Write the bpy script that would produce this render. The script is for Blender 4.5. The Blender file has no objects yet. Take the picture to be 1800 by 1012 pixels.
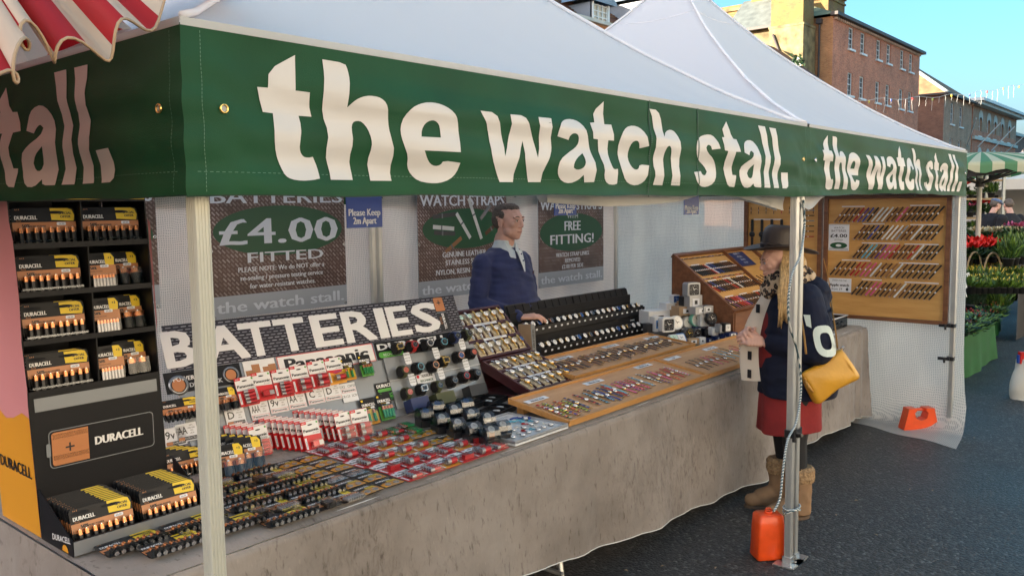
import bpy, bmesh, math, random
from mathutils import Matrix, Vector, noise
R = math.radians
PI = math.pi
rnd = random.Random(11)
sc = bpy.context.scene
C = sc.collection
FPX, YAW, PITCH, ROLL = 1494.12, 0.702673, 0.096115, -0.0128777
CAM = Vector((-0.838, -1.4975, 1.704))
_F = Vector((math.cos(YAW)*math.cos(PITCH), math.sin(YAW)*math.cos(PITCH), -math.sin(PITCH)))
_R0 = Vector((math.sin(YAW), -math.cos(YAW), 0)); _U0 = _R0.cross(_F)
_R = math.cos(ROLL)*_R0 + math.sin(ROLL)*_U0
_U = -math.sin(ROLL)*_R0 + math.cos(ROLL)*_U0
cd = bpy.data.cameras.new('camera'); cam = bpy.data.objects.new('camera', cd); C.objects.link(cam)
cd.sensor_width = 36; cd.lens = FPX/1800*36; cd.clip_start = 0.05; cd.clip_end = 2000
cam.matrix_world = Matrix(((_R.x, _U.x, -_F.x, CAM.x), (_R.y, _U.y, -_F.y, CAM.y), (_R.z, _U.z, -_F.z, CAM.z), (0, 0, 0, 1)))
sc.camera = cam
SUN_EL, SUN_AZ = R(16.5), R(-52)          # azimuth from +Y towards +X
w = bpy.data.worlds.new('World'); sc.world = w; w.use_nodes = True
nt = w.node_tree
sky = nt.nodes.new('ShaderNodeTexSky'); sky.sky_type = 'NISHITA'; sky.sun_disc = False
sky.sun_elevation = SUN_EL; sky.sun_rotation = SUN_AZ; sky.air_density = 0.75; sky.dust_density = 6.0; sky.ozone_density = 2.5
hsv = nt.nodes.new('ShaderNodeHueSaturation'); hsv.inputs['Hue'].default_value = .475; hsv.inputs['Saturation'].default_value = 1.55
gam = nt.nodes.new('ShaderNodeGamma'); gam.inputs['Gamma'].default_value = .7; nt.links.new(sky.outputs[0], gam.inputs['Color'])
nt.links.new(gam.outputs[0], hsv.inputs['Color']); nt.links.new(hsv.outputs[0], nt.nodes['Background'].inputs[0])
nt.nodes['Background'].inputs[1].default_value = 0.143
sd = bpy.data.lights.new('sun', 'SUN'); sd.energy = 5.0; sd.angle = R(0.5); sd.color = (1, .86, .66)
sun = bpy.data.objects.new('sun', sd); C.objects.link(sun)
SDIR = Vector((math.sin(SUN_AZ)*math.cos(SUN_EL), math.cos(SUN_AZ)*math.cos(SUN_EL), math.sin(SUN_EL)))
sun.rotation_euler = SDIR.to_track_quat('Z', 'Y').to_euler()
sc.view_settings.view_transform = 'Standard'; sc.view_settings.look = 'None'
sc.view_settings.exposure = 2.4; sc.view_settings.gamma = 1.0
sc.cycles.max_bounces = 8; sc.cycles.transparent_max_bounces = 12; sc.cycles.diffuse_bounces = 4
sc.cycles.caustics_reflective = False; sc.cycles.caustics_refractive = False
def at(px, py, axis, val):
 """point of a known plane (axis = val) seen at a photo position"""
 d = _F + _R*((px-900)/FPX) - _U*((py-506)/FPX)
 return CAM + d*((val-CAM[axis])/d[axis])
class Frame:
 def __init__(s, O, A, B):
  s.O = Vector(O); s.U = (Vector(A)-s.O).normalized(); V = Vector(B)-s.O
  s.N = s.U.cross(V).normalized(); s.V = s.N.cross(s.U)
  s.w = (Vector(A)-s.O).length; s.h = V.dot(s.V)
 def pix(s, px, py, off=0):
  d = _F + _R*((px-900)/FPX) - _U*((py-506)/FPX)
  P = CAM + d*(((s.O+s.N*off)-CAM).dot(s.N)/d.dot(s.N))
  return (P-s.O).dot(s.U), (P-s.O).dot(s.V)
 def mat(s, u=0, v=0, n=0, rot=0):
  P = s.O+s.U*u+s.V*v+s.N*n
  m = Matrix(((s.U.x, s.V.x, s.N.x, P.x), (s.U.y, s.V.y, s.N.y, P.y), (s.U.z, s.V.z, s.N.z, P.z), (0, 0, 0, 1)))
  return m @ Matrix.Rotation(rot, 4, 'Z')
def T(x=0, y=0, z=0, rz=0, rx=0, ry=0, s=1):
 return Matrix.Translation((x, y, z)) @ Matrix.Rotation(rz, 4, 'Z') @ Matrix.Rotation(rx, 4, 'X') @ Matrix.Rotation(ry, 4, 'Y') @ Matrix.Scale(s, 4)
I4 = Matrix.Identity(4)
MATS = {}
def mat(name, col=(.5, .5, .5), rough=.6, metal=0, var=.0, vs=6, bump=0, bs=60, trans=0, spec=None, emit=0, coat=0, sheen=0):
 if name in MATS: return MATS[name]
 m = bpy.data.materials.new(name); m.use_nodes = True; MATS[name] = m
 n = m.node_tree; b = n.nodes['Principled BSDF']
 b.inputs['Base Color'].default_value = (*col, 1); b.inputs['Roughness'].default_value = rough; b.inputs['Metallic'].default_value = metal
 if spec is not None: b.inputs['Specular IOR Level'].default_value = spec
 if coat: b.inputs['Coat Weight'].default_value = coat; b.inputs['Coat Roughness'].default_value = .15
 if sheen: b.inputs['Sheen Weight'].default_value = sheen
 if emit: b.inputs['Emission Color'].default_value = (*col, 1); b.inputs['Emission Strength'].default_value = emit
 if trans: b.inputs['Transmission Weight'].default_value = trans
 if var or bump:
  tc = n.nodes.new('ShaderNodeTexCoord')
 if var:
  t = n.nodes.new('ShaderNodeTexNoise'); t.inputs['Scale'].default_value = vs; t.inputs['Detail'].default_value = 6
  n.links.new(tc.outputs['Object'], t.inputs['Vector'])
  r = n.nodes.new('ShaderNodeValToRGB')
  r.color_ramp.elements[0].position = .3; r.color_ramp.elements[1].position = .7
  r.color_ramp.elements[0].color = (*[max(0, c*(1-var)) for c in col], 1); r.color_ramp.elements[1].color = (*[min(1, c*(1+var)) for c in col], 1)
  n.links.new(t.outputs['Fac'], r.inputs['Fac']); n.links.new(r.outputs['Color'], b.inputs['Base Color'])
 if bump:
  t2 = n.nodes.new('ShaderNodeTexNoise'); t2.inputs['Scale'].default_value = bs; t2.inputs['Detail'].default_value = 4
  n.links.new(tc.outputs['Object'], t2.inputs['Vector'])
  bu = n.nodes.new('ShaderNodeBump'); bu.inputs['Strength'].default_value = bump; bu.inputs['Distance'].default_value = .01
  n.links.new(t2.outputs['Fac'], bu.inputs['Height']); n.links.new(bu.outputs['Normal'], b.inputs['Normal'])
 return m
def nodes_of(name, rough=.6, **k):
 m = mat(name, rough=rough, **k); n = m.node_tree
 return m, n, n.nodes['Principled BSDF'], (lambda t, **kw: _nn(n, t, kw)), n.links.new
def _nn(n, t, kw):
 x = n.nodes.new('ShaderNode'+t)
 for k, v in kw.items():
  if k in x.inputs: x.inputs[k].default_value = v
  else: setattr(x, k, v)
 return x
def ramp(n, stops, interp='LINEAR'):
 r = n.nodes.new('ShaderNodeValToRGB'); cr = r.color_ramp; cr.interpolation = interp
 while len(cr.elements) < len(stops): cr.elements.new(.5)
 for e, (p, c) in zip(cr.elements, stops): e.position = p; e.color = (*c, 1) if len(c) == 3 else c
 return r
_TXT = {}
def text_data(s, bold=.0):
 key = (s, bold)
 if key not in _TXT:
  c = bpy.data.curves.new('txt', 'FONT'); c.body = s; c.size = 1; c.resolution_u = 2; c.offset = bold; c.align_x = 'CENTER'
  o = bpy.data.objects.new('txt', c); me = o.to_mesh()
  vs = [tuple(v.co[:2]) for v in me.vertices]; fs = [tuple(p.vertices) for p in me.polygons]
  o.to_mesh_clear(); bpy.data.objects.remove(o); bpy.data.curves.remove(c)
  xs = [v[0] for v in vs] or [0]; ys = [v[1] for v in vs] or [0]
  _TXT[key] = (vs, fs, min(xs), max(xs), min(ys), max(ys))
 return _TXT[key]
class MB:
 def __init__(s, M=None):
  s.v = []; s.f = []; s.mi = []; s.sm = []; s.mats = []; s.M = M or I4
 def _m(s, m):
  if isinstance(m, str): m = MATS[m]
  if m not in s.mats: s.mats.append(m)
  return s.mats.index(m)
 def add(s, vs, fs, m, M=None, smooth=False):
  k = len(s.v); MM = s.M @ M if M is not None else s.M; mi = s._m(m)
  s.v.extend(MM @ Vector(q) for q in vs)
  for f in fs: s.f.append(tuple(i+k for i in f)); s.mi.append(mi); s.sm.append(smooth)
  return s
 def box(s, x, y, z, a, b, c, m, M=None):
  a /= 2; b /= 2; c /= 2
  vs = [(x+i*a, y+j*b, z+k*c) for i in (-1, 1) for j in (-1, 1) for k in (-1, 1)]
  return s.add(vs, [(0, 1, 3, 2), (4, 6, 7, 5), (0, 4, 5, 1), (2, 3, 7, 6), (0, 2, 6, 4), (1, 5, 7, 3)], m, M)
 def rbox(s, x, y, z, a, b, c, r, m, M=None, axis=2, n=3):
  """box with rounded vertical (or other) edges"""
  pts = []
  d = [(a, b), (b, c), (a, c)][[2, 0, 1].index(axis)] if axis != 2 else (a, b)
  if axis == 0: d = (b, c)
  if axis == 1: d = (a, c)
  for qx, qy, a0 in ((1, 1, 0), (-1, 1, 90), (-1, -1, 180), (1, -1, 270)):
   for i in range(n+1):
    t = R(a0+90*i/n); pts.append((qx*(d[0]/2-r)+r*math.cos(t), qy*(d[1]/2-r)+r*math.sin(t)))
  th = (c, a, b)[[2, 0, 1].index(axis)]
  K = {2: I4, 0: Matrix(((0, 0, 1, 0), (1, 0, 0, 0), (0, 1, 0, 0), (0, 0, 0, 1))), 1: Matrix(((1, 0, 0, 0), (0, 0, -1, 0), (0, 1, 0, 0), (0, 0, 0, 1)))}[axis]
  return s.prism(pts, -th/2, th/2, m, (M or I4) @ Matrix.Translation((x, y, z)) @ K)
 def prism(s, pts, z0, z1, m, M=None, smooth=False):
  n = len(pts)
  vs = [(p[0], p[1], z0) for p in pts]+[(p[0], p[1], z1) for p in pts]
  fs = [tuple(range(n-1, -1, -1)), tuple(range(n, 2*n))]
  s.add(vs, fs, m, M)
  return s.add(vs, [(i, (i+1) % n, (i+1) % n+n, i+n) for i in range(n)], m, M, smooth)
 def poly(s, pts, m, M=None): return s.add([(*p, 0) if len(p) == 2 else p for p in pts], [tuple(range(len(pts)))], m, M)
 def rect(s, x0, y0, x1, y1, z, m, M=None): return s.add([(x0, y0, z), (x1, y0, z), (x1, y1, z), (x0, y1, z)], [(0, 1, 2, 3)], m, M)
 def cyl(s, p0, p1, r0, r1, n, m, M=None, caps=True, smooth=True):
  p0 = Vector(p0); p1 = Vector(p1); d = (p1-p0)
  if d.length < 1e-9: return s
  q = d.to_track_quat('Z', 'Y').to_matrix(); vs = []
  for p, r in ((p0, r0), (p1, r1)):
   for i in range(n):
    a = 2*PI*i/n; vs.append(p+q @ Vector((r*math.cos(a), r*math.sin(a), 0)))
  s.add(vs, [(i, (i+1) % n, (i+1) % n+n, i+n) for i in range(n)], m, M, smooth)
  if caps: s.add(vs, [tuple(range(n-1, -1, -1)), tuple(range(n, 2*n))], m, M)
  return s
 def tube(s, pts, r, n, m, M=None, flat=1.0, caps=True):
  pts = [Vector(p) for p in pts]; vs = []; fs = []; up = None
  for i, p in enumerate(pts):
   t = (pts[min(i+1, len(pts)-1)]-pts[max(i-1, 0)]).normalized()
   if up is None: up = Vector((0, 0, 1)) if abs(t.z) < .9 else Vector((1, 0, 0))
   a = t.cross(up).normalized(); b = a.cross(t); up = b
   rr = r[i] if isinstance(r, (list, tuple)) else r
   for k in range(n):
    q = 2*PI*k/n; vs.append(p+a*(rr*math.cos(q))+b*(rr*flat*math.sin(q)))
  L = len(pts)
  for i in range(L-1):
   for k in range(n): fs.append((i*n+k, i*n+(k+1) % n, (i+1)*n+(k+1) % n, (i+1)*n+k))
  if caps: fs += [tuple(range(n-1, -1, -1)), tuple(range((L-1)*n, L*n))]
  return s.add(vs, fs, m, M, True)
 def lathe(s, prof, n, m, M=None, smooth=True, arc=2*PI):
  vs = []; fs = []; L = len(prof)
  for i in range(n):
   a = arc*i/n
   for (r, z) in prof: vs.append((r*math.cos(a), r*math.sin(a), z))
  for i in range(n):
   j = (i+1) % n
   for k in range(L-1): fs.append((i*L+k, j*L+k, j*L+k+1, i*L+k+1))
  return s.add(vs, fs, m, M, smooth)
 def grid(s, fn, nu, nv, m, M=None, smooth=True):
  vs = [fn(i/nu, j/nv) for j in range(nv+1) for i in range(nu+1)]
  fs = [(j*(nu+1)+i, j*(nu+1)+i+1, (j+1)*(nu+1)+i+1, (j+1)*(nu+1)+i) for j in range(nv) for i in range(nu)]
  return s.add(vs, fs, m, M, smooth)
 def text(s, t, cx, y, h, m, z=0, width=None, M=None, bold=0.0, heavy=0, maxw=None):
  """centred text, h = cap height, optional exact width; heavy = extra shifted layers for a bolder face"""
  vs, fs, x0, x1, y0, y1 = text_data(t, bold)
  if not vs: return s
  k = h/.72; kx = k
  if width: kx = width/(x1-x0)
  if maxw and kx*(x1-x0) > maxw: kx = maxw/(x1-x0)
  mid = (x0+x1)/2
  sh = [0] if not heavy else [-heavy, 0, heavy]
  for i, d in enumerate(sh):
   s.add([((q[0]-mid)*kx+cx+d*h, q[1]*k+y, z+i*.0002) for q in vs], fs, m, M)
  return s
 def mesh(s, name='mesh', merge=False):
  me = bpy.data.meshes.new(name); me.from_pydata([tuple(v) for v in s.v], [], s.f)
  for m in s.mats: me.materials.append(m)
  me.polygons.foreach_set('material_index', s.mi); me.polygons.foreach_set('use_smooth', s.sm)
  me.update()
  if merge:
   b = bmesh.new(); b.from_mesh(me); bmesh.ops.remove_doubles(b, verts=b.verts, dist=1e-5); b.to_mesh(me); b.free()
  return me
 def build(s, name, parent=None, M=None, label=None, merge=False):
  o = bpy.data.objects.new(name, s.mesh(name, merge)); C.objects.link(o)
  if parent: o.parent = parent
  if M is not None: o.matrix_local = M if parent else M
  if label: o['label'] = label
  return o
def inst(name, me, parent=None, M=None, label=None):
 o = bpy.data.objects.new(name, me); C.objects.link(o)
 if parent: o.parent = parent
 if M is not None: o.matrix_local = M
 if label: o['label'] = label
 return o
def tag(o, label, cat, group=None):
 o['label'] = label; o['category'] = cat
 if group: o['group'] = group
 return o
def thing(name, label, cat, M=None, group=None):
 o = bpy.data.objects.new(name, None); C.objects.link(o); o.empty_display_size = .05
 if M is not None: o.matrix_world = M
 return tag(o, label, cat, group)
def struct(o, kind='structure'): o['kind'] = kind; return o
def copy_tree(o, parent=None):
 c = o.copy(); C.objects.link(c); c.parent = parent
 for ch in o.children: copy_tree(ch, c)
 return c
def dup(root, M, label, group=None):
 c = copy_tree(root); c.matrix_world = M; c['label'] = label
 if group: c['group'] = group
 return c
class Proto:
 """first call uses the built thing, later calls copy it"""
 def __init__(s, root): s.root = root; s.used = False; s.tree = None
 def put(s, M, label, group=None):
  if s.used: return dup(s.root, M, label, group)
  s.used = True; s.root.matrix_world = M; s.root['label'] = label
  if group: s.root['group'] = group
  return s.root
ORD = ['first', 'second', 'third', 'fourth', 'fifth', 'sixth', 'seventh', 'eighth', 'ninth', 'tenth', 'eleventh', 'twelfth', 'thirteenth', 'fourteenth', 'fifteenth', 'sixteenth', 'seventeenth', 'eighteenth', 'nineteenth', 'twentieth', 'twenty-first', 'twenty-second', 'twenty-third', 'twenty-fourth']
def lerp(a, b, t): return a+(b-a)*t
mat('white_print', (.78, .77, .76), .45); mat('black_print', (.015, .015, .017), .4)
mat('copper_print', (.50, .20, .075), .35); mat('copper_metal', (.62, .27, .12), .25, .85); mat('black_card', (.011, .011, .013), .4, spec=.25)
mat('yellow_print', (.80, .56, .02), .45); mat('orange_print', (.75, .33, .02), .45); mat('red_print', (.60, .015, .02), .35); mat('pink_print', (.68, .28, .30), .5)
mat('grey_print', (.42, .44, .47), .4); mat('silver_strip', (.33, .35, .37), .25, .5); mat('green_print', (.09, .36, .05), .4); mat('deep_green_print', (.012, .085, .035), .4)
mat('steel', (.62, .62, .62), .22, .95); mat('gold', (.78, .52, .17), .22, .95); mat('rose_gold', (.70, .38, .24), .25, .9)
mat('dial_white', (.82, .81, .78), .3, coat=.6); mat('dial_black', (.02, .02, .025), .15, coat=.6); mat('dial_blue', (.03, .08, .25), .2, coat=.6); mat('dial_red', (.45, .10, .07), .2, coat=.5); mat('dial_pale_green', (.55, .75, .62), .25, coat=.5)
mat('black_velvet', (.010, .010, .012), .9); mat('black_plastic', (.014, .014, .016), .32); mat('dark_grey_plastic', (.05, .05, .055), .4)
mat('cream_pad', (.62, .54, .40), .7, var=.08, vs=30); mat('burgundy_leatherette', (.055, .014, .018), .38, bump=.15, bs=300)
mat('price_card', (.74, .76, .80), .5)
mat('aluminium', (.52, .53, .52), .34, .75, var=.06, vs=9); mat('painted_aluminium', (.50, .49, .42), .42, .15, var=.05, vs=5)
mat('blue_sign', (.008, .055, .30), .35); mat('navy_card', (.015, .03, .12), .4)
mat('clear_plastic', (.9, .92, .95), .12, trans=.9, spec=.5)
mat('orange_plastic', (.86, .085, .012), .36, var=.12, vs=9, bump=.25, bs=25, coat=.15)
mat('strap_black', (.016, .014, .014), .5); mat('strap_brown', (.10, .038, .016), .5); mat('strap_tan', (.28, .13, .055), .5); mat('strap_dark_brown', (.04, .018, .010), .5)
mat('strap_red', (.42, .018, .02), .45); mat('strap_blue', (.02, .05, .25), .5); mat('strap_pink', (.62, .10, .22), .45); mat('strap_light_blue', (.12, .38, .50), .5)
mat('strap_white', (.66, .66, .63), .5); mat('strap_lime', (.42, .52, .05), .5); mat('strap_purple', (.10, .03, .16), .5); mat('strap_olive', (.07, .08, .035), .6); mat('strap_grey', (.25, .26, .28), .5); mat('strap_orange', (.65, .20, .03), .5)
mat('skin', (.68, .39, .30), .5, var=.10, vs=18, bump=.06, bs=120); mat('lip', (.38, .11, .09), .45); mat('eye_white', (.6, .58, .55), .3); mat('eye_dark', (.03, .025, .02), .2)
mat('hair_brown', (.07, .045, .028), .7, var=.3, vs=90); mat('hair_grey', (.13, .10, .08), .75, var=.35, vs=120); mat('hair_blonde', (.50, .32, .14), .5, var=.35, vs=60)
mat('navy_knit', (.016, .025, .095), .85, var=.12, vs=14, bump=.2, bs=180, sheen=.15); mat('shirt_white', (.60, .66, .68), .8, var=.05, vs=20)
mat('navy_nylon', (.010, .013, .030), .8, var=.15, vs=12, bump=.3, bs=30, spec=.25); mat('dark_fabric', (.006, .007, .012), .6)
mat('red_wool', (.25, .018, .018), .85, var=.12, vs=14, bump=.15, bs=100); mat('tights', (.008, .008, .010), .75); mat('denim', (.02, .03, .06), .8)
mat('suede', (.27, .16, .085), .9, var=.15, vs=14, bump=.1, bs=80); mat('fleece', (.36, .23, .12), .95, var=.25, vs=60, bump=.8, bs=90); mat('boot_sole', (.12, .075, .045), .8)
mat('hat_leather', (.040, .026, .020), .45, var=.25, vs=10, bump=.15, bs=60); mat('mustard_leather', (.62, .30, .025), .38, var=.10, vs=10, bump=.15, bs=60); mat('tan_leather', (.50, .24, .05), .45)
mat('zip_cream', (.62, .54, .46), .6); mat('reflective_white', (.62, .68, .60), .5)
mat('cup_red', (.55, .05, .04), .5)
mat('mint_plastic', (.22, .62, .48), .3, coat=.3); mat('white_plastic', (.68, .69, .70), .3); mat('silver_plastic', (.42, .43, .45), .3, .4); mat('carton', (.40, .27, .16), .7, var=.08); mat('blue_plastic', (.06, .20, .50), .3)
mat('hook_wood', (.45, .28, .12), .6)
def wood(name, c0, c1, rough=.45, scale=3, axis='X'):
 m, n, b, N, L = nodes_of(name, rough=rough)
 tc = N('TexCoord'); mp = N('Mapping')
 mp.inputs['Scale'].default_value = {'X': (1, 9, 9), 'Y': (9, 1, 9), 'Z': (9, 9, 1)}[axis]
 no = N('TexNoise', Scale=scale, Detail=8, Roughness=.6); L(tc.outputs['Object'], mp.inputs[0]); L(mp.outputs[0], no.inputs['Vector'])
 n2 = N('TexNoise', Scale=scale*6, Detail=3); L(mp.outputs[0], n2.inputs['Vector'])
 mx = N('Math', operation='MULTIPLY_ADD'); mx.inputs[1].default_value = .3; L(n2.outputs['Fac'], mx.inputs[0]); L(no.outputs['Fac'], mx.inputs[2])
 r = ramp(n, [(.42, c0), (.85, c1)]); L(mx.outputs[0], r.inputs[0]); L(r.outputs[0], b.inputs['Base Color'])
 return m
wood('tan_board', (.46, .235, .10), (.60, .34, .16), .5, 2.2); wood('tan_frame', (.40, .19, .055), (.55, .28, .09), .4, 4)
wood('brown_wood', (.11, .043, .02), (.24, .10, .045), .38, 3); wood('brown_wood_panel', (.12, .048, .022), (.20, .085, .04), .35, 2, 'Y')
wood('display_wood', (.42, .19, .06), (.58, .31, .12), .42, 2, 'Y'); wood('display_wood_x', (.52, .26, .07), (.66, .37, .12), .42, 2, 'X')
m, n, b, N, L = nodes_of('green_canvas', rough=.6, bump=.12, bs=500, spec=.22)
tc = N('TexCoord'); no = N('TexNoise', Scale=5, Detail=5); L(tc.outputs['Object'], no.inputs['Vector'])
r = ramp(n, [(.3, (.0065, .052, .019)), (.7, (.0095, .070, .026))]); L(no.outputs['Fac'], r.inputs[0]); L(r.outputs[0], b.inputs['Base Color'])
mat('cream_print', (.60, .56, .52), .42, var=.03, vs=6); mat('stitch', (.10, .20, .13), .7); mat('seam_dark', (.006, .035, .015), .7); mat('hem_grey', (.33, .34, .33), .7)
def cloth_trans(name, col, tw, rough=.8, **k):
 m, n, b, N, L = nodes_of(name, rough=rough, **k)
 b.inputs['Base Color'].default_value = (*col, 1)
 tr = N('BsdfTranslucent'); tr.inputs[0].default_value = (*col, 1); mx = N('MixShader'); mx.inputs[0].default_value = tw
 L(b.outputs[0], mx.inputs[1]); L(tr.outputs[0], mx.inputs[2]); L(mx.outputs[0], n.nodes['Material Output'].inputs[0])
 if 'Image' in k: pass
 return m
cloth_trans('roof_canvas', (.96, .94, .95), .48, bump=.05, bs=200); cloth_trans('white_cloth', (.62, .61, .58), .3, bump=.1, bs=9)
m, n, b, N, L = nodes_of('mesh_sheeting', rough=.35)
tc = N('TexCoord'); dn = N('TexNoise', Scale=14, Detail=2); L(tc.outputs['UV'], dn.inputs['Vector']); dm = N('VectorMath', operation='MULTIPLY_ADD'); dm.inputs[1].default_value = (.022, .022, 0); L(dn.outputs['Color'], dm.inputs[0]); L(tc.outputs['UV'], dm.inputs[2]); sx = N('SeparateXYZ'); L(dm.outputs[0], sx.inputs[0])
outs = []
for ax in (0, 1):
 f = N('Math', operation='MULTIPLY'); f.inputs[1].default_value = 78; L(sx.outputs[ax], f.inputs[0])
 g = N('Math', operation='FRACT'); L(f.outputs[0], g.inputs[0])
 h = N('Math', operation='LESS_THAN'); h.inputs[1].default_value = .42; L(g.outputs[0], h.inputs[0]); outs.append(h)
mxm = N('Math', operation='MAXIMUM'); L(outs[0].outputs[0], mxm.inputs[0]); L(outs[1].outputs[0], mxm.inputs[1])
mr = N('MapRange'); mr.inputs['To Min'].default_value = .88; mr.inputs['To Max'].default_value = .97; L(mxm.outputs[0], mr.inputs['Value'])
nz = N('TexNoise', Scale=2.2, Detail=5, Distortion=.4); mp = N('Mapping'); mp.inputs['Scale'].default_value = (2.2, 1, 1); L(tc.outputs['UV'], mp.inputs[0]); L(mp.outputs[0], nz.inputs['Vector'])
rp = ramp(n, [(.3, (.88, .81, .73)), (.62, (1, .93, .83))]); L(nz.outputs['Fac'], rp.inputs[0]); tm = N('MapRange'); tm.inputs['To Min'].default_value = .74; tm.inputs['To Max'].default_value = 1.0; L(mxm.outputs[0], tm.inputs['Value']); mc = N('MixRGB', blend_type='MULTIPLY'); mc.inputs[0].default_value = 1; L(rp.outputs[0], mc.inputs[1]); L(tm.outputs[0], mc.inputs[2]); L(mc.outputs[0], b.inputs['Base Color'])
bu = N('Bump', Strength=.25, Distance=.01); L(nz.outputs['Fac'], bu.inputs['Height']); L(bu.outputs[0], b.inputs['Normal'])
tl = N('BsdfTranslucent'); L(mc.outputs[0], tl.inputs[0]); m1 = N('MixShader'); m1.inputs[0].default_value = .5; L(b.outputs[0], m1.inputs[1]); L(tl.outputs[0], m1.inputs[2])
tp = N('BsdfTransparent'); m2 = N('MixShader'); L(mr.outputs[0], m2.inputs[0]); L(tp.outputs[0], m2.inputs[1]); L(m1.outputs[0], m2.inputs[2]); L(m2.outputs[0], n.nodes['Material Output'].inputs[0])
m, n, b, N, L = nodes_of('blister', rough=.08)
tp = N('BsdfTransparent'); gl = N('BsdfGlossy'); gl.inputs['Roughness'].default_value = .12; fr = N('Fresnel', IOR=1.5)
ad = N('Math', operation='MULTIPLY_ADD'); ad.inputs[1].default_value = .55; ad.inputs[2].default_value = .03; L(fr.outputs[0], ad.inputs[0])
mx = N('MixShader'); L(ad.outputs[0], mx.inputs[0]); L(tp.outputs[0], mx.inputs[1]); L(gl.outputs[0], mx.inputs[2]); L(mx.outputs[0], n.nodes['Material Output'].inputs[0])
m, n, b, N, L = nodes_of('smoked_blister', rough=.08)
tp = N('BsdfTransparent'); tp.inputs[0].default_value = (.55, .57, .58, 1); gl = N('BsdfGlossy'); gl.inputs['Roughness'].default_value = .1; gl.inputs[0].default_value = (.8, .83, .88, 1)
mx = N('MixShader'); mx.inputs[0].default_value = .12; L(tp.outputs[0], mx.inputs[1]); L(gl.outputs[0], mx.inputs[2]); L(mx.outputs[0], n.nodes['Material Output'].inputs[0])
m, n, b, N, L = nodes_of('plate_print', rough=.42)
tc = N('TexCoord'); mp = N('Mapping'); mp.inputs['Rotation'].default_value = (0, 0, R(45)); mp.inputs['Scale'].default_value = (1, 1, 1); L(tc.outputs['Object'], mp.inputs[0])
br = N('TexBrick', Scale=26); br.offset = .5; br.inputs['Color1'].default_value = (.46, .40, .38, 1); br.inputs['Color2'].default_value = (.17, .11, .095, 1); br.inputs['Mortar'].default_value = (.135, .078, .064, 1)
br.inputs['Mortar Size'].default_value = .19; br.inputs['Brick Width'].default_value = 1.0; br.inputs['Row Height'].default_value = .5; br.inputs['Mortar Smooth'].default_value = .5
L(mp.outputs[0], br.inputs['Vector'])
n2 = N('TexNoise', Scale=3, Detail=3); L(tc.outputs['Object'], n2.inputs['Vector']); rr = ramp(n, [(.35, (.55, .50, .48)), (.75, (1.35, 1.3, 1.3))]); L(n2.outputs['Fac'], rr.inputs[0])
mm = N('MixRGB', blend_type='MULTIPLY'); mm.inputs[0].default_value = 1; L(br.outputs[0], mm.inputs[1]); L(rr.outputs[0], mm.inputs[2]); L(mm.outputs[0], b.inputs['Base Color'])
m, n, b, N, L = nodes_of('weave_print', rough=.35)
tc = N('TexCoord'); br = N('TexBrick', Scale=20); br.offset = .5; br.inputs['Color1'].default_value = (.40, .39, .42, 1); br.inputs['Color2'].default_value = (.055, .05, .065, 1); br.inputs['Mortar'].default_value = (.02, .017, .025, 1)
br.inputs['Mortar Size'].default_value = .12; br.inputs['Brick Width'].default_value = .62; br.inputs['Row Height'].default_value = .26; br.inputs['Bias'].default_value = -.35; br.inputs['Mortar Smooth'].default_value = .3
L(tc.outputs['Object'], br.inputs['Vector']); L(br.outputs[0], b.inputs['Base Color'])
m, n, b, N, L = nodes_of('marbled_velvet', rough=.82)
tc = N('TexCoord'); a1 = N('TexNoise', Scale=2.1, Detail=9, Roughness=.62); L(tc.outputs['Object'], a1.inputs['Vector'])
r1 = ramp(n, [(.30, (.165, .138, .118)), (.48, (.235, .20, .175)), (.74, (.335, .292, .258))]); L(a1.outputs['Fac'], r1.inputs[0])
mp = N('Mapping'); mp.inputs['Rotation'].default_value = (0, R(-38), 0); mp.inputs['Scale'].default_value = (42, 14, 15); L(tc.outputs['Object'], mp.inputs[0])
a2 = N('TexNoise', Scale=1.0, Detail=7, Roughness=.68, Distortion=1.2); L(mp.outputs[0], a2.inputs['Vector']); lf_ = N('TexNoise', Scale=1.6, Detail=4); L(tc.outputs['Object'], lf_.inputs['Vector']); lm = N('MapRange'); lm.inputs['From Min'].default_value = .35; lm.inputs['From Max'].default_value = .65; lm.inputs['To Min'].default_value = -.03; lm.inputs['To Max'].default_value = .22; L(lf_.outputs['Fac'], lm.inputs['Value']); la = N('Math', operation='ADD'); L(a2.outputs['Fac'], la.inputs[0]); L(lm.outputs[0], la.inputs[1]); r2 = ramp(n, [(.28, (.45, .42, .40)), (.42, (.84, .83, .82)), (.54, (1, 1, 1))]); L(la.outputs[0], r2.inputs[0])
mpb = N('Mapping'); mpb.inputs['Scale'].default_value = (55, 30, 16); mpb.inputs['Rotation'].default_value = (0, R(-20), 0); L(tc.outputs['Object'], mpb.inputs[0])
a3 = N('TexNoise', Scale=1, Detail=3, Roughness=.6); L(mpb.outputs[0], a3.inputs['Vector']); r3 = ramp(n, [(.30, (.55, .52, .5)), (.40, (1, 1, 1)), (.66, (1, 1, 1)), (.76, (1.25, 1.23, 1.2))]); L(a3.outputs['Fac'], r3.inputs[0])
mm = N('MixRGB', blend_type='MULTIPLY'); mm.inputs[0].default_value = 1; L(r1.outputs[0], mm.inputs[1]); L(r2.outputs[0], mm.inputs[2])
m3 = N('MixRGB', blend_type='MULTIPLY'); m3.inputs[0].default_value = 1; L(mm.outputs[0], m3.inputs[1]); L(r3.outputs[0], m3.inputs[2]); L(m3.outputs[0], b.inputs['Base Color'])
bu = N('Bump', Strength=.35, Distance=.004); L(a2.outputs['Fac'], bu.inputs['Height']); L(bu.outputs[0], b.inputs['Normal'])
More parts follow.
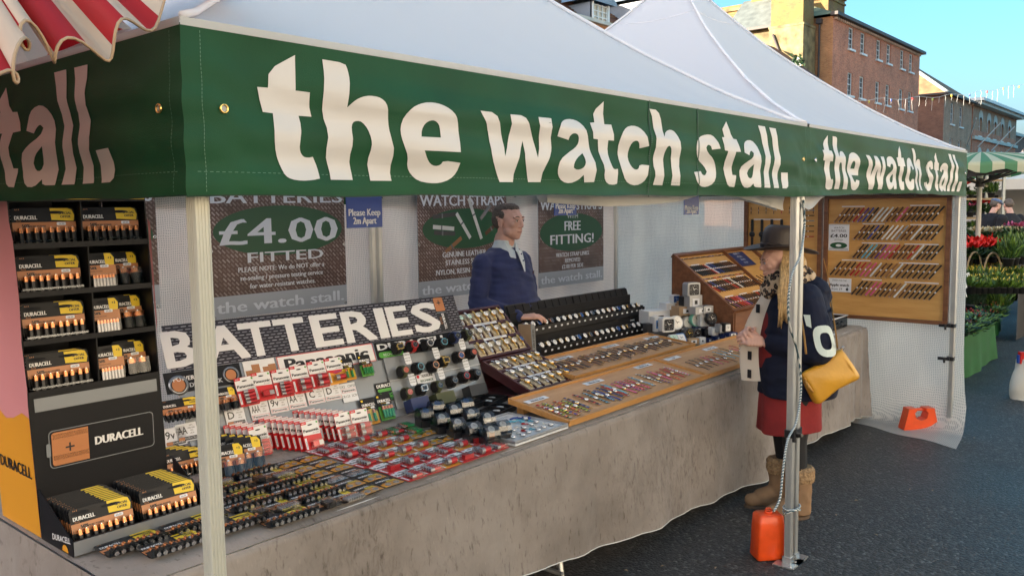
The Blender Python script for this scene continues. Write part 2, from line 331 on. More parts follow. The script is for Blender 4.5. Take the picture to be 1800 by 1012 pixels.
b.inputs['Sheen Weight'].default_value = .25; b.inputs['Sheen Roughness'].default_value = .4
m, n, b, N, L = nodes_of('asphalt', rough=.5)
tc = N('TexCoord'); v = N('TexVoronoi', Scale=70); L(tc.outputs['Object'], v.inputs['Vector'])
a = N('TexNoise', Scale=.5, Detail=7); L(tc.outputs['Object'], a.inputs['Vector'])
a4 = N('TexNoise', Scale=150, Detail=3); L(tc.outputs['Object'], a4.inputs['Vector'])
rc = ramp(n, [(.0, (.021, .019, .017)), (.55, (.037, .034, .031)), (.78, (.060, .056, .052)), (.93, (.12, .114, .105))]); L(v.outputs['Color'], rc.inputs[0])
ra = ramp(n, [(.35, (.75, .75, .77)), (.65, (1.25, 1.25, 1.25))]); L(a.outputs['Fac'], ra.inputs[0])
mm = N('MixRGB', blend_type='MULTIPLY'); mm.inputs[0].default_value = 1; L(rc.outputs[0], mm.inputs[1]); L(ra.outputs[0], mm.inputs[2]); L(mm.outputs[0], b.inputs['Base Color'])
rr = ramp(n, [(.38, (.42,)*3), (.62, (.72,)*3)]); L(a.outputs['Fac'], rr.inputs[0]); L(rr.outputs[0], b.inputs['Roughness'])
bu = N('Bump', Strength=.95, Distance=.006); ad = N('Math', operation='ADD'); L(v.outputs['Distance'], ad.inputs[0]); L(a4.outputs['Fac'], ad.inputs[1]); bu.invert = True; L(ad.outputs[0], bu.inputs['Height']); L(bu.outputs[0], b.inputs['Normal'])
m, n, b, N, L = nodes_of('leopard_print', rough=.85)
tc = N('TexCoord'); no = N('TexNoise', Scale=30, Detail=2); L(tc.outputs['Object'], no.inputs['Vector'])
mxv = N('MixRGB'); mxv.inputs[0].default_value = .035; L(tc.outputs['Object'], mxv.inputs[1]); L(no.outputs['Color'], mxv.inputs[2])
v = N('TexVoronoi', Scale=34); L(mxv.outputs[0], v.inputs['Vector'])
r1 = ramp(n, [(.0, (.20, .10, .045)), (.24, (.14, .07, .035)), (.30, (.02, .014, .012)), (.50, (.02, .014, .012)), (.56, (.52, .38, .24)), (1, (.60, .46, .31))]); L(v.outputs['Distance'], r1.inputs[0]); L(r1.outputs[0], b.inputs['Base Color'])
def brick_mat(name, c1, c2, mortar, sc_=4.6, rough=.85, stain=None):
 m, n, b, N, L = nodes_of(name, rough=rough)
 tc = N('TexCoord'); br = N('TexBrick', Scale=sc_); L(tc.outputs['UV'], br.inputs['Vector'])
 br.inputs['Color1'].default_value = (*c1, 1); br.inputs['Color2'].default_value = (*c2, 1); br.inputs['Mortar'].default_value = (*mortar, 1)
 br.inputs['Mortar Size'].default_value = .03; br.inputs['Row Height'].default_value = .34; br.inputs['Brick Width'].default_value = 1.0
 no = N('TexNoise', Scale=.7, Detail=9, Roughness=.65); L(tc.outputs['Object'], no.inputs['Vector'])
 rr = ramp(n, [(.3, (.72, .72, .72)), (.7, (1.2, 1.18, 1.15))]); L(no.outputs['Fac'], rr.inputs[0])
 mm = N('MixRGB', blend_type='MULTIPLY'); mm.inputs[0].default_value = 1; L(br.outputs[0], mm.inputs[1]); L(rr.outputs[0], mm.inputs[2])
 last = mm.outputs[0]
 if stain:
  n2 = N('TexNoise', Scale=1.1, Detail=10, Roughness=.7); L(tc.outputs['Object'], n2.inputs['Vector']); r2 = ramp(n, [(.42, (0, 0, 0)), (.58, (1, 1, 1))]); L(n2.outputs['Fac'], r2.inputs[0])
  ms = N('MixRGB'); L(r2.outputs[0], ms.inputs[0]); L(last, ms.inputs[1]); ms.inputs[2].default_value = (*stain, 1); last = ms.outputs[0]
 L(last, b.inputs['Base Color'])
 bu = N('Bump', Strength=.6, Distance=.02); L(br.outputs['Fac'], bu.inputs['Height']); bu.invert = True; L(bu.outputs[0], b.inputs['Normal'])
 return m
brick_mat('red_brick', (.66, .23, .12), (.46, .14, .075), (.55, .40, .30)); brick_mat('orange_brick', (.56, .26, .11), (.45, .19, .08), (.46, .32, .2))
brick_mat('lichen_brick', (.27, .15, .055), (.20, .11, .045), (.12, .10, .06), stain=(.21, .16, .045)); brick_mat('brown_brick', (.24, .12, .08), (.18, .085, .06), (.26, .19, .16)); brick_mat('pale_brick', (.50, .30, .19), (.40, .22, .14), (.45, .36, .28))
mat('lichen_render', (.19, .15, .075), .9, var=.55, vs=1.6, bump=.3, bs=6); mat('painted_brick', (.58, .55, .48), .8, var=.12, vs=1.5); mat('stone_trim', (.56, .54, .48), .8, var=.1, vs=2); mat('white_paint', (.72, .73, .72), .5)
mat('cream_render', (.74, .68, .58), .85, var=.08, vs=.6); mat('window_glass', (.03, .035, .04), .06, spec=.9); mat('lead_grey', (.22, .26, .31), .5, var=.15, vs=2); mat('slate', (.11, .125, .12), .55, var=.25, vs=2, bump=.4, bs=8); mat('slate_moss', (.20, .19, .10), .8, var=.35, vs=1.6, bump=.4, bs=8); mat('drain_iron', (.06, .05, .05), .6); mat('tile_red', (.12, .055, .042), .85, var=.35, vs=1.3); mat('tile_moss', (.20, .11, .055), .9, var=.4, vs=1.3); mat('pot_clay', (.42, .16, .08), .8)
mat('flower_red', (.65, .015, .01), .5, var=.2); mat('flower_cream', (.62, .50, .30), .6, var=.2, vs=20); mat('leaf_mid', (.045, .10, .018), .5, var=.35, vs=9); mat('leaf_dark', (.012, .034, .010), .45, var=.3, vs=9); mat('leaf_lime', (.14, .23, .03), .5, var=.3, vs=9); mat('leaf_grey', (.17, .24, .19), .7, var=.2, vs=9); mat('rosemary', (.035, .08, .032), .6, var=.3, vs=12)
mat('wicker', (.36, .24, .12), .7, var=.2, vs=40, bump=.6, bs=200); mat('green_drape', (.010, .095, .018), .85, var=.15, vs=5, bump=.3, bs=60); mat('pot_black', (.025, .025, .027), .5); mat('terracotta', (.35, .12, .05), .8); mat('plant_label', (.70, .70, .68), .5); mat('flower_yellow', (.7, .5, .05), .5); mat('soil', (.03, .02, .015), .9)
mat('stall_dark', (.02, .018, .017), .8); mat('tent_white', (.62, .58, .50), .8); mat('shelf_metal', (.40, .42, .40), .5, .5); mat('dark_fleece', (.014, .014, .018), .9); mat('cap_blue', (.12, .17, .28), .8, var=.35, vs=60); mat('cream_drape', (.62, .57, .48), .85, var=.08)
for nm, ca, cb, sc_ in (('awning_red', (.50, .012, .014), (.74, .58, .44), 1), ('awning_green', (.14, .33, .15), (.72, .70, .46), 1)):
 m, n, b, N, L = nodes_of(nm, rough=.7)
 tc = N('TexCoord'); sx = N('SeparateXYZ'); L(tc.outputs['UV'], sx.inputs[0]); f = N('Math', operation='FRACT'); L(sx.outputs[0], f.inputs[0])
 r = ramp(n, [(0, ca), (.5, cb)], 'CONSTANT'); L(f.outputs[0], r.inputs[0]); L(r.outputs[0], b.inputs['Base Color'])
 tl = N('BsdfTranslucent'); L(r.outputs[0], tl.inputs[0]); mx = N('MixShader'); mx.inputs[0].default_value = .4; L(b.outputs[0], mx.inputs[1]); L(tl.outputs[0], mx.inputs[2]); L(mx.outputs[0], n.nodes['Material Output'].inputs[0])
def uv_from(o, fn):
 me = o.data; uv = me.uv_layers.new(name='uv')
 for p in me.polygons:
  for li in p.loop_indices:
   uv.data[li].uv = fn(me.vertices[me.loops[li].vertex_index].co, p.normal)
# ============================================================ ground
g = MB(); g.grid(lambda u, v: (lerp(-60, 300, u), lerp(-120, 160, v), 0), 12, 10, 'asphalt', smooth=False)
struct(g.build('ground'))
lf = MB()
for (px, py) in ((1165, 995), (1258, 998), (1505, 880), (1640, 862), (1688, 690), (1470, 905), (1540, 940), (1600, 860), (1712, 770), (1100, 1003)):
 p = at(px, py, 2, 0); a = rnd.random()*6
 lf.add([(-.012, 0, .003), (0, -.006, .006), (.014, 0, .003), (0, .007, .008)], [(0, 1, 2, 3)], 'carton' if px != 1688 else 'leaf_mid', T(p.x, p.y, 0, a))
o = lf.build('fallen_leaves'); o['kind'] = 'stuff'; o['label'] = 'small fallen leaves and scraps scattered on the wet tarmac'
# ============================================================ canopy glyphs (real lettering outlines, metres on the valance)
GL = [
 ('A', [[(305,87),(143,177),(140,287),(78,282),(110,435),(172,443),(165,600),(180,690),(210,780),(228,825),(262,848),(330,858),(400,853),(448,843),(442,770),(415,710),(385,716),(355,710),(333,680),(325,640),(340,520),(332,458),(410,464),(393,390),(390,317),(305,305)]]),
 ('A', [[(468,114),(478,200),(467,340),(475,450),(503,560),(490,690),(517,790),(516,850),(655,852),(653,800),(637,720),(648,620),(641,540),(650,500),(675,490),(705,497),(735,540),(752,600),(757,650),(745,740),(760,810),(762,856),(888,857),(880,790),(888,680),(862,590),(845,440),(830,385),(800,355),(760,342),(715,340),(670,355),(640,378),(612,410),(615,330),(627,240),(620,180),(604,138)]]),
 ('A', [[(1085,380),(1030,390),(980,415),(940,465),(922,530),(922,590),(940,650),(968,710),(975,770),(1000,820),(1040,858),(1100,872),(1160,872),(1220,850),(1258,810),(1272,750),(1172,735),(1160,762),(1130,770),(1100,755),(1075,720),(1055,674),(1268,685),(1272,560),(1262,490),(1235,440),(1190,405),(1140,386)], [(1040,590),(1045,550),(1065,510),(1095,491),(1125,492),(1150,515),(1157,550),(1156,596)]]),
 ('B', [[(15,108),(60,205),(68,300),(70,370),(105,450),(120,497),(195,497),(200,440),(225,340),(245,272),(252,330),(250,380),(270,450),(280,497),(347,497),(352,430),(390,340),(397,300),(388,240),(395,150),(323,143),(325,220),(333,300),(318,365),(305,280),(270,190),(247,135),(173,128),(180,200),(165,290),(142,357),(143,290),(125,200),(95,118)]]),
 ('B', [[(425,248),(432,200),(450,170),(480,155),(520,152),(560,165),(590,200),(608,260),(620,330),(640,410),(630,497),(575,499),(567,458),(540,488),(500,505),(460,495),(432,460),(424,420),(435,375),(480,340),(530,310),(550,285),(550,250),(535,232),(510,232),(495,248),(490,268)], [(568,340),(530,365),(508,395),(507,420),(525,432),(555,425),(575,400),(577,370)]]),
 ('B', [[(712,55),(660,108),(660,170),(632,172),(640,260),(668,264),(675,350),(690,420),(685,470),(710,508),(750,512),(770,505),(772,425),(745,428),(735,400),(730,330),(730,268),(762,270),(755,182),(716,180)]]),
 ('B', [[(948,300),(930,230),(905,198),(870,186),(835,195),(805,230),(790,280),(790,350),(795,430),(820,490),(865,515),(910,510),(940,480),(955,405),(905,400),(895,425),(875,430),(855,410),(845,370),(848,320),(858,280),(880,268),(895,280),(902,312)]]),
 ('B', [[(958,95),(978,150),(985,280),(975,400),(985,450),(980,512),(1028,514),(1028,450),(1030,350),(1040,305),(1055,297),(1068,320),(1070,380),(1070,514),(1115,516),(1110,440),(1120,330),(1115,260),(1100,222),(1075,208),(1045,220),(1030,250),(1028,170),(1005,103)]]),
 ('B', [[(1320,315),(1310,270),(1290,240),(1260,236),(1225,250),(1205,285),(1203,330),(1220,375),(1255,410),(1265,440),(1250,462),(1235,455),(1232,437),(1192,442),(1200,490),(1225,520),(1260,525),(1295,505),(1312,460),(1313,410),(1295,370),(1260,335),(1252,310),(1260,292),(1275,298),(1280,320)]]),
 ('B', [[(1368,165),(1340,208),(1348,252),(1336,252),(1340,325),(1355,328),(1348,400),(1355,480),(1370,520),(1400,525),(1407,460),(1390,458),(1385,400),(1393,333),(1418,333),(1410,265),(1388,260)]]),
 ('B', [[(1437,337),(1443,295),(1465,270),(1500,268),(1525,295),(1535,340),(1538,400),(1527,527),(1492,525),(1487,505),(1468,530),(1440,525),(1422,480),(1425,420),(1450,390),(1485,365),(1492,340),(1480,325),(1468,335),(1463,352)], [(1495,400),(1470,425),(1460,450),(1465,475),(1480,478),(1493,450)]]),
 ('B', [[(1548,187),(1560,260),(1568,330),(1560,420),(1545,527),(1580,529),(1590,420),(1600,340),(1585,193)]]),
 ('B', [[(1608,198),(1620,280),(1622,350),(1610,440),(1603,529),(1635,530),(1640,460),(1655,380),(1648,300),(1643,204)]]),
 ('B', [[(1663,445),(1698,445),(1700,490),(1690,532),(1658,531)]])]
ZT, ZB = 2.045, 1.728
def glyph_pts(cs, L):
 k, ox, oy = ((3.4615, 440, 70) if cs == 'A' else (3.1034, 840, 160))
 out = []
 for q in L:
  p = at(ox+q[0]/k, oy+q[1]/k, 1, -.03); out.append((p.x, p.z))
 res = []; n = len(out)
 for i in range(n):
  a, b, c = Vector(out[i-1]), Vector(out[i]), Vector(out[(i+1) % n])
  d1 = (b-a).normalized(); d2 = (c-b).normalized()
  if d1.dot(d2) > .45 and (b-a).length > .012 and (c-b).length > .012:
   res += [tuple(b+(a-b)*.25), tuple(b+(c-b)*.25)]
  else: res.append(tuple(b))
 return res
GLYPHS = [[glyph_pts(cs, L) for L in loops] for cs, loops in GL]
def fill2d(loops):
 cu = bpy.data.curves.new('g', 'CURVE'); cu.dimensions = '2D'; cu.fill_mode = 'BOTH'
 for L in loops:
  sp = cu.splines.new('POLY'); sp.points.add(len(L)-1); sp.use_cyclic_u = True
  for p, q in zip(sp.points, L): p.co = (q[0], q[1], 0, 1)
 o = bpy.data.objects.new('g', cu); me = o.to_mesh()
 vs = [v.co.copy() for v in me.vertices]; fs = [tuple(p.vertices) for p in me.polygons]
 o.to_mesh_clear(); bpy.data.objects.remove(o); bpy.data.curves.remove(cu)
 return vs, fs
def conform(vs, fs, m, xf, step=.03):
 """cut a flat fill on a grid and lay it on the cloth"""
 b = bmesh.new(); bv = [b.verts.new(v) for v in vs]
 for f in fs:
  try: b.faces.new([bv[i] for i in f])
  except ValueError: pass
 for ax in (0, 1):
  lo = min(v[ax] for v in vs); hi = max(v[ax] for v in vs); k = math.ceil(lo/step)*step
  while k < hi:
   co = [0, 0, 0]; no = [0, 0, 0]; co[ax] = k; no[ax] = 1
   bmesh.ops.bisect_plane(b, geom=b.verts[:]+b.edges[:]+b.faces[:], plane_co=co, plane_no=no); k += step
 b.verts.index_update()
 r = MB(); r.add([xf(v.co.x, v.co.y) for v in b.verts], [tuple(v.index for v in f.verts) for f in b.faces], m, smooth=True)
 b.free(); return r
def ripple(X, z, s=0):
 k = min(1, max(0, (ZT-z)/.12))
 e = math.exp(-((X)/.12)**2)+math.exp(-((3-X)/.12)**2)
 full = k*(.0042*math.sin(z*58+X*2.1+s)+.010*math.sin(X*4.3+s*2+z*5)+.005*math.sin(X*11+z*14+s)+.004*e*math.sin(z*75+X*60)+.012*k)
 d = min(1, max(0, min(X, 3-X)/.16)); d = d*d*(3-2*d)
 return full*d+(1-d)*k*(.006+.003*math.sin(z*80))
def corner_ext(X): return max(0, 1-X/.16)
def xf_front(x0, s):
 return lambda X, z, off=0: (x0+X-(.012+ripple(0, z, s))*corner_ext(X)+(.012+ripple(0, z, s))*corner_ext(3-X)*(1 if x0 > 1 else 0), -.012-ripple(X, z, s)-off, z)
def xf_left(s):
 return lambda X, z, off=0: (-.012-ripple(X, z, s)-off, 3-X-(.012+ripple(0, z, s))*corner_ext(3-X), z)
def leg_mb(x, y, z0, z1, m, foot=True):
 b = MB(); h = .0165; pts = []
 for (sx, sy, ux, uy) in ((-1, -1, 1, 0), (1, -1, 0, 1), (1, 1, -1, 0), (-1, 1, 0, -1)):
  cx, cy = sx*h, sy*h; nx, ny = -uy, ux
  pts.append((cx+ux*.002, cy+uy*.002))
  for k in range(4):
   t0 = .004+k*.0068; pts += [(cx+ux*t0, cy+uy*t0), (cx+ux*(t0+.0012)+nx*.0014, cy+uy*(t0+.0012)+ny*.0014), (cx+ux*(t0+.0034)+nx*.0014, cy+uy*(t0+.0034)+ny*.0014), (cx+ux*(t0+.0046), cy+uy*(t0+.0046))]
 b.prism(pts, z0, z1, m, T(x, y, 0)); return b
def canopy(x0, label, lead):
 t = thing('market_canopy', label, 'canopy', T(x0, 0, 0), 'joined pop-up canopies of the stall')
 def roof(u, v):
  X = u*3; Y = v*3; dx = (X-1.5)/1.5; dy = (Y-1.5)/1.5; r = max(abs(dx), abs(dy))
  f = .85*(1-r)**1.2+.15*(1-r)**4
  rid = min(abs(dx), abs(dy))/max(r, 1e-3)   # 0 mid panel, 1 ridge
  sag = -.045*(1-rid**2)*math.sin(PI*min(1, r*1.02))*.9
  wr = .0022*math.sin(min(abs(dx), abs(dy))*34+3*r)*r*r+.006*math.sin(X*7+Y*3)*math.sin(Y*5-X*2)*(1-r)+.004*noise.noise(Vector((X*3, Y*3, x0)))
  return (X, Y, ZT+.01+1.24*f+sag+wr)
 b = MB(); b.grid(roof, 64, 64, 'roof_canvas')
 F2_ = []
 for q_, f in enumerate(b.f):
  i_, j_ = q_ % 64, q_//64
  F2_ += [f] if (i_ != j_ and i_+j_ != 63) else ([(f[0], f[1], f[2]), (f[0], f[2], f[3])] if i_ == j_ else [(f[0], f[1], f[3]), (f[1], f[2], f[3])])
 b.f = F2_; b.mi = [0]*len(F2_); b.sm = [True]*len(F2_); o = b.build('roof', t)
 b = MB()
 for (cx, cy) in ((0, 0), (3, 0), (0, 3), (3, 3)):
  P = []
  for k in range(25):
   s_ = k/24; q = roof((cx+(1.5-cx)*s_)/3, (cy+(1.5-cy)*s_)/3); P.append((q[0], q[1], q[2]+.0085))
  b.tube(P, .0075, 6, 'roof_canvas')
 for k in range(4):
  q = [(1.5-.30, 1.5-.30), (1.5+.30, 1.5-.30), (1.5+.30, 1.5+.30), (1.5-.30, 1.5+.30), (1.5-.30, 1.5-.30)]
  a_, c_ = q[k], q[k+1]; b.tube([Vector(roof(lerp(a_[0], c_[0], s_/6)/3, lerp(a_[1], c_[1], s_/6)/3))+Vector((0, 0, .001)) for s_ in range(7)], .003, 5, 'roof_canvas')
 b.build('ridge_seam', t)
 b = MB()
 for (a_, c_) in (((0, 0), (3, 0)), ((3, 0), (3, 3)), ((3, 3), (0, 3)), ((0, 3), (0, 0))):
  ax = -.013 if (a_[1] == c_[1] == 0) else (3.013 if a_[1] == c_[1] else None)
  if ax is not None: b.grid(lambda u, v: (lerp(-.012, 3.012, u), ax, lerp(ZT-.004, ZT+.011, v)), 30, 1, 'white_cloth')
  else:
   xx = -.013 if a_[0] == 0 else 3.013; b.grid(lambda u, v: (xx, lerp(-.012, 3.012, u), lerp(ZT-.004, ZT+.011, v)), 30, 1, 'white_cloth')
 b.build('edge_band', t)
 sides = [('front', xf_front(0, lead), True)]
 if x0 < 1: sides.append(('left', xf_left(lead+1.7), True))
 sides.append(('back', (lambda X, z, off=0: (X, 3.012+ripple(X, z, 5)+off, z)), False))
 if x0 > 1: sides.append(('right', (lambda X, z, off=0: (3.012+ripple(X, z, 3)+off, X, z)), False))
 for nm, xf, let in sides:
  b = MB(); arch = .018 if (x0 > 1 and nm == 'front') else .004
  bot = lambda X: ZB+arch*math.sin(PI*X/3)+.002*math.sin(X*13)
  b.grid(lambda u, v: xf(u*3, lerp(bot(u*3), ZT, v)), 200, 22, 'green_canvas')
  b.grid(lambda u, v: xf(u*3, lerp(bot(u*3), bot(u*3)+.003, v), .0012), 200, 1, 'seam_dark')
  b.build('valance', t)
  if not let: continue
  sg = MB()
  for k in range(260):
   X = .02+k*2.96/260; z = ZB+.047
   sg.add([xf(X, z, .0015), xf(X+.0065, z, .0015), xf(X+.0065, z+.0011, .0015), xf(X, z+.0011, .0015)], [(0, 1, 2, 3)], 'stitch')
  for Xs in (.035, 2.965): 
   for k in range(40):
    z = ZB+.01+k*.0075; sg.add([xf(Xs, z, .0015), xf(Xs+.0012, z, .0015), xf(Xs+.0012, z+.005, .0015), xf(Xs, z+.005, .0015)], [(0, 1, 2, 3)], 'stitch')
  for Xs in (1.62, 1.95):
   sg.grid(lambda u, v: xf(Xs+u*.006+.004*math.sin(v*20), lerp(ZB, ZT-.002, v), .0022), 1, 30, 'seam_dark')
   for k in range(44):
    z = ZB+.006+k*.007
    for d_ in (.0, .005): sg.add([xf(Xs+d_, z, .0028), xf(Xs+d_+.0012, z, .0028), xf(Xs+d_+.0012, z+.0048, .0028), xf(Xs+d_, z+.0048, .0028)], [(0, 1, 2, 3)], 'stitch')
  sg.build('stitching', t)
  for gl in GLYPHS:
   vs, fs = fill2d(gl)
   if not fs: continue
   conform(vs, fs, 'cream_print', lambda X, z: xf(X, z, .0018)).build('letter', t)
  for Xs in (.075, 2.93):
   gm = MB(); c0 = Vector(xf(Xs, 1.895, .003)); c1 = Vector(xf(Xs, 1.895, .006)); nrm = (c1-c0).normalized(); q = nrm.to_track_quat('Z', 'Y').to_matrix().to_4x4(); q.translation = c0
   gm.lathe([(.0055, 0), (.0068, .002), (.0092, .0016), (.0098, -.002)], 20, 'gold' if lead < 1 else 'steel', q); gm.build('grommet', t)
   gm = MB(); gm.cyl((0, 0, -.0012), (0, 0, -.0004), .0055, .0055, 16, 'white_cloth', q); gm.build('grommet_hole', t)
 b = MB()
 for (cx, cy) in ((.03, .03), (2.97, .03), (.03, 2.97), (2.97, 2.97)):
  m_ = 'painted_aluminium' if (x0 < 1 and cx < 1) else 'aluminium'
  L = leg_mb(cx, cy, .006, ZT-.01, m_).build('leg', t)
  f = MB(); f.box(cx, cy, .004, .13 if cy < 1 else .1, .10, .006, 'aluminium'); f.rbox(cx+.0, cy-.0, .02, .045, .045, .03, .004, 'aluminium')
  f.cyl((cx+.05, cy+.03, .006), (cx+.05, cy+.03, .011), .007, .007, 8, 'steel'); f.cyl((cx-.05, cy-.03, .006), (cx-.05, cy-.03, .011), .007, .007, 8, 'steel'); f.build('foot_plate', L)
  br = MB(); br.rbox(cx, cy, 1.80, .052, .052, .07, .006, 'black_plastic'); br.build('corner_bracket', L)
 def bar(a_, c_, nm='truss_bar', w_=.008):
  q = MB(); q.cyl(a_, c_, w_, w_, 6, 'aluminium'); q.build(nm, t)
 for (a_, c_) in (((0, .03), (3, .03)), ((0, 2.97), (3, 2.97))):
  for k in range(4):
   x_a = .05+k*.725; bar((x_a, a_[1], 1.95), (x_a+.725, a_[1], 1.78)); bar((x_a, a_[1]+.012, 1.78), (x_a+.725, a_[1]+.012, 1.95))
 for xx in (.03, 2.97):
  for k in range(4):
   y_a = .05+k*.725; bar((xx, y_a, 1.95), (xx, y_a+.725, 1.78)); bar((xx+.012, y_a, 1.78), (xx+.012, y_a+.725, 1.95))
 bar((1.5, 1.5, 2.3), (1.5, 1.5, 3.2), 'peak_pole', .015)
 return t
canopy(0, 'nearer white peaked canopy with green valance, its corner closest to the camera', .4)
canopy(3, 'farther white peaked canopy with green valance, next to the strap boards', 2.6)
b = MB()
def swag(u, v):
 X = lerp(1.15, 2.93, u); drop = .014+.015*math.sin(u*7)-.02*math.exp(-((u-.62)/.12)**2)+.045*max(0, u-.62)*2.2
 return (X, .055+.012*math.sin(X*9+v*4)+.02*v, ZB+.05-(.05+drop)*(1-v))
b.grid(swag, 70, 8, 'white_cloth'); b.grid(lambda u, v: (swag(u, v)[0], swag(u, v)[1]+.03+.01*math.sin(v*3), swag(u, v)[2]), 70, 8, 'white_cloth')
tag(b.build('rolled_sidewall'), 'off-white rolled side sheet drooping under the green valance above the seller', 'awning cloth')
b = MB()
b.grid(lambda u, v: (2.99+.22*u, .0+.06*v-.02*u, ZB+.03-.005*u-(.075+.02*math.sin(u*5)-.03*u)*(1-v)), 10, 5, 'white_cloth')
tag(b.build('cloth_flap'), 'small creased flap of white cloth sticking out beside the middle pole', 'cloth flap')
# ============================================================ mesh sheet walls
def wall_uv(o, ax): uv_from(o, lambda co, n: ((co.x if ax == 0 else co.y), co.z))
b = MB()
def bw(u, v):
 X = lerp(-.02, 6.0, u); z = lerp(.02, 2.02, v)
 return (X, 3.0+.018*math.sin(X*5.2)+.012*math.sin(X*13+z*2)+.015*noise.noise(Vector((X*2, z*2, 0))), z)
b.grid(bw, 150, 34, 'mesh_sheeting'); o = b.build('mesh_back_wall'); wall_uv(o, 0)
tag(o, 'translucent white mesh sheet closing the back of the stall behind the banners', 'mesh wall')
b = MB()
def ew(u, v):
 Y = lerp(-.02-.08*(1-v)**1.5, 2.98, u)
 if v < .25:
  s_ = v/.25; k = (1-s_)**1.0; reach = .42*max(0, 1-Y/1.2)+.08
  return (6.025-reach*k+.02*math.sin(Y*14)*k, Y-.03*k, .006+.30*s_**7+.012*abs(math.sin(Y*9))*k*s_)
 s_ = (v-.25)/.75; z = .306+s_*1.46
 return (5.99+.004*(1-s_)*9*.9+.008*math.sin(Y*11+z)+.006*math.sin(Y*23), Y+.02*(1-s_)*math.sin(z*3), z)
b.grid(ew, 90, 56, 'mesh_sheeting'); o = b.build('mesh_end_wall'); 
L_ = {}
me = o.data; uv = me.uv_layers.new(name='uv')
for p in me.polygons:
 for li in p.loop_indices:
  c_ = me.vertices[me.loops[li].vertex_index].co; uv.data[li].uv = (c_.y, c_.z+(6.03-c_.x if c_.z < .3 else 0)*.9)
tag(o, 'translucent white mesh sheet closing the far end, its hem spreading over the tarmac', 'mesh wall')
b = MB(); b.cyl((5.9, .06, 1.79), (5.9, 1.7, 1.79), .035, .035, 10, 'navy_card'); tag(b.build('dark_gap_roll'), 'dark blue rolled sheet added to darken the gap above the strap board frame', 'rolled sheet')  # added dark roll standing in for the dark gap over the board
# ============================================================ buildings along the street (front walls on y = 20)
BY = 20.0
def wall_holes(b, x0, x1, z0, z1, holes, m, y, rev=.14, arch=False):
 xs = sorted({x0, x1, *[h[0] for h in holes], *[h[1] for h in holes]}); zs = sorted({z0, z1, *[h[2] for h in holes], *[h[3] for h in holes]})
 for i in range(len(xs)-1):
  for j in range(len(zs)-1):
   cx = (xs[i]+xs[i+1])/2; cz = (zs[j]+zs[j+1])/2
   if any(h[0] < cx < h[1] and h[2] < cz < h[3] for h in holes): continue
   b.add([(xs[i], y, zs[j]), (xs[i+1], y, zs[j]), (xs[i+1], y, zs[j+1]), (xs[i], y, zs[j+1])], [(0, 1, 2, 3)], m)
 for (a, c, d, e) in holes:
  b.add([(a, y, d), (a, y+rev, d), (a, y+rev, e), (a, y, e)], [(0, 1, 2, 3)], m); b.add([(c, y, d), (c, y, e), (c, y+rev, e), (c, y+rev, d)], [(0, 1, 2, 3)], m)
  b.add([(a, y, e), (a, y+rev, e), (c, y+rev, e), (c, y, e)], [(0, 1, 2, 3)], m); b.add([(a, y, d), (c, y, d), (c, y+rev, d), (a, y+rev, d)], [(0, 1, 2, 3)], m)
def sash(parent, a, c, d, e, y, cols=2, rows=2, sill=True):
 f = MB(); w_ = c-a; h_ = e-d; yy = y+.12
 for (x, z, sx, sz) in ((a+.035, (d+e)/2, .07, h_), (c-.035, (d+e)/2, .07, h_), ((a+c)/2, d+.04, w_-.14, .08), ((a+c)/2, e-.035, w_-.14, .07), ((a+c)/2, (d+e)/2, w_-.14, .06)):
  f.box(x, yy, z, sx, .06, sz, 'white_paint')
 for k in range(1, cols): f.box(a+w_*k/cols, yy+.015, (d+e)/2, .025, .025, h_-.2, 'white_paint')
 for k in range(rows*2):
  if k % 2: f.box((a+c)/2, yy+.017, lerp(d, e, .5*(k//2)+.25), w_-.16, .022, .025, 'white_paint')
 fo = f.build('window', parent)
 g = MB(); g.box((a+c)/2, yy+.05, (d+e)/2, w_-.1, .01, h_-.1, 'window_glass'); g.build('pane', fo)
 if sill: s_ = MB(); s_.box((a+c)/2, y-.05, d-.07, w_+.28, .2, .14, 'white_paint'); s_.build('sill', fo)
def buv(o): uv_from(o, lambda co, n: ((co.y if abs(n.x) > .5 else co.x), (co.z if abs(n.z) < .7 else co.y)))
b1 = thing('brick_house', 'tall red brick house with white sash windows and chimneys, yellow lichen on its stack', 'house', T(58.8, BY, 0))
X0, X1, ZE = 0, 21.0, 14.3
holes = []
cols_px = [1492.8, 1513.5, 1541.4, 1559.2, 1583.0, 1598.6]
for r_, (tpx, bpx) in enumerate(((47.4, 86), (127.5, 168), (205, 245))):
 for k, cx in enumerate(cols_px):
  p = at(cx, 200, 1, BY); zt = at(1492.8, tpx, 1, BY).z; zb_ = at(1492.8, bpx, 1, BY).z
  x_ = p.x-58.8; holes.append((x_-.52, x_+.52, zb_, zt))
b = MB(); wall_holes(b, X0, X1, 0, ZE, holes, 'red_brick', 0)
b.add([(0, 0, 0), (0, 12, 0), (0, 12, ZE), (0, 0, ZE)], [(3, 2, 1, 0)], 'orange_brick'); b.add([(X1, 0, 0), (X1, 12, 0), (X1, 12, ZE), (X1, 0, ZE)], [(0, 1, 2, 3)], 'red_brick')
b.add([(0, 12, 0), (X1, 12, 0), (X1, 12, ZE), (0, 12, ZE)], [(3, 2, 1, 0)], 'red_brick'); o = b.build('wall', b1); buv(o)
for h in holes: sash(b1, *h[:2], h[2], h[3], 0)
b = MB(); b.box(X1/2, -.18, ZE+.12, X1+.7, .5, .22, 'drain_iron')
for k in range(52): b.box(.2+k*.4, -.1, ZE-.12, .16, .2, .16, 'red_brick')
b.build('cornice', b1)
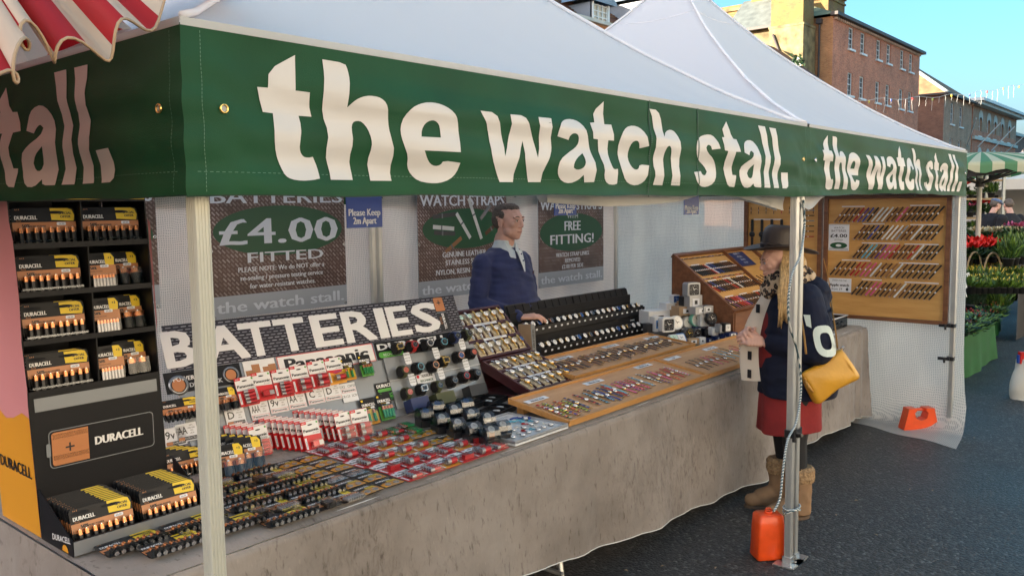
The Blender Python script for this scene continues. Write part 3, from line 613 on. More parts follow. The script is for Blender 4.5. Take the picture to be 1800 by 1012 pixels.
b = MB(); b.add([(-.35, -.35, ZE+.1), (X1+.35, -.35, ZE+.1), (X1+.35, 12, ZE+.1), (-.35, 12, ZE+.1), (4, 5, ZE+2.6), (X1-4, 5, ZE+2.6)], [(0, 1, 5, 4), (1, 2, 5), (2, 3, 4, 5), (3, 0, 4)], 'slate_moss'); b.build('roof', b1)
def chimney(parent, x, y, z0, z1, sx, sy, m, pots, ps=.32):
 c = MB(); c.box(x, y, (z0+z1)/2, sx, sy, z1-z0, m); c.box(x, y, z1-.45, sx+.16, sy+.16, .14, m); c.box(x, y, z1-.06, sx+.2, sy+.2, .2, m); o = c.build('chimney', parent); buv(o)
 for k in range(pots):
  q = MB(); px_ = x+(k-(pots-1)/2)*(sx/max(pots, 1)) if sx > sy else x; py_ = y if sx > sy else y+(k-(pots-1)/2)*(sy/max(pots, 1))
  q.lathe([(ps*.42, z1), (ps*.4, z1+ps*1.6), (ps*.5, z1+ps*1.7), (ps*.5, z1+ps*2), (ps*.36, z1+ps*2)], 10, 'pot_clay', T(px_, py_, 0)); q.build('chimney_pot', o)
chimney(b1, 5.2, 2.2, ZE+.6, ZE+2.55, 3.4, 1.1, 'lichen_brick', 3)
chimney(b1, 2.2, 5.5, ZE+.9, ZE+4.4, 1.1, 2.4, 'lichen_brick', 3)
b = MB(); b.cyl((-.12, .9, 4), (-.12, .9, ZE-.3), .07, .07, 8, 'drain_iron'); b.box(-.15, .9, ZE-.25, .3, .35, .35, 'drain_iron'); b.build('drainpipe', b1)
b2 = thing('rendered_house', 'yellow lichened rendered house wing with a broad chimney stack and slate roof', 'house', T(56.5, 0, 0))
p1 = at(1412, 60, 0, 56.5); p2 = at(1352, 60, 0, 56.5); ztop = at(1380, -14, 0, 56.5).z; zmid = at(1380, 48, 0, 56.5).z
b = MB(); b.box(1.1, (p1.y+p2.y)/2, zmid/2, 2.2, p2.y-p1.y, zmid, 'lichen_render'); o = b.build('stack_base', b2)
b = MB(); b.box(1.05, (p1.y+p2.y)/2, (zmid+ztop)/2, 1.9, p2.y-p1.y-.15, ztop-zmid, 'lichen_brick'); b.box(1.05, (p1.y+p2.y)/2, zmid+.08, 2.15, p2.y-p1.y+.1, .16, 'lichen_render'); o = b.build('chimney', b2); buv(o)
q1 = at(1300, 58, 0, 57.5); b = MB(); b.box(4, (p2.y+q1.y)/2, q1.z/2, 6, q1.y-p2.y, q1.z, 'lichen_render'); b.build('wall', b2)
b = MB(); rz = q1.z; ya, yb = p2.y-.1, q1.y+1.2
b.add([(.7, ya, rz+.1), (.7, yb, rz+.1), (4.2, yb, rz+2.9), (4.2, ya, rz+2.9), (8, ya, rz+.1), (8, yb, rz+.1)], [(0, 3, 2, 1), (3, 4, 5, 2), (1, 2, 5), (0, 4, 3)], 'slate'); b.box(.6, (ya+yb)/2, rz+.05, .2, yb-ya, .18, 'drain_iron'); b.build('roof', b2)
c1 = at(1266, 35, 0, 62); c2 = at(1338, 8, 0, 62)
b = MB(); b.box(5.5, (c1.y+c2.y)/2, (c1.z+c2.z)/2-1.4, 1.3, c1.y-c2.y, c2.z-c1.z+3, 'lichen_brick'); b.box(5.5, (c1.y+c2.y)/2, c2.z-.2, 1.6, c1.y-c2.y+.3, .25, 'lichen_render')
for k in range(9): b.box(5.5, lerp(c2.y+.2, c1.y-.2, k/8), c2.z+.05, .5, .18, .3, 'lichen_brick')
o = b.build('chimney', b2); buv(o)
b = MB(); b.tube([(-.1, p2.y-.3, zmid-.4), (-.12, (p1.y+p2.y)/2+.3, zmid-1.9), (-.12, p1.y-.2, zmid-4.2), (-.12, p1.y-.3, zmid-7)], .08, 6, 'drain_iron'); b.build('drainpipe', b2)
lw = at(1330, 100, 0, 50); b3 = thing('brick_outbuilding', 'low brick building with a sloping tiled roof below the rendered wing', 'house', T(50, 0, 0))
b = MB(); y1_, y2_ = at(1465, 190, 0, 50).y, at(1290, 85, 0, 50).y; z1_, z2_ = at(1440, 190, 0, 50).z, at(1330, 92, 0, 50).z
b.add([(0, y1_, 0), (0, y2_, 0), (0, y2_, z2_+1.2), (0, y1_, z1_)], [(3, 2, 1, 0)], 'brown_brick'); b.add([(6, y1_, 0), (6, y2_, 0), (6, y2_, z2_+1.2), (6, y1_, z1_)], [(0, 1, 2, 3)], 'brown_brick'); b.add([(0, y1_, 0), (6, y1_, 0), (6, y1_, z1_), (0, y1_, z1_)], [(0, 1, 2, 3)], 'brown_brick'); o = b.build('wall', b3); buv(o)
b = MB(); b.add([(-.2, y1_-.2, z1_+.05), (-.2, y2_, z2_+1.3), (6.2, y2_, z2_+1.3), (6.2, y1_-.2, z1_+.05), (-.2, y1_-.2, z1_-.1), (-.2, y2_, z2_+1.15)], [(0, 3, 2, 1), (0, 1, 5, 4)], 'tile_red'); b.build('roof', b3)
iv = MB()
for k in range(170):
 p = at(1403+rnd.gauss(0, 5), 112+rnd.gauss(0, 6), 0, 49.9); s_ = .07+rnd.random()*.08; a_ = rnd.random()*6
 iv.add([(-.3*rnd.random(), s_*math.cos(a_+q*2.1), s_*math.sin(a_+q*2.1)) for q in range(3)], [(0, 1, 2)], 'leaf_dark', T(p.x, p.y, p.z))
o = iv.build('ivy'); o['kind'] = 'stuff'; o['label'] = 'dark ivy growing at the corner of the brick outbuilding'
bx = at(1660, 165, 1, BY); X0_ = bx.x; ze = bx.z; xe = at(1709, 187, 1, BY).x
b4 = thing('brick_house', 'smaller brown brick house with a mossy hipped roof beyond the side street', 'house', T(X0_, BY, 0))
hl = []
for cx, (ta, ba) in ((1674.3, (182, 219)), (1690, (188, 224)), (1671.5, (243, 275)), (1687, (247, 277))):
 k = at(cx, ta, 1, BY); j = at(cx, ba, 1, BY); hl.append((k.x-X0_-.6, k.x-X0_+.6, j.z, k.z))
W4 = xe-X0_
b = MB(); 
hl2 = hl[:2]+hl[2:]
wall_holes(b, 0, W4, 0, ze, hl2, 'pale_brick', 0); b.add([(0, 0, 0), (0, 13, 0), (0, 13, ze), (0, 0, ze)], [(3, 2, 1, 0)], 'brown_brick'); b.add([(W4, 0, 0), (W4, 13, 0), (W4, 13, ze), (W4, 0, ze)], [(0, 1, 2, 3)], 'brown_brick'); o = b.build('wall', b4); buv(o)
for h in hl2: sash(b4, *h, 0)
b = MB(); b.add([(-.4, -.4, ze), (W4+.4, -.4, ze), (W4+.4, 13, ze), (-.4, 13, ze), (4.2, 5, ze+4.0), (W4-1, 5, ze+4.0)], [(0, 1, 5, 4), (1, 2, 5), (2, 3, 4, 5), (3, 0, 4)], 'tile_moss'); b.box(W4/2, -.45, ze, W4+.9, .2, .18, 'drain_iron'); b.box(-.45, 6, ze, .2, 13, .18, 'drain_iron')
b.tube([(-.4, -.4, ze+.06), (4.2, 5, ze+4.08)], .16, 6, 'stone_trim'); b.build('roof', b4)
xa = at(1711, 183, 1, BY).x; xb = at(1787, 212, 1, BY).x; zc = at(1711, 183, 1, BY).z
b5 = thing('brick_hall', 'long red brick hall with a pale stone cornice and tall arched windows', 'hall', T(xa, BY, 0)); W5 = xb-xa
b = MB(); hl = []
for cx in (1711.5, 1723, 1737.5, 1749, 1761.5, 1774): 
 k = at(cx, 226, 1, BY); zt_ = at(1723, 205, 1, BY).z; zb_ = at(1723, 239, 1, BY).z; hl.append((k.x-xa-.75, k.x-xa+.75, zb_, zt_)); 
hl = [h for h in hl if h[0] > .1]
lo = [(h[0], h[1], h[2]-4.6, h[2]-1.9) for h in hl]
wall_holes(b, 0, W5, 0, zc-2.6, lo, 'red_brick', 0, .25); wall_holes(b, 0, W5, zc-2.6, zc, [], 'pale_brick', 0, .25) if False else None
wall_holes(b, 0, W5, zc-2.6, zc, [(h[0], h[1], max(h[2], zc-2.6), h[3]) for h in hl if h[3] > zc-2.6], 'pale_brick', 0, .25)
b.add([(0, 0, 0), (0, 14, 0), (0, 14, zc), (0, 0, zc)], [(3, 2, 1, 0)], 'red_brick'); b.add([(W5, 0, 0), (W5, 14, 0), (W5, 14, zc), (W5, 0, zc)], [(0, 1, 2, 3)], 'red_brick'); o = b.build('wall', b5); buv(o)
for h in hl+lo:
 sash(b5, *h, .1)
 a_ = MB(); mx_ = (h[0]+h[1])/2; rr_ = (h[1]-h[0])/2
 pts = [(mx_+(rr_+.3)*math.cos(R(q)), h[3]-rr_*.2+(rr_+.3)*.8*math.sin(R(q))) for q in range(0, 181, 20)]+[(mx_+rr_*math.cos(R(q)), h[3]-rr_*.9+rr_*.8*math.sin(R(q))) for q in range(180, -1, -20)]
 a_.add([(p[0], -.04, p[1]) for p in pts], [(i, i+1, len(pts)-2-i, len(pts)-1-i) for i in range(9)], 'stone_trim'); a_.build('window_arch', b5)
b = MB(); b.box(W5/2, -.35, zc+.1, W5+1, 1.0, .35, 'stone_trim'); b.box(W5/2, -.5, zc+.42, W5+1.3, 1.3, .3, 'white_paint'); b.box(W5/2, -.12, hl[0][2]-.35, W5, .3, .35, 'stone_trim'); b.build('cornice', b5)
b = MB(); b.add([(-.2, -.2, zc+.5), (W5+.2, -.2, zc+.5), (W5+.2, 14, zc+.5), (-.2, 14, zc+.5), (2, 7, zc+1.6), (W5-2, 7, zc+1.6)], [(0, 1, 5, 4), (1, 2, 5), (2, 3, 4, 5), (3, 0, 4)], 'slate'); b.build('roof', b5)
for (ax_, ay_, bx_, by_) in ((1700, 256, 1716, 208), (1719, 258, 1759, 216), (1743, 265, 1784, 222), (1766, 270, 1800, 240)):
 p = at(ax_, ay_, 1, BY-.1); q = at(bx_, by_, 1, BY-2.2)
 f = MB(); f.cyl(p, q, .07, .05, 6, 'white_paint'); tag(f.build('flagpole'), 'bare white flagpole slanting out from the brick hall, '+{1700: 'nearest of the row', 1719: 'second of the row', 1743: 'third of the row', 1766: 'farthest of the row'}[ax_], 'flagpole', 'flagpoles on the brick hall')
b6 = thing('brick_house', 'distant plain brick house end just past the hall', 'house', T(xb+1, BY+.5, 0)); zd = at(1788, 237, 1, BY).z
b = MB(); b.box(5, 6, zd/2, 10, 12, zd, 'brown_brick'); o = b.build('wall', b6); buv(o); b = MB(); b.box(5, 6, zd+.2, 10.5, 12.5, .4, 'stone_trim'); b.build('roof', b6)
xl, xr = 18.0, 40.5; zp = at(1043, 41, 1, BY).z
b7 = thing('dormer_house', 'old house with dark tiled roof, grey lead dormers and white parapet above the canopies', 'house', T(0, BY, 0))
xm = at(1026, 50, 1, BY).x
b = MB(); wall_holes(b, xl, xm, 0, zp, [], 'painted_brick', 0); wall_holes(b, xm, xr, 0, zp, [], 'orange_brick', 0)
b.add([(xr, 0, 0), (xr, 9, 0), (xr, 9, zp), (xr, 0, zp)], [(0, 1, 2, 3)], 'red_brick'); b.add([(xl, 0, 0), (xl, 9, 0), (xl, 9, zp), (xl, 0, zp)], [(3, 2, 1, 0)], 'red_brick'); o = b.build('wall', b7); buv(o)
b = MB(); b.box((xl+xr)/2, -.03, zp+.06, xr-xl+.2, .4, .14, 'stone_trim'); b.box((xm+xr)/2, -.04, zp-.75, xr-xm, .12, .1, 'stone_trim'); b.build('parapet', b7)
pr = at(1110, 12, 1, BY+4.5); zr = pr.z
b = MB()
rows = 30; slope = lambda t_: (lerp(.25, 4.5, t_), lerp(zp-.15, zr, t_))
for k in range(rows):
 y0_, z0_ = slope(k/rows); y1_, z1_ = slope((k+1)/rows); n_ = 44
 for c_ in range(n_):
  xa_ = xl+(xr-xl)*(c_+(.5 if k % 2 else 0))/n_; xb_ = min(xr, xa_+(xr-xl)/n_-.02); l_ = .02+rnd.random()*.03
  b.add([(xa_, y0_, z0_+l_+.05), (xb_, y0_, z0_+l_+.05), (xb_, y1_, z1_+.0), (xa_, y1_, z1_+.0), (xa_, y0_, z0_), (xb_, y0_, z0_)], [(0, 1, 2, 3), (4, 5, 1, 0)], 'tile_red' if rnd.random() < .8 else 'tile_moss')
o = b.build('roof_tiles', b7); o['kind'] = 'stuff'
b = MB(); b.add([(xl, 4.5, zr), (xr, 4.5, zr), (xr, 9, zp), (xl, 9, zp)], [(0, 1, 2, 3)], 'tile_red'); b.add([(xl, .25, zp-.2), (xr, .25, zp-.2), (xr, 4.5, zr-.06), (xl, 4.5, zr-.06)], [(0, 1, 2, 3)], 'tile_red'); b.build('roof', b7)
for (pl, pr_) in ((1043, 1068), (1140, 1160)):
 a_ = at(pl, 48, 1, BY+.55); c_ = at(pr_, 52, 1, BY+.55); zb_ = zp-.05; zt_ = at(pl, 3, 1, BY+.55).z
 if pl > 1100: a_ = at(1135, 60, 1, BY+.55); c_ = at(1160, 60, 1, BY+.55)
 d = MB(); x0_, x1_ = a_.x, c_.x; y0_ = .55; yb_ = 4.2
 d.add([(x0_-.12, y0_, zb_), (x0_-.12, yb_, zb_), (x0_-.12, yb_, zt_), (x0_-.12, y0_, zt_)], [(0, 3, 2, 1)], 'lead_grey'); d.add([(x1_+.12, y0_, zb_), (x1_+.12, yb_, zb_), (x1_+.12, yb_, zt_), (x1_+.12, y0_, zt_)], [(0, 1, 2, 3)], 'lead_grey')
 d.box(x0_-.06, y0_+.02, (zb_+zt_)/2, .12, .12, zt_-zb_, 'white_paint'); d.box(x1_+.06, y0_+.02, (zb_+zt_)/2, .12, .12, zt_-zb_, 'white_paint')
 do = d.build('dormer', b7)
 q = MB(); q.grid(lambda u, v: (lerp(x0_-.4, x1_+.4, u), lerp(y0_-.25, yb_, v), zt_+.10+.42*math.sin(PI*u)), 10, 1, 'lead_grey'); q.grid(lambda u, v: (lerp(x0_-.4, x1_+.4, u), y0_-.25, zt_-.03+v*(.13+.42*math.sin(PI*u))), 10, 1, 'lead_grey'); q.build('dormer_roof', do)
 sx_ = MB(); wz = zt_-zb_-.1
 for k in range(4): sx_.box(lerp(x0_+.03, x1_-.03, k/3), y0_+.03, (zb_+zt_)/2, .06, .05, wz, 'white_paint')
 for k in range(5): sx_.box((x0_+x1_)/2, y0_+.035, zb_+.08+wz*k/4.3, x1_-x0_, .045, .05, 'white_paint')
 sx_.box((x0_+x1_)/2, y0_+.09, (zb_+zt_)/2, x1_-x0_, .02, wz, 'cream_drape'); sx_.build('dormer_window', do)
def far_row(name, label, x0, x1, y, d, h, m, roofm, face):
 t = thing(name, label, 'terrace', T(x0, y, 0)); W = x1-x0
 hl = [(k*3.2+1.0, k*3.2+2.1, z, z+1.8) for k in range(int(W/3.2)) for z in (1.2, 4.6, 7.8) if z+2 < h]
 b = MB() if face < 0 else MB(Matrix.Rotation(PI, 4, 'Z') @ Matrix.Translation((-W, 0, 0)))
 wall_holes(b, 0, W, 0, h, hl, m, 0); b.add([(0, 0, 0), (0, d, 0), (0, d, h), (0, 0, h)], [(3, 2, 1, 0)], m); b.add([(W, 0, 0), (W, d, 0), (W, d, h), (W, 0, h)], [(0, 1, 2, 3)], m); b.add([(0, d, 0), (W, d, 0), (W, d, h), (0, d, h)], [(3, 2, 1, 0)], m)
 buv(b.build('wall', t)); q = MB(b.M)
 for (a_, c_, d_, e_) in hl: q.box((a_+c_)/2, .13, (d_+e_)/2, c_-a_, .02, e_-d_, 'window_glass'); q.box((a_+c_)/2, .11, (d_+e_)/2, c_-a_, .05, .07, 'white_paint'); q.box((a_+c_)/2, .11, (d_+e_)/2, .05, .05, e_-d_, 'white_paint')
 o_ = q.build('window_row', t); o_['kind'] = 'stuff'
 q = MB(b.M); q.add([(-.2, -.3, h), (W+.2, -.3, h), (W+.2, d/2, h+2.2), (-.2, d/2, h+2.2), (W+.2, d+.3, h), (-.2, d+.3, h)], [(0, 1, 2, 3), (3, 2, 4, 5), (0, 3, 5), (1, 4, 2)], roofm); q.build('roof', t)
far_row('shade_terrace', 'unseen brick terrace added along the street to keep the stall in shade', -90, 17.5, BY, 9, 13.8, 'red_brick', 'tile_red', -1)  # added out of view as a sun blocker, height set to shade the stall
far_row('bounce_row', 'unseen pale rendered row added behind the viewer to bounce sunlight onto the stall', -45, 75, -17, 9, 10.5, 'cream_render', 'slate', 1)  # added out of view as a sunlit reflector filling the stall front
b9 = thing('light_string', 'string of coloured bulbs and icicle lights hung across the street', 'string lights')
P0 = at(1500, 176, 1, 12.5); P1 = at(1905, 118, 1, 6.5); pts = []
for k in range(41):
 t_ = k/40; p = P0.lerp(P1, t_); p.z -= .55*math.sin(PI*t_)+.06*math.sin(t_*50); pts.append(p)
b = MB(); b.tube(pts, .009, 5, 'strap_white'); b.build('cable', b9)
for k in range(2, 40, 3):
 q = MB(); q.lathe([(.0, -.16), (.045, -.12), (.04, -.05), (.02, 0)], 8, ['flower_red', 'strap_blue', 'flower_yellow', 'strap_lime'][k % 4], T(*pts[k])); q.build('bulb', b9)
b = MB()
for k in range(0, 26):
 p = pts[0].lerp(pts[-1], k/40+rnd.random()*.02); p = pts[k]
 L = .2+rnd.random()*.6; q = [p+Vector((rnd.uniform(-.15, .15), 0, -L*j/5)) for j in range(6)]; b = MB(); b.tube(q, .007, 4, 'strap_white'); b.build('icicle_strand', b9)
lp = at(1799, 276, 1, 9); b = MB(); b.lathe([(.3, 0), (.33, .02), (.02, .55), (0, .62)], 8, 'drain_iron', T(lp.x, lp.y, lp.z)); b.lathe([(.16, -.6), (.28, 0)], 8, 'window_glass', T(lp.x, lp.y, lp.z)); b.cyl((lp.x, lp.y, 0), (lp.x, lp.y, lp.z-.6), .09, .06, 8, 'drain_iron')
tag(b.build('street_lamp'), 'dark street lamp lantern at the right edge above the flower stall', 'street lamp')
# ============================================================ trestle tables and cloth
TZ = .748
for k, (xa, xb) in enumerate(((.13, 1.92), (1.96, 3.76), (3.80, 5.88))):
 t = thing('trestle_table', ['folding trestle table under the cloth, left end', 'folding trestle table under the cloth, middle, its feet showing below the hem', 'folding trestle table under the cloth, right end behind the customer'][k], 'table', T((xa+xb)/2, 1.0, 0), 'trestle tables')
 L_ = xb-xa
 b = MB(); b.box(0, .45-.19+.02, TZ-.03, L_, 1.26, .04, 'white_plastic'); b.build('tabletop', t)
 for sx in (-1, 1):
  for (y0, y1) in ((-.30, -.12), (.75, .55)):
   b = MB(); X = sx*(L_/2-.12); b.cyl((X, y0, .02), (X-sx*.12, y1, TZ-.05), .013, .013, 8, 'aluminium'); b.cyl((X, y0, .0), (X, y0, .03), .017, .017, 8, 'black_plastic'); b.build('leg', t)
  b = MB(); b.cyl((sx*(L_/2-.12), -.30, .07), (sx*(L_/2-.12), .75, .07), .011, .011, 8, 'aluminium'); b.build('crossbar', t)
  b = MB(); b.cyl((sx*(L_/2-.13), -.27, .09), (sx*(L_/2-.60), -.10, TZ-.3), .010, .010, 8, 'aluminium'); b.build('brace', t)
TX0, TX1, TY0, TY1 = .10, 5.90, .62, 1.90
def hem(x):
 pts = [(-.2, .33), (.1, .33), (.8, .30), (1.66, .232), (2.52, .145), (3.3, .09), (3.93, .05), (4.4, .10), (5.0, .10), (5.6, .07), (5.9, .03), (6.4, .02)]
 for (a, za), (c, zc_) in zip(pts, pts[1:]):
  if a <= x <= c: t_ = (x-a)/(c-a); return lerp(za, zc_, t_*t_*(3-2*t_)*.4+t_*.6)
 return .1
b = MB()
def top(u, v):
 x = lerp(TX0, TX1, u); y = lerp(TY0+.012, TY1, v); return (x, y, TZ-.004+.0035*noise.noise(Vector((x*5, y*9, 0)))-.012*max(0, 1-v*30)**2)
b.grid(top, 180, 40, 'marbled_velvet')
def front(u, v):
 x = lerp(TX0, TX1, u); zh = hem(x); t_ = 1-v
 z = lerp(TZ-.016, zh, t_)
 fold = (.024*math.sin(x*5.1+.6)+.016*math.sin(x*9.3+2)+.007*math.sin(x*21+t_*2)+.03*noise.noise(Vector((x*1.7, z*.8, 3))))*t_**1.2
 wr = .004*noise.noise(Vector((x*14, z*9, 1)))+.0025*noise.noise(Vector((x*30, z*28, 5)))
 endf = .02*math.sin((x-5.2)*38)*max(0, (x-5.25)/.65)*t_
 return (x+.05*t_*max(0, (x-5.5)/.4), TY0+.012*max(0, 1-t_*30)**2-.006-fold-.03*t_+wr-endf, z)
b.grid(front, 420, 44, 'marbled_velvet')
def rend(u, v):
 y = lerp(TY0, TY1, u); t_ = 1-v; z = lerp(TZ-.012, lerp(.03, .2, min(1, u*1.6)), t_)
 return (TX1+(.05+.03*math.sin(y*22+.5)+.015*math.sin(y*47))*t_, y-.03*t_*(1-u), z)
b.grid(rend, 60, 20, 'marbled_velvet')
def lend(u, v):
 y = lerp(TY0, TY1, u); t_ = 1-v; z = lerp(TZ-.012, .3+.04*math.sin(y*5), t_)
 return (TX0-(.02+.015*math.sin(y*12)+.01*math.sin(y*31))*t_, y-.03*t_*(1-u), z)
b.grid(lend, 60, 20, 'marbled_velvet')
tag(b.build('tablecloth', merge=True), 'long taupe marbled velvet cloth covering the tables and hanging to the tarmac', 'tablecloth')
b = MB(); b.tube([front(k/240, 0) for k in range(241)], .0025, 5, 'strap_white')
hemo = b.build('hem_trim', bpy.data.objects['tablecloth'])
# ============================================================ battery cards
def batt_mesh(r, L, body, capm, top_up=True, capfrac=.30, n=10):
 b = MB(); c = L*capfrac
 b.cyl((0, 0, 0), (0, 0, L-c), r, r, n, body, caps=False); b.cyl((0, 0, L-c), (0, 0, L), r, r, n, capm, caps=False)
 b.lathe([(0, L), (r, L)], n, 'steel', smooth=False); b.cyl((0, 0, L), (0, 0, L+r*.35), r*.38, r*.38, 6, 'steel'); b.lathe([(r, 0), (0, 0)], n, 'steel', smooth=False)
 return b.mesh('battery')
mat('batt_body', (.012, .012, .014), .3, .2); mat('batt_red', (.55, .03, .04), .3, .3); mat('batt_silver', (.40, .40, .42), .3, .6); mat('batt_green', (.03, .28, .08), .3, .2)
BM = dict(aa=batt_mesh(.0068, .048, 'batt_body', 'copper_metal'), aaa=batt_mesh(.0052, .042, 'batt_silver', 'copper_metal', capfrac=.25), d=batt_mesh(.0155, .050, 'batt_body', 'copper_metal'),
   raa=batt_mesh(.0068, .046, 'batt_silver', 'batt_red', capfrac=.6), raaa=batt_mesh(.0052, .040, 'batt_silver', 'batt_red', capfrac=.6), rc=batt_mesh(.0125, .046, 'batt_silver', 'batt_red', capfrac=.62), gaa=batt_mesh(.0068, .048, 'batt_green', 'copper_metal', capfrac=.3))
def rcard(b, w, h, m, r=.006, y0=0, th=.0012):
 pts = []
 for qx, qy, a0 in ((w/2-r, y0+h-r, 0), (-w/2+r, y0+h-r, 90), (-w/2+r, y0+r, 180), (w/2-r, y0+r, 270)):
  for i in range(3): t_ = R(a0+45*i); pts.append((qx+r*math.cos(t_), qy+r*math.sin(t_)))
 b.prism(pts, -th, 0, m)
def big_card():
 """wide eight-battery card: origin bottom centre, x right, y up, z towards the buyer"""
 w, h = .178, .098; b = MB(); rcard(b, w, h, 'black_card', .010)
 z = .0004
 b.rect(-w/2+.001, .030, w/2-.001, .056, z, 'copper_print'); 
 b.add([(.020, .062, z+.0002), (.082, .058, z+.0002), (.086, .075, z+.0002), (.080, .092, z+.0002), (.068, .0965, z+.0002), (.018, .0965, z+.0002)], [(0, 1, 2, 3, 4, 5)], 'yellow_print')
 b.poly([(.008+.028*math.cos(R(a))*1.0, .084+.0045*math.sin(R(a))) for a in range(0, 360, 30)], 'black_velvet', T(.022, 0, z+.0005)); b.poly([(-.058+.026*math.cos(R(a)), .084+.0048*math.sin(R(a))) for a in range(0, 360, 30)], 'black_velvet', T(0, 0, z+.0005))
 b.text('DURACELL', -.050, .064, .0115, 'white_print', z+.0006, width=.060, heavy=.06); b.text('PLUS', -.070, .058, .0045, 'copper_print', z+.0006)
 b.text('50%', -.052, .041, .0095, 'black_print', z+.0006, heavy=.08); b.text('MORE POWER', -.020, .0415, .005, 'black_print', z+.0006, heavy=.05)
 b.text('SPECIAL', .060, .078, .0075, 'black_print', z+.0008, heavy=.05, maxw=.036); b.text('OFFER', .060, .0675, .0075, 'black_print', z+.0008, heavy=.05, maxw=.03); b.text('AA 8', -.072, .0905, .0045, 'copper_print', z+.0006)
 b.rbox(.046, .050, z+.0006, .026, .009, .0006, .003, 'price_card'); b.text('£6.50', .046, .0475, .005, 'black_print', z+.0012)
 return b.mesh('big_card')
def small_card():
 w, h = .088, .098; b = MB(); rcard(b, w, h, 'black_card', .010); z = .0004
 b.rect(-w/2+.001, .028, w/2-.001, .060, z, 'copper_print'); b.add([(.012, .060, z+.0002), (.038, .060, z+.0002), (.040, .082, z+.0002), (.030, .096, z+.0002), (.010, .0965, z+.0002)], [(0, 1, 2, 3, 4)], 'yellow_print')
 b.poly([(-.006+.018*math.cos(R(a)), .086+.004*math.sin(R(a))) for a in range(0, 360, 30)], 'black_velvet', T(0, 0, z+.0005))
 b.text('DURACELL', -.014, .066, .0105, 'white_print', z+.0006, width=.052, heavy=.06); b.text('50%', -.026, .048, .0085, 'black_print', z+.0006, heavy=.08); b.text('MORE POWER', -.018, .039, .0042, 'black_print', z+.0006); b.text('+3', .026, .078, .008, 'black_print', z+.0008, heavy=.05)
 b.rbox(.008, .057, z+.0006, .026, .009, .0006, .003, 'price_card'); b.text('£4.50', .008, .0545, .005, 'black_print', z+.0012)
 return b.mesh('small_card')
def red_card(kind):
 w, h = .084, .120; b = MB(); rcard(b, w, h, 'red_print', .004); z = .0004
 b.add([(-w/2+.001, .066, z), (w/2-.001, .062, z), (w/2-.001, h-.001, z), (-w/2+.001, h-.001, z)], [(0, 1, 2, 3)], 'white_print')
 b.rect(-w/2, h-.012, -w/2+.026, h, z+.0004, 'red_print'); b.text('BEST', -w/2+.013, h-.009, .005, 'white_print', z+.0008)
 b.text('Panasonic', 0, .077, .0125, 'black_print', z+.0006, width=.072, heavy=.07); b.text('Zinc Carbon', .020, .0685, .0042, 'black_print', z+.0006)
 b.poly([(.0+.012*math.cos(R(a)), h-.016+.003*math.sin(R(a))) for a in range(0, 360, 45)], 'black_velvet', T(0, 0, z+.0005)); b.poly([(.034+.0045*math.cos(R(a)), h-.010+.0045*math.sin(R(a))) for a in range(0, 360, 45)], 'green_print', T(0, 0, z+.0005))
 b.rect(-w/2+.003, .010, -w/2+.012, .055, z+.0003, 'price_card'); b.text('Panasonic', 0, 0, .004, 'black_print', M=T(-w/2+.009, .032, z+.0006, PI/2))
 if kind == 'lith':
  b.add([(-w/2, .0, z+.0002), (w/2, .0, z+.0002), (w/2, .055, z+.0002), (0, .045, z+.0002), (-w/2, .058, z+.0002)], [(0, 1, 2, 3, 4)], 'orange_print'); b.text('LITHIUM', .012, .050, .008, 'blue_sign', z+.0007)
 return b.mesh('red_card')
def green_card(kind):
 w, h = .072, .112; b = MB(); rcard(b, w, h, 'black_card', .007); z = .0004
 cm = 'yellow_print' if kind else 'green_print'
 b.add([(-w/2+.001, .004, z), (w/2-.001, .004, z), (w/2-.001, .050, z), (.01, .066, z), (-w/2+.001, .060, z)], [(0, 1, 2, 3, 4)], cm); b.add([(-w/2+.001, .002, z+.0002), (w/2-.001, .002, z+.0002), (w/2-.001, .018, z+.0002), (-w/2+.001, .012, z+.0002)], [(0, 1, 2, 3)], 'orange_print' if kind else 'green_print')
 b.text('DURACELL', 0, .078, .012, 'white_print', z+.0006, width=.062, heavy=.07); b.text('Rechargeable', 0, .0715, .0045, 'yellow_print', z+.0006); b.rbox(.016, .071, z+.0008, .018, .008, .0006, .003, 'price_card'); b.rect(-w/2+.004, h-.014, -w/2+.014, h-.006, z+.0004, 'yellow_print')
 return b.mesh('green_card')
def coin_card(dark):
 w, h = .085, .085; b = MB(); rcard(b, w, h, 'black_card', .008); z = .0004
 b.add([(-w/2+.001, .003, z), (w/2-.001, .003, z), (w/2-.001, .044, z), (-.01, .046, z), (-w/2+.001, .034, z)], [(0, 1, 2, 3, 4)], 'orange_print' if not dark else 'silver_strip')
 b.rect(0, .044, w/2-.003, .058, z+.0001, 'yellow_print' if not dark else 'copper_print'); b.text('DURACELL', -.004, .061, .0105, 'white_print', z+.0006, width=.062, heavy=.06); b.text('LITHIUM', .022, .047, .007, 'black_print', z+.0006)
 return b.mesh('coin_card')
def blister(w, h, d, x=0, y=0):
 b = MB(); pts = [(x-w/2, y), (x+w/2, y), (x+w/2, y+h), (x-w/2, y+h)]
 q = [(x-w/2+.003, y+.003), (x+w/2-.003, y+.003), (x+w/2-.003, y+h-.003), (x-w/2+.003, y+h-.003)]
 vs = [(p[0], p[1], .001) for p in pts]+[(p[0], p[1], d) for p in q]
 b.add(vs, [(0, 1, 5, 4), (1, 2, 6, 5), (2, 3, 7, 6), (3, 0, 4, 7), (4, 5, 6, 7)], 'blister'); return b.mesh('blister')
def mk(name, label, cat, card, batts, bl=None, extra=()):
 o = inst(name, card); tag(o, label, cat)
 for (me, M_) in batts: inst('battery', me, o, M_)
 if bl: inst('blister', bl, o)
 for (nm, me, M_) in extra: inst(nm, me, o, M_)
 return Proto(o)
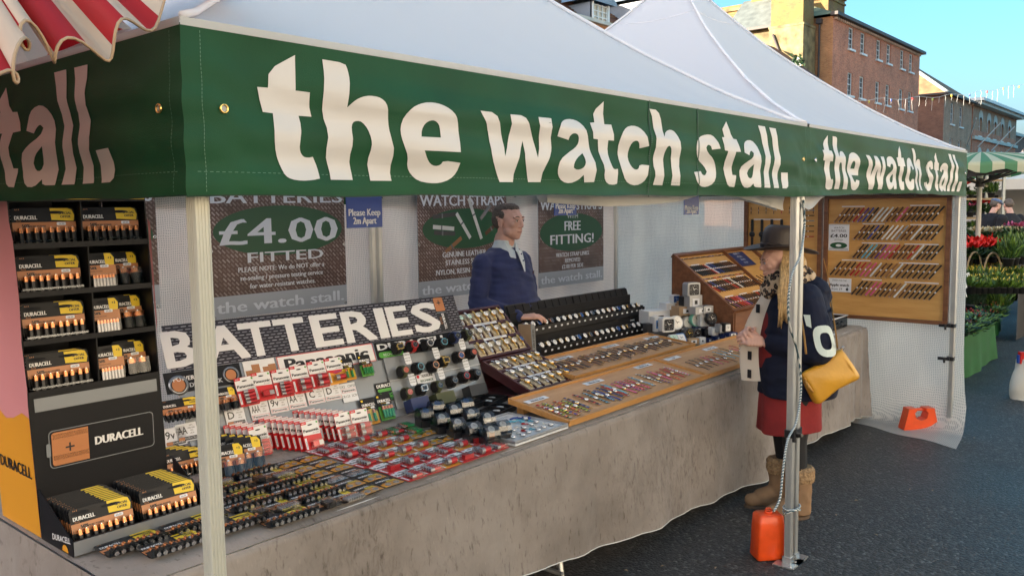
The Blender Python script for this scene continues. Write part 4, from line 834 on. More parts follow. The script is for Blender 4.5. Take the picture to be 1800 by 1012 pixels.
tray8 = MB(); tray8.box(0, .0, .010, .172, .006, .020, 'smoked_blister'); tray8.add([(-.086, .0, .001), (.086, .0, .001), (.086, .0, .022), (-.086, .0, .022), (-.086, .040, .003), (.086, .040, .003)], [(0, 1, 2, 3), (0, 3, 4), (1, 5, 2)], 'black_plastic'); tray8 = tray8.mesh('tray')
xs8 = (-.071, -.052, -.029, -.010, .013, .032, .055, .074)
BIG = mk('battery_pack', 'x', 'battery pack', big_card(), [(BM['aa'], T(x, -.010, .0095, 0, R(-90))) for x in xs8], None, [('blister_tray', tray8, I4)])
SML = mk('battery_pack', 'x', 'battery pack', small_card(), [(BM['aaa'], T(-.030+.0098*k, -.012, .008, 0, R(-90))) for k in range(7)], blister(.078, .046, .016, 0, -.013))
DPK = mk('battery_pack', 'x', 'battery pack', small_card(), [(BM['d'], T(-.016, -.010, .017, 0, R(-90))), (BM['d'], T(.020, -.010, .017, 0, R(-90)))], blister(.078, .056, .034, 0, -.012))
RAA = mk('battery_pack', 'x', 'battery pack', red_card(''), [(BM['raa'], T(-.020, .014+.0145*k, .008, 0, 0, R(90))) for k in range(4)], blister(.062, .066, .017, .008, .003))
R9V_b = MB(); R9V_b.box(0, 0, 0, .046, .020, .017, 'batt_red'); R9V_b.box(.014, 0, .009, .02, .018, .001, 'batt_silver'); R9V_b = R9V_b.mesh('battery')
R9V = mk('battery_pack', 'x', 'battery pack', red_card(''), [(R9V_b, T(.008, .026, .010))], blister(.058, .034, .020, .008, .010))
RC = mk('battery_pack', 'x', 'battery pack', red_card(''), [(BM['rc'], T(-.016, .020+.027*k, .013, 0, 0, R(90))) for k in range(2)], blister(.062, .060, .027, .008, .003))
RL = mk('battery_pack', 'x', 'battery pack', red_card('lith'), [(BM['rc'], T(-.016, .026, .013, 0, 0, R(90)))], blister(.062, .036, .027, .008, .008))
GRY = mk('battery_pack', 'x', 'battery pack', green_card(1), [(BM['gaa'], T(x, .012, .009, 0, R(-90))) for x in (-.016, .012)], blister(.056, .060, .018, -.002, .008))
GRG = mk('battery_pack', 'x', 'battery pack', green_card(0), [(BM['gaa'], T(x, .012, .009, 0, R(-90))) for x in (-.018, -.004, .010, .024)], blister(.066, .060, .018, 0, .008))
coin_b = MB(); coin_b.cyl((0, 0, 0), (0, 0, .003), .0105, .0105, 16, 'batt_silver'); coin_b = coin_b.mesh('coin_cell')
CNY = mk('coin_cell_pack', 'x', 'battery pack', coin_card(0), [(coin_b, T(-.018, .020, .001)), (coin_b, T(.018, .020, .001))], blister(.070, .034, .006, 0, .004))
CND = mk('coin_cell_pack', 'x', 'battery pack', coin_card(1), [(coin_b, T(-.018, .020, .001)), (coin_b, T(.018, .020, .001))], blister(.070, .034, .006, 0, .004))
for q in (CNY, CND):
 for ch in q.root.children:
  if ch.name.startswith('battery'): ch.name = 'coin_cell'
n9 = MB(); n9.box(0, 0, 0, .026, .048, .018, 'black_plastic'); n9.box(0, .018, .0092, .024, .010, .001, 'copper_metal')
N9V = mk('battery_pack', 'x', 'battery pack', small_card(), [(n9.mesh('battery'), T(0, .020, .011))], blister(.06, .06, .021, 0, -.008))
def up(x, y, z, lean=12, rz=0): return T(x, y, z, R(rz)) @ Matrix.Rotation(R(90-lean), 4, 'X')
def flat(x, y, z, rz=0, tilt=0): return T(x, y, z, R(rz)) @ Matrix.Rotation(R(tilt), 4, 'X')
# ============================================================ black cardboard shelf unit
S = thing('battery_display_stand', 'tall black cardboard display stand of battery packs at the left end of the table', 'display stand', T(.116, 1.14, TZ))
W_, D_ = .392, .30; H_ = 1.12; lean = .031
def shx(z): return -lean*z
b = MB()
lowz = .425
b.add([(0, 0, 0), (W_, 0, 0), (W_+shx(lowz), 0, lowz), (shx(lowz), 0, lowz)], [(0, 1, 2, 3)], 'black_card'); b.build('lower_panel', S)
for sgn, x_ in ((-1, 0), (1, W_)):
 b = MB(); prof = [(0, 0), (0, lowz), (.0, H_), (.10, H_+.06), (.28, H_+.03), (.30, .9), (.30, 0)]
 vs = [(x_+shx(z)-sgn*-.0015*0, y, z) for y, z in prof]+[(x_+shx(z)+sgn*.004, y, z) for y, z in prof]; n_ = len(prof)
 f_in = tuple(range(n_)); b.add(vs, [f_in[::-1] if sgn > 0 else f_in]+[(i, (i+1) % n_, (i+1) % n_+n_, i+n_) for i in range(n_)], 'black_card')
 b.add(vs, [tuple(n_+i for i in (f_in if sgn > 0 else f_in[::-1]))], 'pink_print' if True else 'black_card')
 if sgn < 0:
  xo = lambda z, o=.005: x_+shx(z)-o
  b.add([(xo(z), y, z) for y, z in ((0.0, 0), (.0, .36), (.05, .37), (.12, .345), (.18, .335), (.24, .36), (.299, .40), (.299, 0))], [tuple(range(8))[::-1]], 'orange_print')
  b.text('DURACELL', 0, 0, .036, 'black_print', width=.24, heavy=.06, M=Matrix(((0, 0, -1, xo(.2, .0065)), (-1, 0, 0, .14), (0, 1, 0, .175), (0, 0, 0, 1))))
 b.build('side_panel', S)
b = MB(); b.add([(W_+.006+shx(z), -.012-.004*math.sin(z*8), z) for z in (.60, .70, .85, .92)]+[(W_+.006+shx(z), .0, z) for z in (.93, .56)], [(0, 1, 2, 3, 4, 5)], 'pink_print'); b.build('flap', S); b = MB(); b.add([(shx(z)-.006, y, z) for y, z in ((0, .36), (-.012, .45), (-.006, .58), (-.022, .70), (-.02, .88), (0, .95))], [(5, 4, 3, 2, 1, 0)], 'pink_print'); b.build('flap', S)
b = MB(); b.add([(shx(0), D_, 0), (W_, D_, 0), (W_+shx(H_), D_, H_), (shx(H_), D_, H_)], [(0, 1, 2, 3)], 'black_card'); b.build('back_panel', S)
shelf_z = [.425, .575, .715, .855, .99]
for k, z in enumerate(shelf_z):
 b = MB(); b.box(W_/2+shx(z), .13, z, W_, .26, .006, 'black_card'); b.box(W_/2+shx(z), -.001, z+.004, W_, .003, .016, 'black_card'); b.build('shelf', S)
for z0, z1, u in ((.855, .99, .195), (.715, .855, .205), (.575, .715, .205), (.425, .575, .205)):
 b = MB(); b.box(u+shx((z0+z1)/2), .10, (z0+z1)/2, .004, .20, z1-z0-.008, 'black_card'); b.build('divider', S)
b = MB(); b.add([(shx(z)+x, -.003, z) for x, z in ((0, .992), (W_, .992), (W_, 1.17), (0, 1.17))], [(0, 1, 2, 3)], 'black_card'); b.add([(shx(z)+x, -.0035, z) for x, z in ((0, .992), (W_, .992), (W_, .996), (0, .996))], [(0, 1, 2, 3)], 'yellow_print')
b.cyl((.03, -.006, 1.04), (.10, -.006, 1.04), .022, .022, 14, 'copper_metal'); b.build('header', S)
b = MB(); b.add([(shx(z)+x, -.003, z) for x, z in ((.012, .375), (W_-.01, .375), (W_-.01, .415), (.012, .415))], [(0, 1, 2, 3)], 'silver_strip'); b.build('price_rail', S)
FP = Matrix(((1, 0, 0, 0), (0, 0, -1, -.003), (0, 1, 0, 0), (0, 0, 0, 1)))
b = MB(FP)
def rr(x0, y0, x1, y1, r): return [(qx+r*math.cos(R(a)), qy+r*math.sin(R(a))) for qx, qy, a0 in ((x1-r, y1-r, 0), (x0+r, y1-r, 90), (x0+r, y0+r, 180), (x1-r, y0+r, 270)) for a in (a0, a0+30, a0+60, a0+90)]
b.poly([(p[0], p[1], 0) for p in rr(.032, .198, .352, .312, .012)], 'silver_strip'); b.poly([(p[0], p[1], .0004) for p in rr(.0345, .2005, .3495, .3095, .011)], 'black_card')
b.poly([(p[0], p[1], .0008) for p in rr(.040, .205, .146, .305, .008)], 'copper_print'); b.rect(.140, .205, .146, .305, .0009, 'copper_print'); b.poly([(p[0], p[1], .0008) for p in rr(.024, .235, .036, .275, .004)], 'silver_strip')
for (ya, yb, m_) in ((.222, .236, 'copper_metal'), (.285, .300, 'copper_metal')): b.rect(.043, ya, .145, yb, .0010, m_)
b.rect(.078, .252, .104, .257, .0013, 'black_print'); b.rect(.0885, .2415, .0935, .2675, .0014, 'black_print')
b.text('DURACELL', .240, .243, .026, 'white_print', .0012, width=.148, heavy=.07); b.build('battery_print', S)
bz = lambda k: TZ+shelf_z[k]+.016
rowname = {3: 'top', 2: 'second', 1: 'third', 0: 'lowest'}
sx = .116
for k in (3, 2, 1, 0):
 z = bz(k); s_ = shx(shelf_z[k])
 BIG.put(up(sx+.098+s_, 1.158, z, 8), 'wide eight-battery card on the %s shelf of the black stand, left bay' % rowname[k], 'battery packs on the black stand')
 if k == 3: BIG.put(up(sx+.290+s_, 1.158, z, 8), 'wide eight-battery card on the top shelf of the black stand, right bay', 'battery packs on the black stand')
 else:
  SML.put(up(sx+.250+s_, 1.155, z, 8), 'narrow silver-cell card on the %s shelf of the black stand' % rowname[k], 'battery packs on the black stand')
  DPK.put(up(sx+.338+s_, 1.185, z, 14), 'narrow fat-cell card, right end of the %s shelf of the black stand' % rowname[k], 'battery packs on the black stand')
  DPK.put(up(sx+.338+s_, 1.225, z, 14), 'fat-cell card behind another, right end of the %s shelf of the stand' % rowname[k], 'battery packs on the black stand')
 BIG.put(up(sx+.098+s_, 1.196, z, 8), 'wide battery card behind the front one on the %s shelf of the black stand' % rowname[k], 'battery packs on the black stand')
# ============================================================ counter tray with two stacks
t = thing('counter_tray', 'low black cardboard counter tray holding two stacks of battery cards', 'display tray', T(.112, .915, TZ))
b = MB(); tw = .41; td = .215
b.box(tw/2, td/2, .003, tw, td, .004, 'black_card'); b.build('base', t)
b = MB(); b.box(tw/2, 0, .022, tw, .004, .040, 'silver_strip'); b.box(tw/2, .003, .022, tw-.002, .003, .044, 'black_card'); b.build('front_lip', t)
for x_, s_ in ((0, -1), (tw, 1)):
 b = MB(); vs = [(x_, 0, 0), (x_, td, 0), (x_, td, .15), (x_, 0, .044)]; b.add(vs, [(0, 1, 2, 3)], 'black_card'); b.add([(v[0]+s_*.003, v[1], v[2]) for v in vs], [(3, 2, 1, 0)], 'black_card'); b.add(vs+[(v[0]+s_*.003, v[1], v[2]) for v in vs], [(2, 3, 7, 6), (3, 0, 4, 7), (1, 2, 6, 5)], 'black_card')
 if s_ < 0:
  b.text('DURACELL', 0, 0, .018, 'white_print', width=.12, heavy=.07, M=Matrix(((0, 0, -1, -.0036), (-1, 0, 0, .072), (.12, .99, 0, .028), (0, 0, 0, 1))))
  b.poly([(.02*math.cos(R(a)), .02*math.sin(R(a))) for a in range(0, 181, 20)], 'orange_print', Matrix(((0, 0, -1, -.0036), (-1, 0, 0, .05), (0, 1, 0, .004), (0, 0, 0, 1))))
 b.build('side_wall', t)
for st, x_ in ((0, .112+.102), (1, .112+.305)):
 for k in range(11):
  n_ = ['front', 'second', 'third', 'fourth', 'fifth', 'sixth', 'seventh', 'eighth', 'ninth', 'tenth', 'rear'][k]
  BIG.put(up(x_+.002*math.sin(k*3), .945+k*.0165, TZ+.022, 17), '%s card of the %s stack in the counter tray' % (n_, ['left', 'right'][st]), 'wide battery cards stacked in the counter tray')
# ============================================================ flat cards on the cloth
fz = TZ+.0045
def q_label(kind, col, row): return '%s lying flat, %s from the left in the %s row from the table edge' % (kind, ORD[col], ORD[row])
fi = 0
for r_, (y_, xs_) in enumerate(((.765, (.32, .51)), (.865, (.25, .44)))):
 for c_, x_ in enumerate(xs_): BIG.put(flat(x_, y_-.05, fz+.004, rnd.uniform(-2, 2), 4), 'wide battery card lying flat before the counter tray, %s row, %s' % (['outer', 'inner'][r_], ['left', 'right'][c_]), 'wide battery cards lying flat by the tray')
for c_, x_ in enumerate((.66, .845)):
 for r_ in range(6):
  y_ = .655+r_*.098
  if (c_ + r_) % 4 == 1:
   N9V.put(flat(x_-.045, y_, fz, rnd.uniform(-2, 2)), 'square-battery card lying flat, %s dark column, %s from the edge' % (['left', 'right'][c_], ORD[r_]), 'dark battery cards lying flat'); SML.put(flat(x_+.047, y_, fz, rnd.uniform(-2, 2)), 'narrow silver-cell card lying flat, %s dark column, %s from the edge' % (['left', 'right'][c_], ORD[r_]), 'dark battery cards lying flat')
  else: BIG.put(flat(x_, y_, fz, rnd.uniform(-2, 2)), 'wide eight-battery card lying flat, %s dark column, %s from the edge' % (['left', 'right'][c_], ORD[r_]), 'dark battery cards lying flat')
for c_, x_ in enumerate((.985, 1.077)):
 for r_ in range(6):
  y_ = .66+r_*.092
  (CND if r_ in (2,) else CNY).put(flat(x_, y_, fz, rnd.uniform(-3, 3)), '%s coin-cell card lying flat, %s coin column, %s from the edge' % ('grey' if r_ == 2 else 'yellow', ['left', 'right'][c_], ORD[r_]), 'coin-cell cards lying flat')
kinds = [(RAA, 'red four-battery card'), (RC, 'red card with two fat cells'), (R9V, 'red card with one square battery'), (RL, 'red and orange lithium card')]
for c_ in range(6):
 for r_ in range(5):
  x_ = 1.172+c_*.091; y_ = .648+r_*.123
  if x_ > 1.55 and r_ >= 4: continue
  if x_ > 1.60 and r_ <= 0: pass
  if c_ >= 4 and r_ in (2, 3): 
   CNY.put(flat(x_, y_+.01, fz, rnd.uniform(-3, 3)), 'coin-cell card among the red ones, %s column, %s from the edge' % (ORD[c_], ORD[r_]), 'coin-cell cards lying flat'); continue
  K_, nm = kinds[[0, 2, 0, 1, 3][(r_+c_*2) % 5] if r_ < 4 else 0]
  if c_ in (2, 3) and r_ >= 2: K_, nm = kinds[3]
  K_.put(flat(x_+.01*(r_ % 2), y_, fz, rnd.uniform(-4, 4)), '%s lying flat, %s red column, %s from the edge' % (nm, ORD[c_], ORD[r_]), 'red battery cards lying flat')
for c_, (x_, y_) in enumerate(((1.56, 1.22), (1.66, 1.235), (1.62, 1.15))):
 GRG.put(flat(x_, y_-.04, fz, 90+rnd.uniform(-8, 8)), 'green rechargeable card lying flat before the grey panel, %s' % ['left one', 'far one', 'near one'][c_], 'green battery cards lying flat')
# ============================================================ slanted batteries board
O_ = Vector((.78, 1.47, TZ)); A_ = Vector((2.34, 1.315, TZ)); B_ = Vector((.80, 1.70, 1.262))
hu = Vector((2.27, 1.545, 0)); 
DF = Frame(O_, A_, B_)                        # whole slanted plane
t = thing('battery_display_board', 'slanted battery display board with big BATTERIES header and grey panels behind the packs', 'display board', DF.mat())
pbl, ptl = DF.pix(290, 656), DF.pix(283, 574); pbr, ptr = DF.pix(795, 596), DF.pix(795, 520)
HB, HT = (pbl[1]+DF.pix(660, 601)[1])/2, ptl[1]; XL, XR = ptl[0], DF.pix(812, 575)[0]
b = MB(); b.box((XL+XR)/2, (HB+HT)/2, .004, XR-XL, HT-HB, .006, 'weave_print'); b.build('header', t)
HW = XR-XL
def letter_at(ch, pxl, pxr, pb, pt):
 u0, v0 = DF.pix(pxl, pb); u1, v1 = DF.pix(pxr, pt); return u0, u1
m_ = MB(); 
for ch, xl, xr in (('B', 284, 342), ('A', 352, 434), ('T', 420, 480), ('T', 482, 537), ('E', 546, 597), ('R', 601, 657), ('I', 660, 677), ('E', 680, 718), ('S', 723, 770)):
 yb = lerp(640, 583, (xl-288)/480.); u0 = DF.pix(xl, yb-30)[0]; u1 = DF.pix(xr, yb-30)[0]
 v0 = HB+.012; hh = (HT-HB)-.03
 for ii, d_ in enumerate((-.007, 0, .007)):
  for jj, e_ in enumerate((-.004, .004)): m_.text(ch, (u0+u1)/2+d_, v0+.004+e_, hh-.008, 'white_print', .0076+.0002*(ii*2+jj), width=(u1-u0)-.014)
m_.build('header_lettering', t)
b = MB(); u0, v0 = DF.pix(778, 592); u1, v1 = DF.pix(758, 520)
b.poly(rr(u1-.005, HB+.006, u1+.058, HT-.004, .006), 'black_print', T(0, 0, .0072)); b.poly(rr(u1-.003, HB+.11, u1+.056, HT-.006, .006), 'copper_print', T(0, 0, .0076)); b.rect(u1-.003, HB+.10, u1+.056, HB+.105, .0078, 'silver_strip')
b.rect(u1+.014, HB+.152, u1+.038, HB+.157, .008, 'black_print'); b.rect(u1+.0235, HB+.143, u1+.0285, HB+.167, .0082, 'black_print'); b.text('DURACELL', 0, 0, .016, 'white_print', heavy=.06, width=.08, M=T(u1+.022, HB+.055, .0082, -PI/2)); b.text('PLUS', 0, 0, .013, 'copper_print', M=T(u1+.005, HB+.06, .0082, -PI/2))
b.build('battery_print', t)
S0 = DF.pix(400, 700)[1]; 
b = MB(); b.box((XL+XR)/2+.01, HB/2, 0, XR-XL, HB-.004, .006, 'silver_strip'); b.build('back_board', t)
def panel(nm, px0, px1, vb, vt, m, z=.0055, th=.003):
 u0 = DF.pix(px0[0], px0[1])[0]; u1 = DF.pix(px1[0], px1[1])[0]; q = MB(); q.box((u0+u1)/2, (vb+vt)/2, z, u1-u0, vt-vb, th, m); return q, u0, u1
STR = HB-.088
q, u0, u1 = panel('s', (290, 680), (424, 660), STR, HB-.003, 'black_card'); q.text('POWER CHECK', u0+.12, STR+.045, .018, 'white_print', .0075, heavy=.05); q.text('DURALOCK', u0+.16, STR+.016, .018, 'grey_print', .0075, heavy=.05)
q.lathe([(.028, .0), (.035, .002), (.028, .003)], 24, 'silver_strip', T(u1-.045, STR+.04, .0072)); q.cyl((u1-.045, STR+.04, .007), (u1-.045, STR+.04, .0078), .022, .022, 20, 'copper_print'); q.lathe([(.030, .0), (.04, .002), (.030, .003)], 24, 'silver_strip', T(u0+.05, STR+.03, .0072)); q.cyl((u0+.05, STR+.03, .007), (u0+.05, STR+.03, .0078), .026, .026, 20, 'copper_print'); q.build('sign_panel', t)
q, u0, u1 = panel('s', (430, 660), (486, 655), STR, HB-.003, 'white_print')
for k, (du, w_, h_) in enumerate(((.02, .03, .045), (.052, .036, .068), (.095, .026, .052), (.125, .034, .06))):
 q.rect(u0+du-w_/2, STR+.002, u0+du+w_/2, STR+h_*.45, .0072, 'black_print'); q.rect(u0+du-w_/2, STR+h_*.45, u0+du+w_/2, STR+h_, .0073, 'copper_metal')
q.build('sign_panel', t)
q, u0, u1 = panel('s', (489, 650), (656, 620), STR, HB-.003, 'white_print', .0058, .004); wpan = u1-u0
q.text('Panasonic', (u0+u1)/2, STR+.020, .052, 'black_print', .0082, width=wpan*.86, heavy=.06, bold=.012)
for (a, c, d, e) in ((u0, STR, u1, STR+.003), (u0, HB-.006, u1, HB-.003), (u0, STR, u0+.003, HB-.003), (u1-.003, STR, u1, HB-.003)): q.rect(a, c, d, e, .0086, 'red_print')
q.build('sign_panel', t)
q, u0, u1 = panel('s', (660, 620), (792, 590), STR, HB-.003, 'black_card'); q.text('DURACELL', (u0+u1)/2-.01, STR+.046, .030, 'white_print', .0075, width=(u1-u0)*.9, heavy=.07, bold=.012)
q.poly(rr(u0+.01, STR+.008, u0+.15, STR+.036, .013), 'green_print', T(0, 0, .0074)); q.text('RECHARGE', u0+.08, STR+.015, .013, 'white_print', .0079); q.build('sign_panel', t)
def price_card(px, py, big, w_=.082, h_=.070, dur=False):
 u, v = DF.pix(px, py); c = MB(); c.box(0, 0, 0, w_, h_, .0015, 'price_card'); c.text(big, -w_*.2, -.006, .030, 'black_print', .0012, maxw=w_*.44, bold=.01)
 for k in range(4): c.text(['MP3', 'MN1500', 'E91', 'LR20'][k], w_*.24, .022-k*.010, .0055, 'black_print', .0012)
 if dur: c.rbox(0, -.024, .001, w_*.9, .014, .0008, .004, 'black_print'); c.rect(-w_*.44, -.030, -w_*.16, -.018, .0016, 'copper_print'); c.text('DURACELL', w_*.14, -.027, .007, 'white_print', .0018)
 else:
  c.rect(-w_*.46, -.031, w_*.46, -.0165, .0010, 'red_print'); c.rect(-w_*.44, -.030, w_*.44, -.0175, .0012, 'price_card'); c.text('Panasonic', 0, -.028, .009, 'black_print', .0015, width=w_*.8, heavy=.06)
 c.build('price_card', t, T(u, v, .009))
ps = [(327, 760, 'AA', 1), (432, 733, 'D', 1), (455, 722, 'AAA', 0), (488, 711, '9v', 0), (520, 704, 'AA', 0), (553, 696, 'C', 0), (583, 690, 'D', 0)]
for px, py, s_, dd in ps:
 if s_ == 'D' and dd: px = 412
 price_card(px, py, s_, dur=bool(dd))
price_card(306, 768, '9v', dur=True)
u, v = DF.pix(612, 690); c = MB(); c.box(0, 0, 0, .078, .085, .0015, 'price_card'); c.text('CR2   CRP2P', 0, .022, .011, 'black_print', .0012); c.rect(-.036, .0, .036, .018, .001, 'red_print'); c.rect(-.035, .001, .035, .017, .0012, 'price_card'); c.text('Panasonic', 0, .004, .010, 'black_print', .0015, width=.066, heavy=.06); c.text('CR123  2CR5', 0, -.022, .011, 'black_print', .0012); c.build('price_card', t, T(u, v, .009))
u, v = DF.pix(678, 685); c = MB(); c.box(0, 0, 0, .115, .09, .0015, 'black_card'); c.text('DURACELL', 0, .022, .016, 'white_print', .0012, width=.10, heavy=.07); c.poly(rr(-.05, .002, .05, .016, .006), 'green_print', T(0, 0, .0011)); c.poly(rr(-.054, -.040, .054, -.006, .008), 'deep_green_print', T(0, 0, .0011))
for k in range(3): c.tube([(-.045+j*.012, -.022+k*.006+.006*math.sin(j*.8+k), .002) for j in range(8)], .0022, 5, 'green_print')
c.build('sign_panel', t, T(u, v-.01, .009))
u0, u1 = DF.pix(690, 700)[0], XR+.03
b = MB(); vt0 = DF.pix(680, 640)[1]; b.box((u0+u1)/2, (.02+STR)/2+.01, .012, u1-u0, STR-.03, .004, 'silver_strip'); b.box((u0+u1)/2, .17, .016, u1-u0, .004, .004, 'grey_print'); b.build('grey_panel', t)
b = MB(); u, v = DF.pix(745, 665); b.box(u, v, .017, .11, .05, .0012, 'price_card'); b.cyl((u-.045, v+.01, .018), (u-.045, v+.01, .0188), .008, .008, 12, 'red_print'); b.text('ALKALINE', u+.01, v+.004, .011, 'black_print', .0182, heavy=.05); b.text('RECHARGE', u+.002, v-.018, .011, 'deep_green_print', .0182, heavy=.05); b.build('sign_panel', t)
def on_board(K_, px, py, n_, label, grp, rot=0, s=.9):
 u, v = DF.pix(px, py, n_); K_.put(DF.mat(u, v, n_, R(rot)) @ Matrix.Scale(s, 4), label, grp)
hang = [(RAA, 441, 712, 'red four-battery card'), (R9V, 469, 703, 'red square-battery card'), (RAA, 503, 697, 'red four-battery card'), (RC, 535, 690, 'red fat-cell card'), (RC, 566, 681, 'red fat-cell card'), (RL, 596, 674, 'red-orange lithium card')]
for k, (K_, px, py, nm) in enumerate(hang): on_board(K_, px, py, .03, '%s hanging on the board, %s of six in the row' % (nm, ORD[k]), 'red battery cards hanging on the board', rnd.uniform(-2, 2), 1.0)
on_board(GRY, 617, 668, .03, 'yellow and black rechargeable card, upper row of the board', 'rechargeable cards on the board'); on_board(GRG, 648, 661, .03, 'green and black rechargeable card, upper row of the board', 'rechargeable cards on the board')
on_board(GRY, 657, 746, .02, 'yellow and black rechargeable card, lower row beside the grey panel', 'rechargeable cards on the board', 0, 1.1); on_board(GRG, 684, 738, .02, 'green and black rechargeable card, lower row beside the grey panel', 'rechargeable cards on the board', 0, 1.1)
on_board(DPK, 404, 718, .03, 'dark fat-cell card hanging left of the red row, beside the near pole', 'dark cards hanging on the board'); on_board(BIG, 322, 735, .03, 'wide battery card hanging on the board left of the near pole', 'dark cards hanging on the board', 0, .8)
def up2(x, y, lean=14, rz=0, z=TZ): return up(x, y, z, lean, rz)
for k in range(7):
 p = at(500-k*0, 790, 2, TZ)
stacks = [(RAA, (545, 793), (478, 762), 9, 'first red stack'), (R9V, (618, 777), (560, 753), 7, 'second red stack'), (RC, (655, 763), (632, 748), 4, 'third red stack')]
stacks = [(RAA, 1.165, 1.175, .031, 9, 'red four-battery', 'nearer the pole'), (RC, 1.335, 1.205, .033, 7, 'red fat-cell', 'next to the yellow cards'), (R9V, 1.255, 1.235, .033, 6, 'red square-battery', 'between the other two')]
stacks = [(RAA, at(447, 805, 2, TZ), 6, 'red four-battery', 'behind the dark stack'), (R9V, at(540, 795, 2, TZ), 9, 'red square-battery', 'in the middle'), (RC, at(598, 778, 2, TZ), 8, 'red fat-cell', 'beside the yellow cards')]
for K_, p, n_, nm, wh in stacks:
 for k in range(n_):
  y_ = p.y+k*.026; x_ = p.x-.010*k
  if y_ > 1.52: break
  K_.put(up2(x_+.042, y_, 20, 0), '%s card, %s from front in the stack %s' % (nm, ORD[k], wh), 'red cards standing in stacks')
for K_, (px, py), nm in ((RC, (640, 768), 'red fat-cell card standing alone at the right end of the stacks'),):
 p = at(px, py, 2, TZ); K_.put(up2(p.x, p.y, 20, -6), nm, 'red cards standing in stacks')
for k in range(5):
 p = at(442, 812, 2, TZ); SML.put(up2(p.x+.0-k*.016, p.y+.018+k*.030, 20, 0), 'dark narrow card, %s from the front in the short stack by the near pole' % ORD[k], 'dark cards standing in stacks')
p = at(432, 826, 2, TZ); DPK.put(up2(p.x-.055, p.y-.01, 24, -14) @ Matrix.Scale(1.15, 4), 'fat-cell card leaning at the front left of the dark stack', 'dark cards standing in stacks'); DPK.put(up2(p.x+.04, p.y+.02, 24, -14) @ Matrix.Scale(1.15, 4), 'fat-cell card leaning at the front right of the dark stack', 'dark cards standing in stacks')
for k in range(5): BIG.put(up2(.70-k*.012, 1.36+k*.022, 18, 0) @ Matrix.Scale(.9, 4), 'wide battery card, %s from the front in the stack left of the near pole' % ORD[k], 'wide cards standing behind the tray')
# ============================================================ sports watches on cuffs
def cuff_watch(body, dialm, bezel, square=False, lab='x'):
 """cuff ring stands off the panel; face looks to local +x +z"""
 o = thing('sports_watch', lab, 'watch')
 ring = []
 for k in range(15):
  a = R(-60+k*300/14.); ring.append((.027*math.cos(a), .0, .030+.032*math.sin(a)))   # x = around, stands up from the panel
 b = MB(); vs = []; fs = []
 for p in ring:
  cx, cz = p[0], p[2]-.030; L_ = math.hypot(cx, cz); nx, nz = cx/L_, cz/L_
  for (dy, dr) in ((-.010, 0), (.010, 0), (.010, .003), (-.010, .003)): vs.append((-dy, p[0]+nx*dr, p[2]+nz*dr))
 n_ = len(ring)
 for i in range(n_-1):
  for k in range(4): fs.append((i*4+k, i*4+(k+1) % 4, (i+1)*4+(k+1) % 4, (i+1)*4+k))
 fs += [(0, 1, 2, 3), tuple(4*(n_-1)+k for k in (3, 2, 1, 0))]; b.add(vs, fs, body, smooth=False); b.build('strap', o)
 b = MB(); inner = [(.024*math.cos(R(a)), .030+.028*math.sin(R(a))) for a in range(0, 360, 24)]
 b.prism([(p[0], p[1]) for p in inner], -.012, .012, 'black_velvet', Matrix(((0, 0, 1, 0), (1, 0, 0, 0), (0, 1, 0, 0), (0, 0, 0, 1)))); b.build('cuff', o)
 FM = T(0, 0, .060) @ Matrix.Rotation(R(-8), 4, 'Y')
 b = MB()
 if square: b.rbox(0, 0, .005, .032, .028, .010, .005, bezel, FM); b.rbox(0, 0, .0105, .024, .020, .002, .002, 'black_plastic', FM); b.rbox(0, 0, .0118, .016, .013, .0012, .001, dialm, FM)
 else:
  b.lathe([(0, -.001), (.018, -.001), (.0185, .008), (.0165, .011), (.0135, .0115)], 24, body, FM); b.lathe([(.0165, .0085), (.0172, .0112), (.0145, .0122), (.0135, .0105)], 24, bezel, FM)
 b.build('case', o)
 if not square:
  b = MB(); b.lathe([(0, .0100), (.0135, .0102)], 24, dialm, FM, smooth=False); b.cyl((0, 0, .0105), (.008, .004, .0105), .0006, .0006, 4, 'steel', FM); b.cyl((0, 0, .0107), (-.002, .009, .0107), .0005, .0005, 4, 'steel', FM)
  for k in range(12):
   a = R(30*k); b.box(.0115*math.cos(a), .0115*math.sin(a), .0104, .0022, .0009, .0006, 'steel', FM)
  b.build('dial', o)
 return o
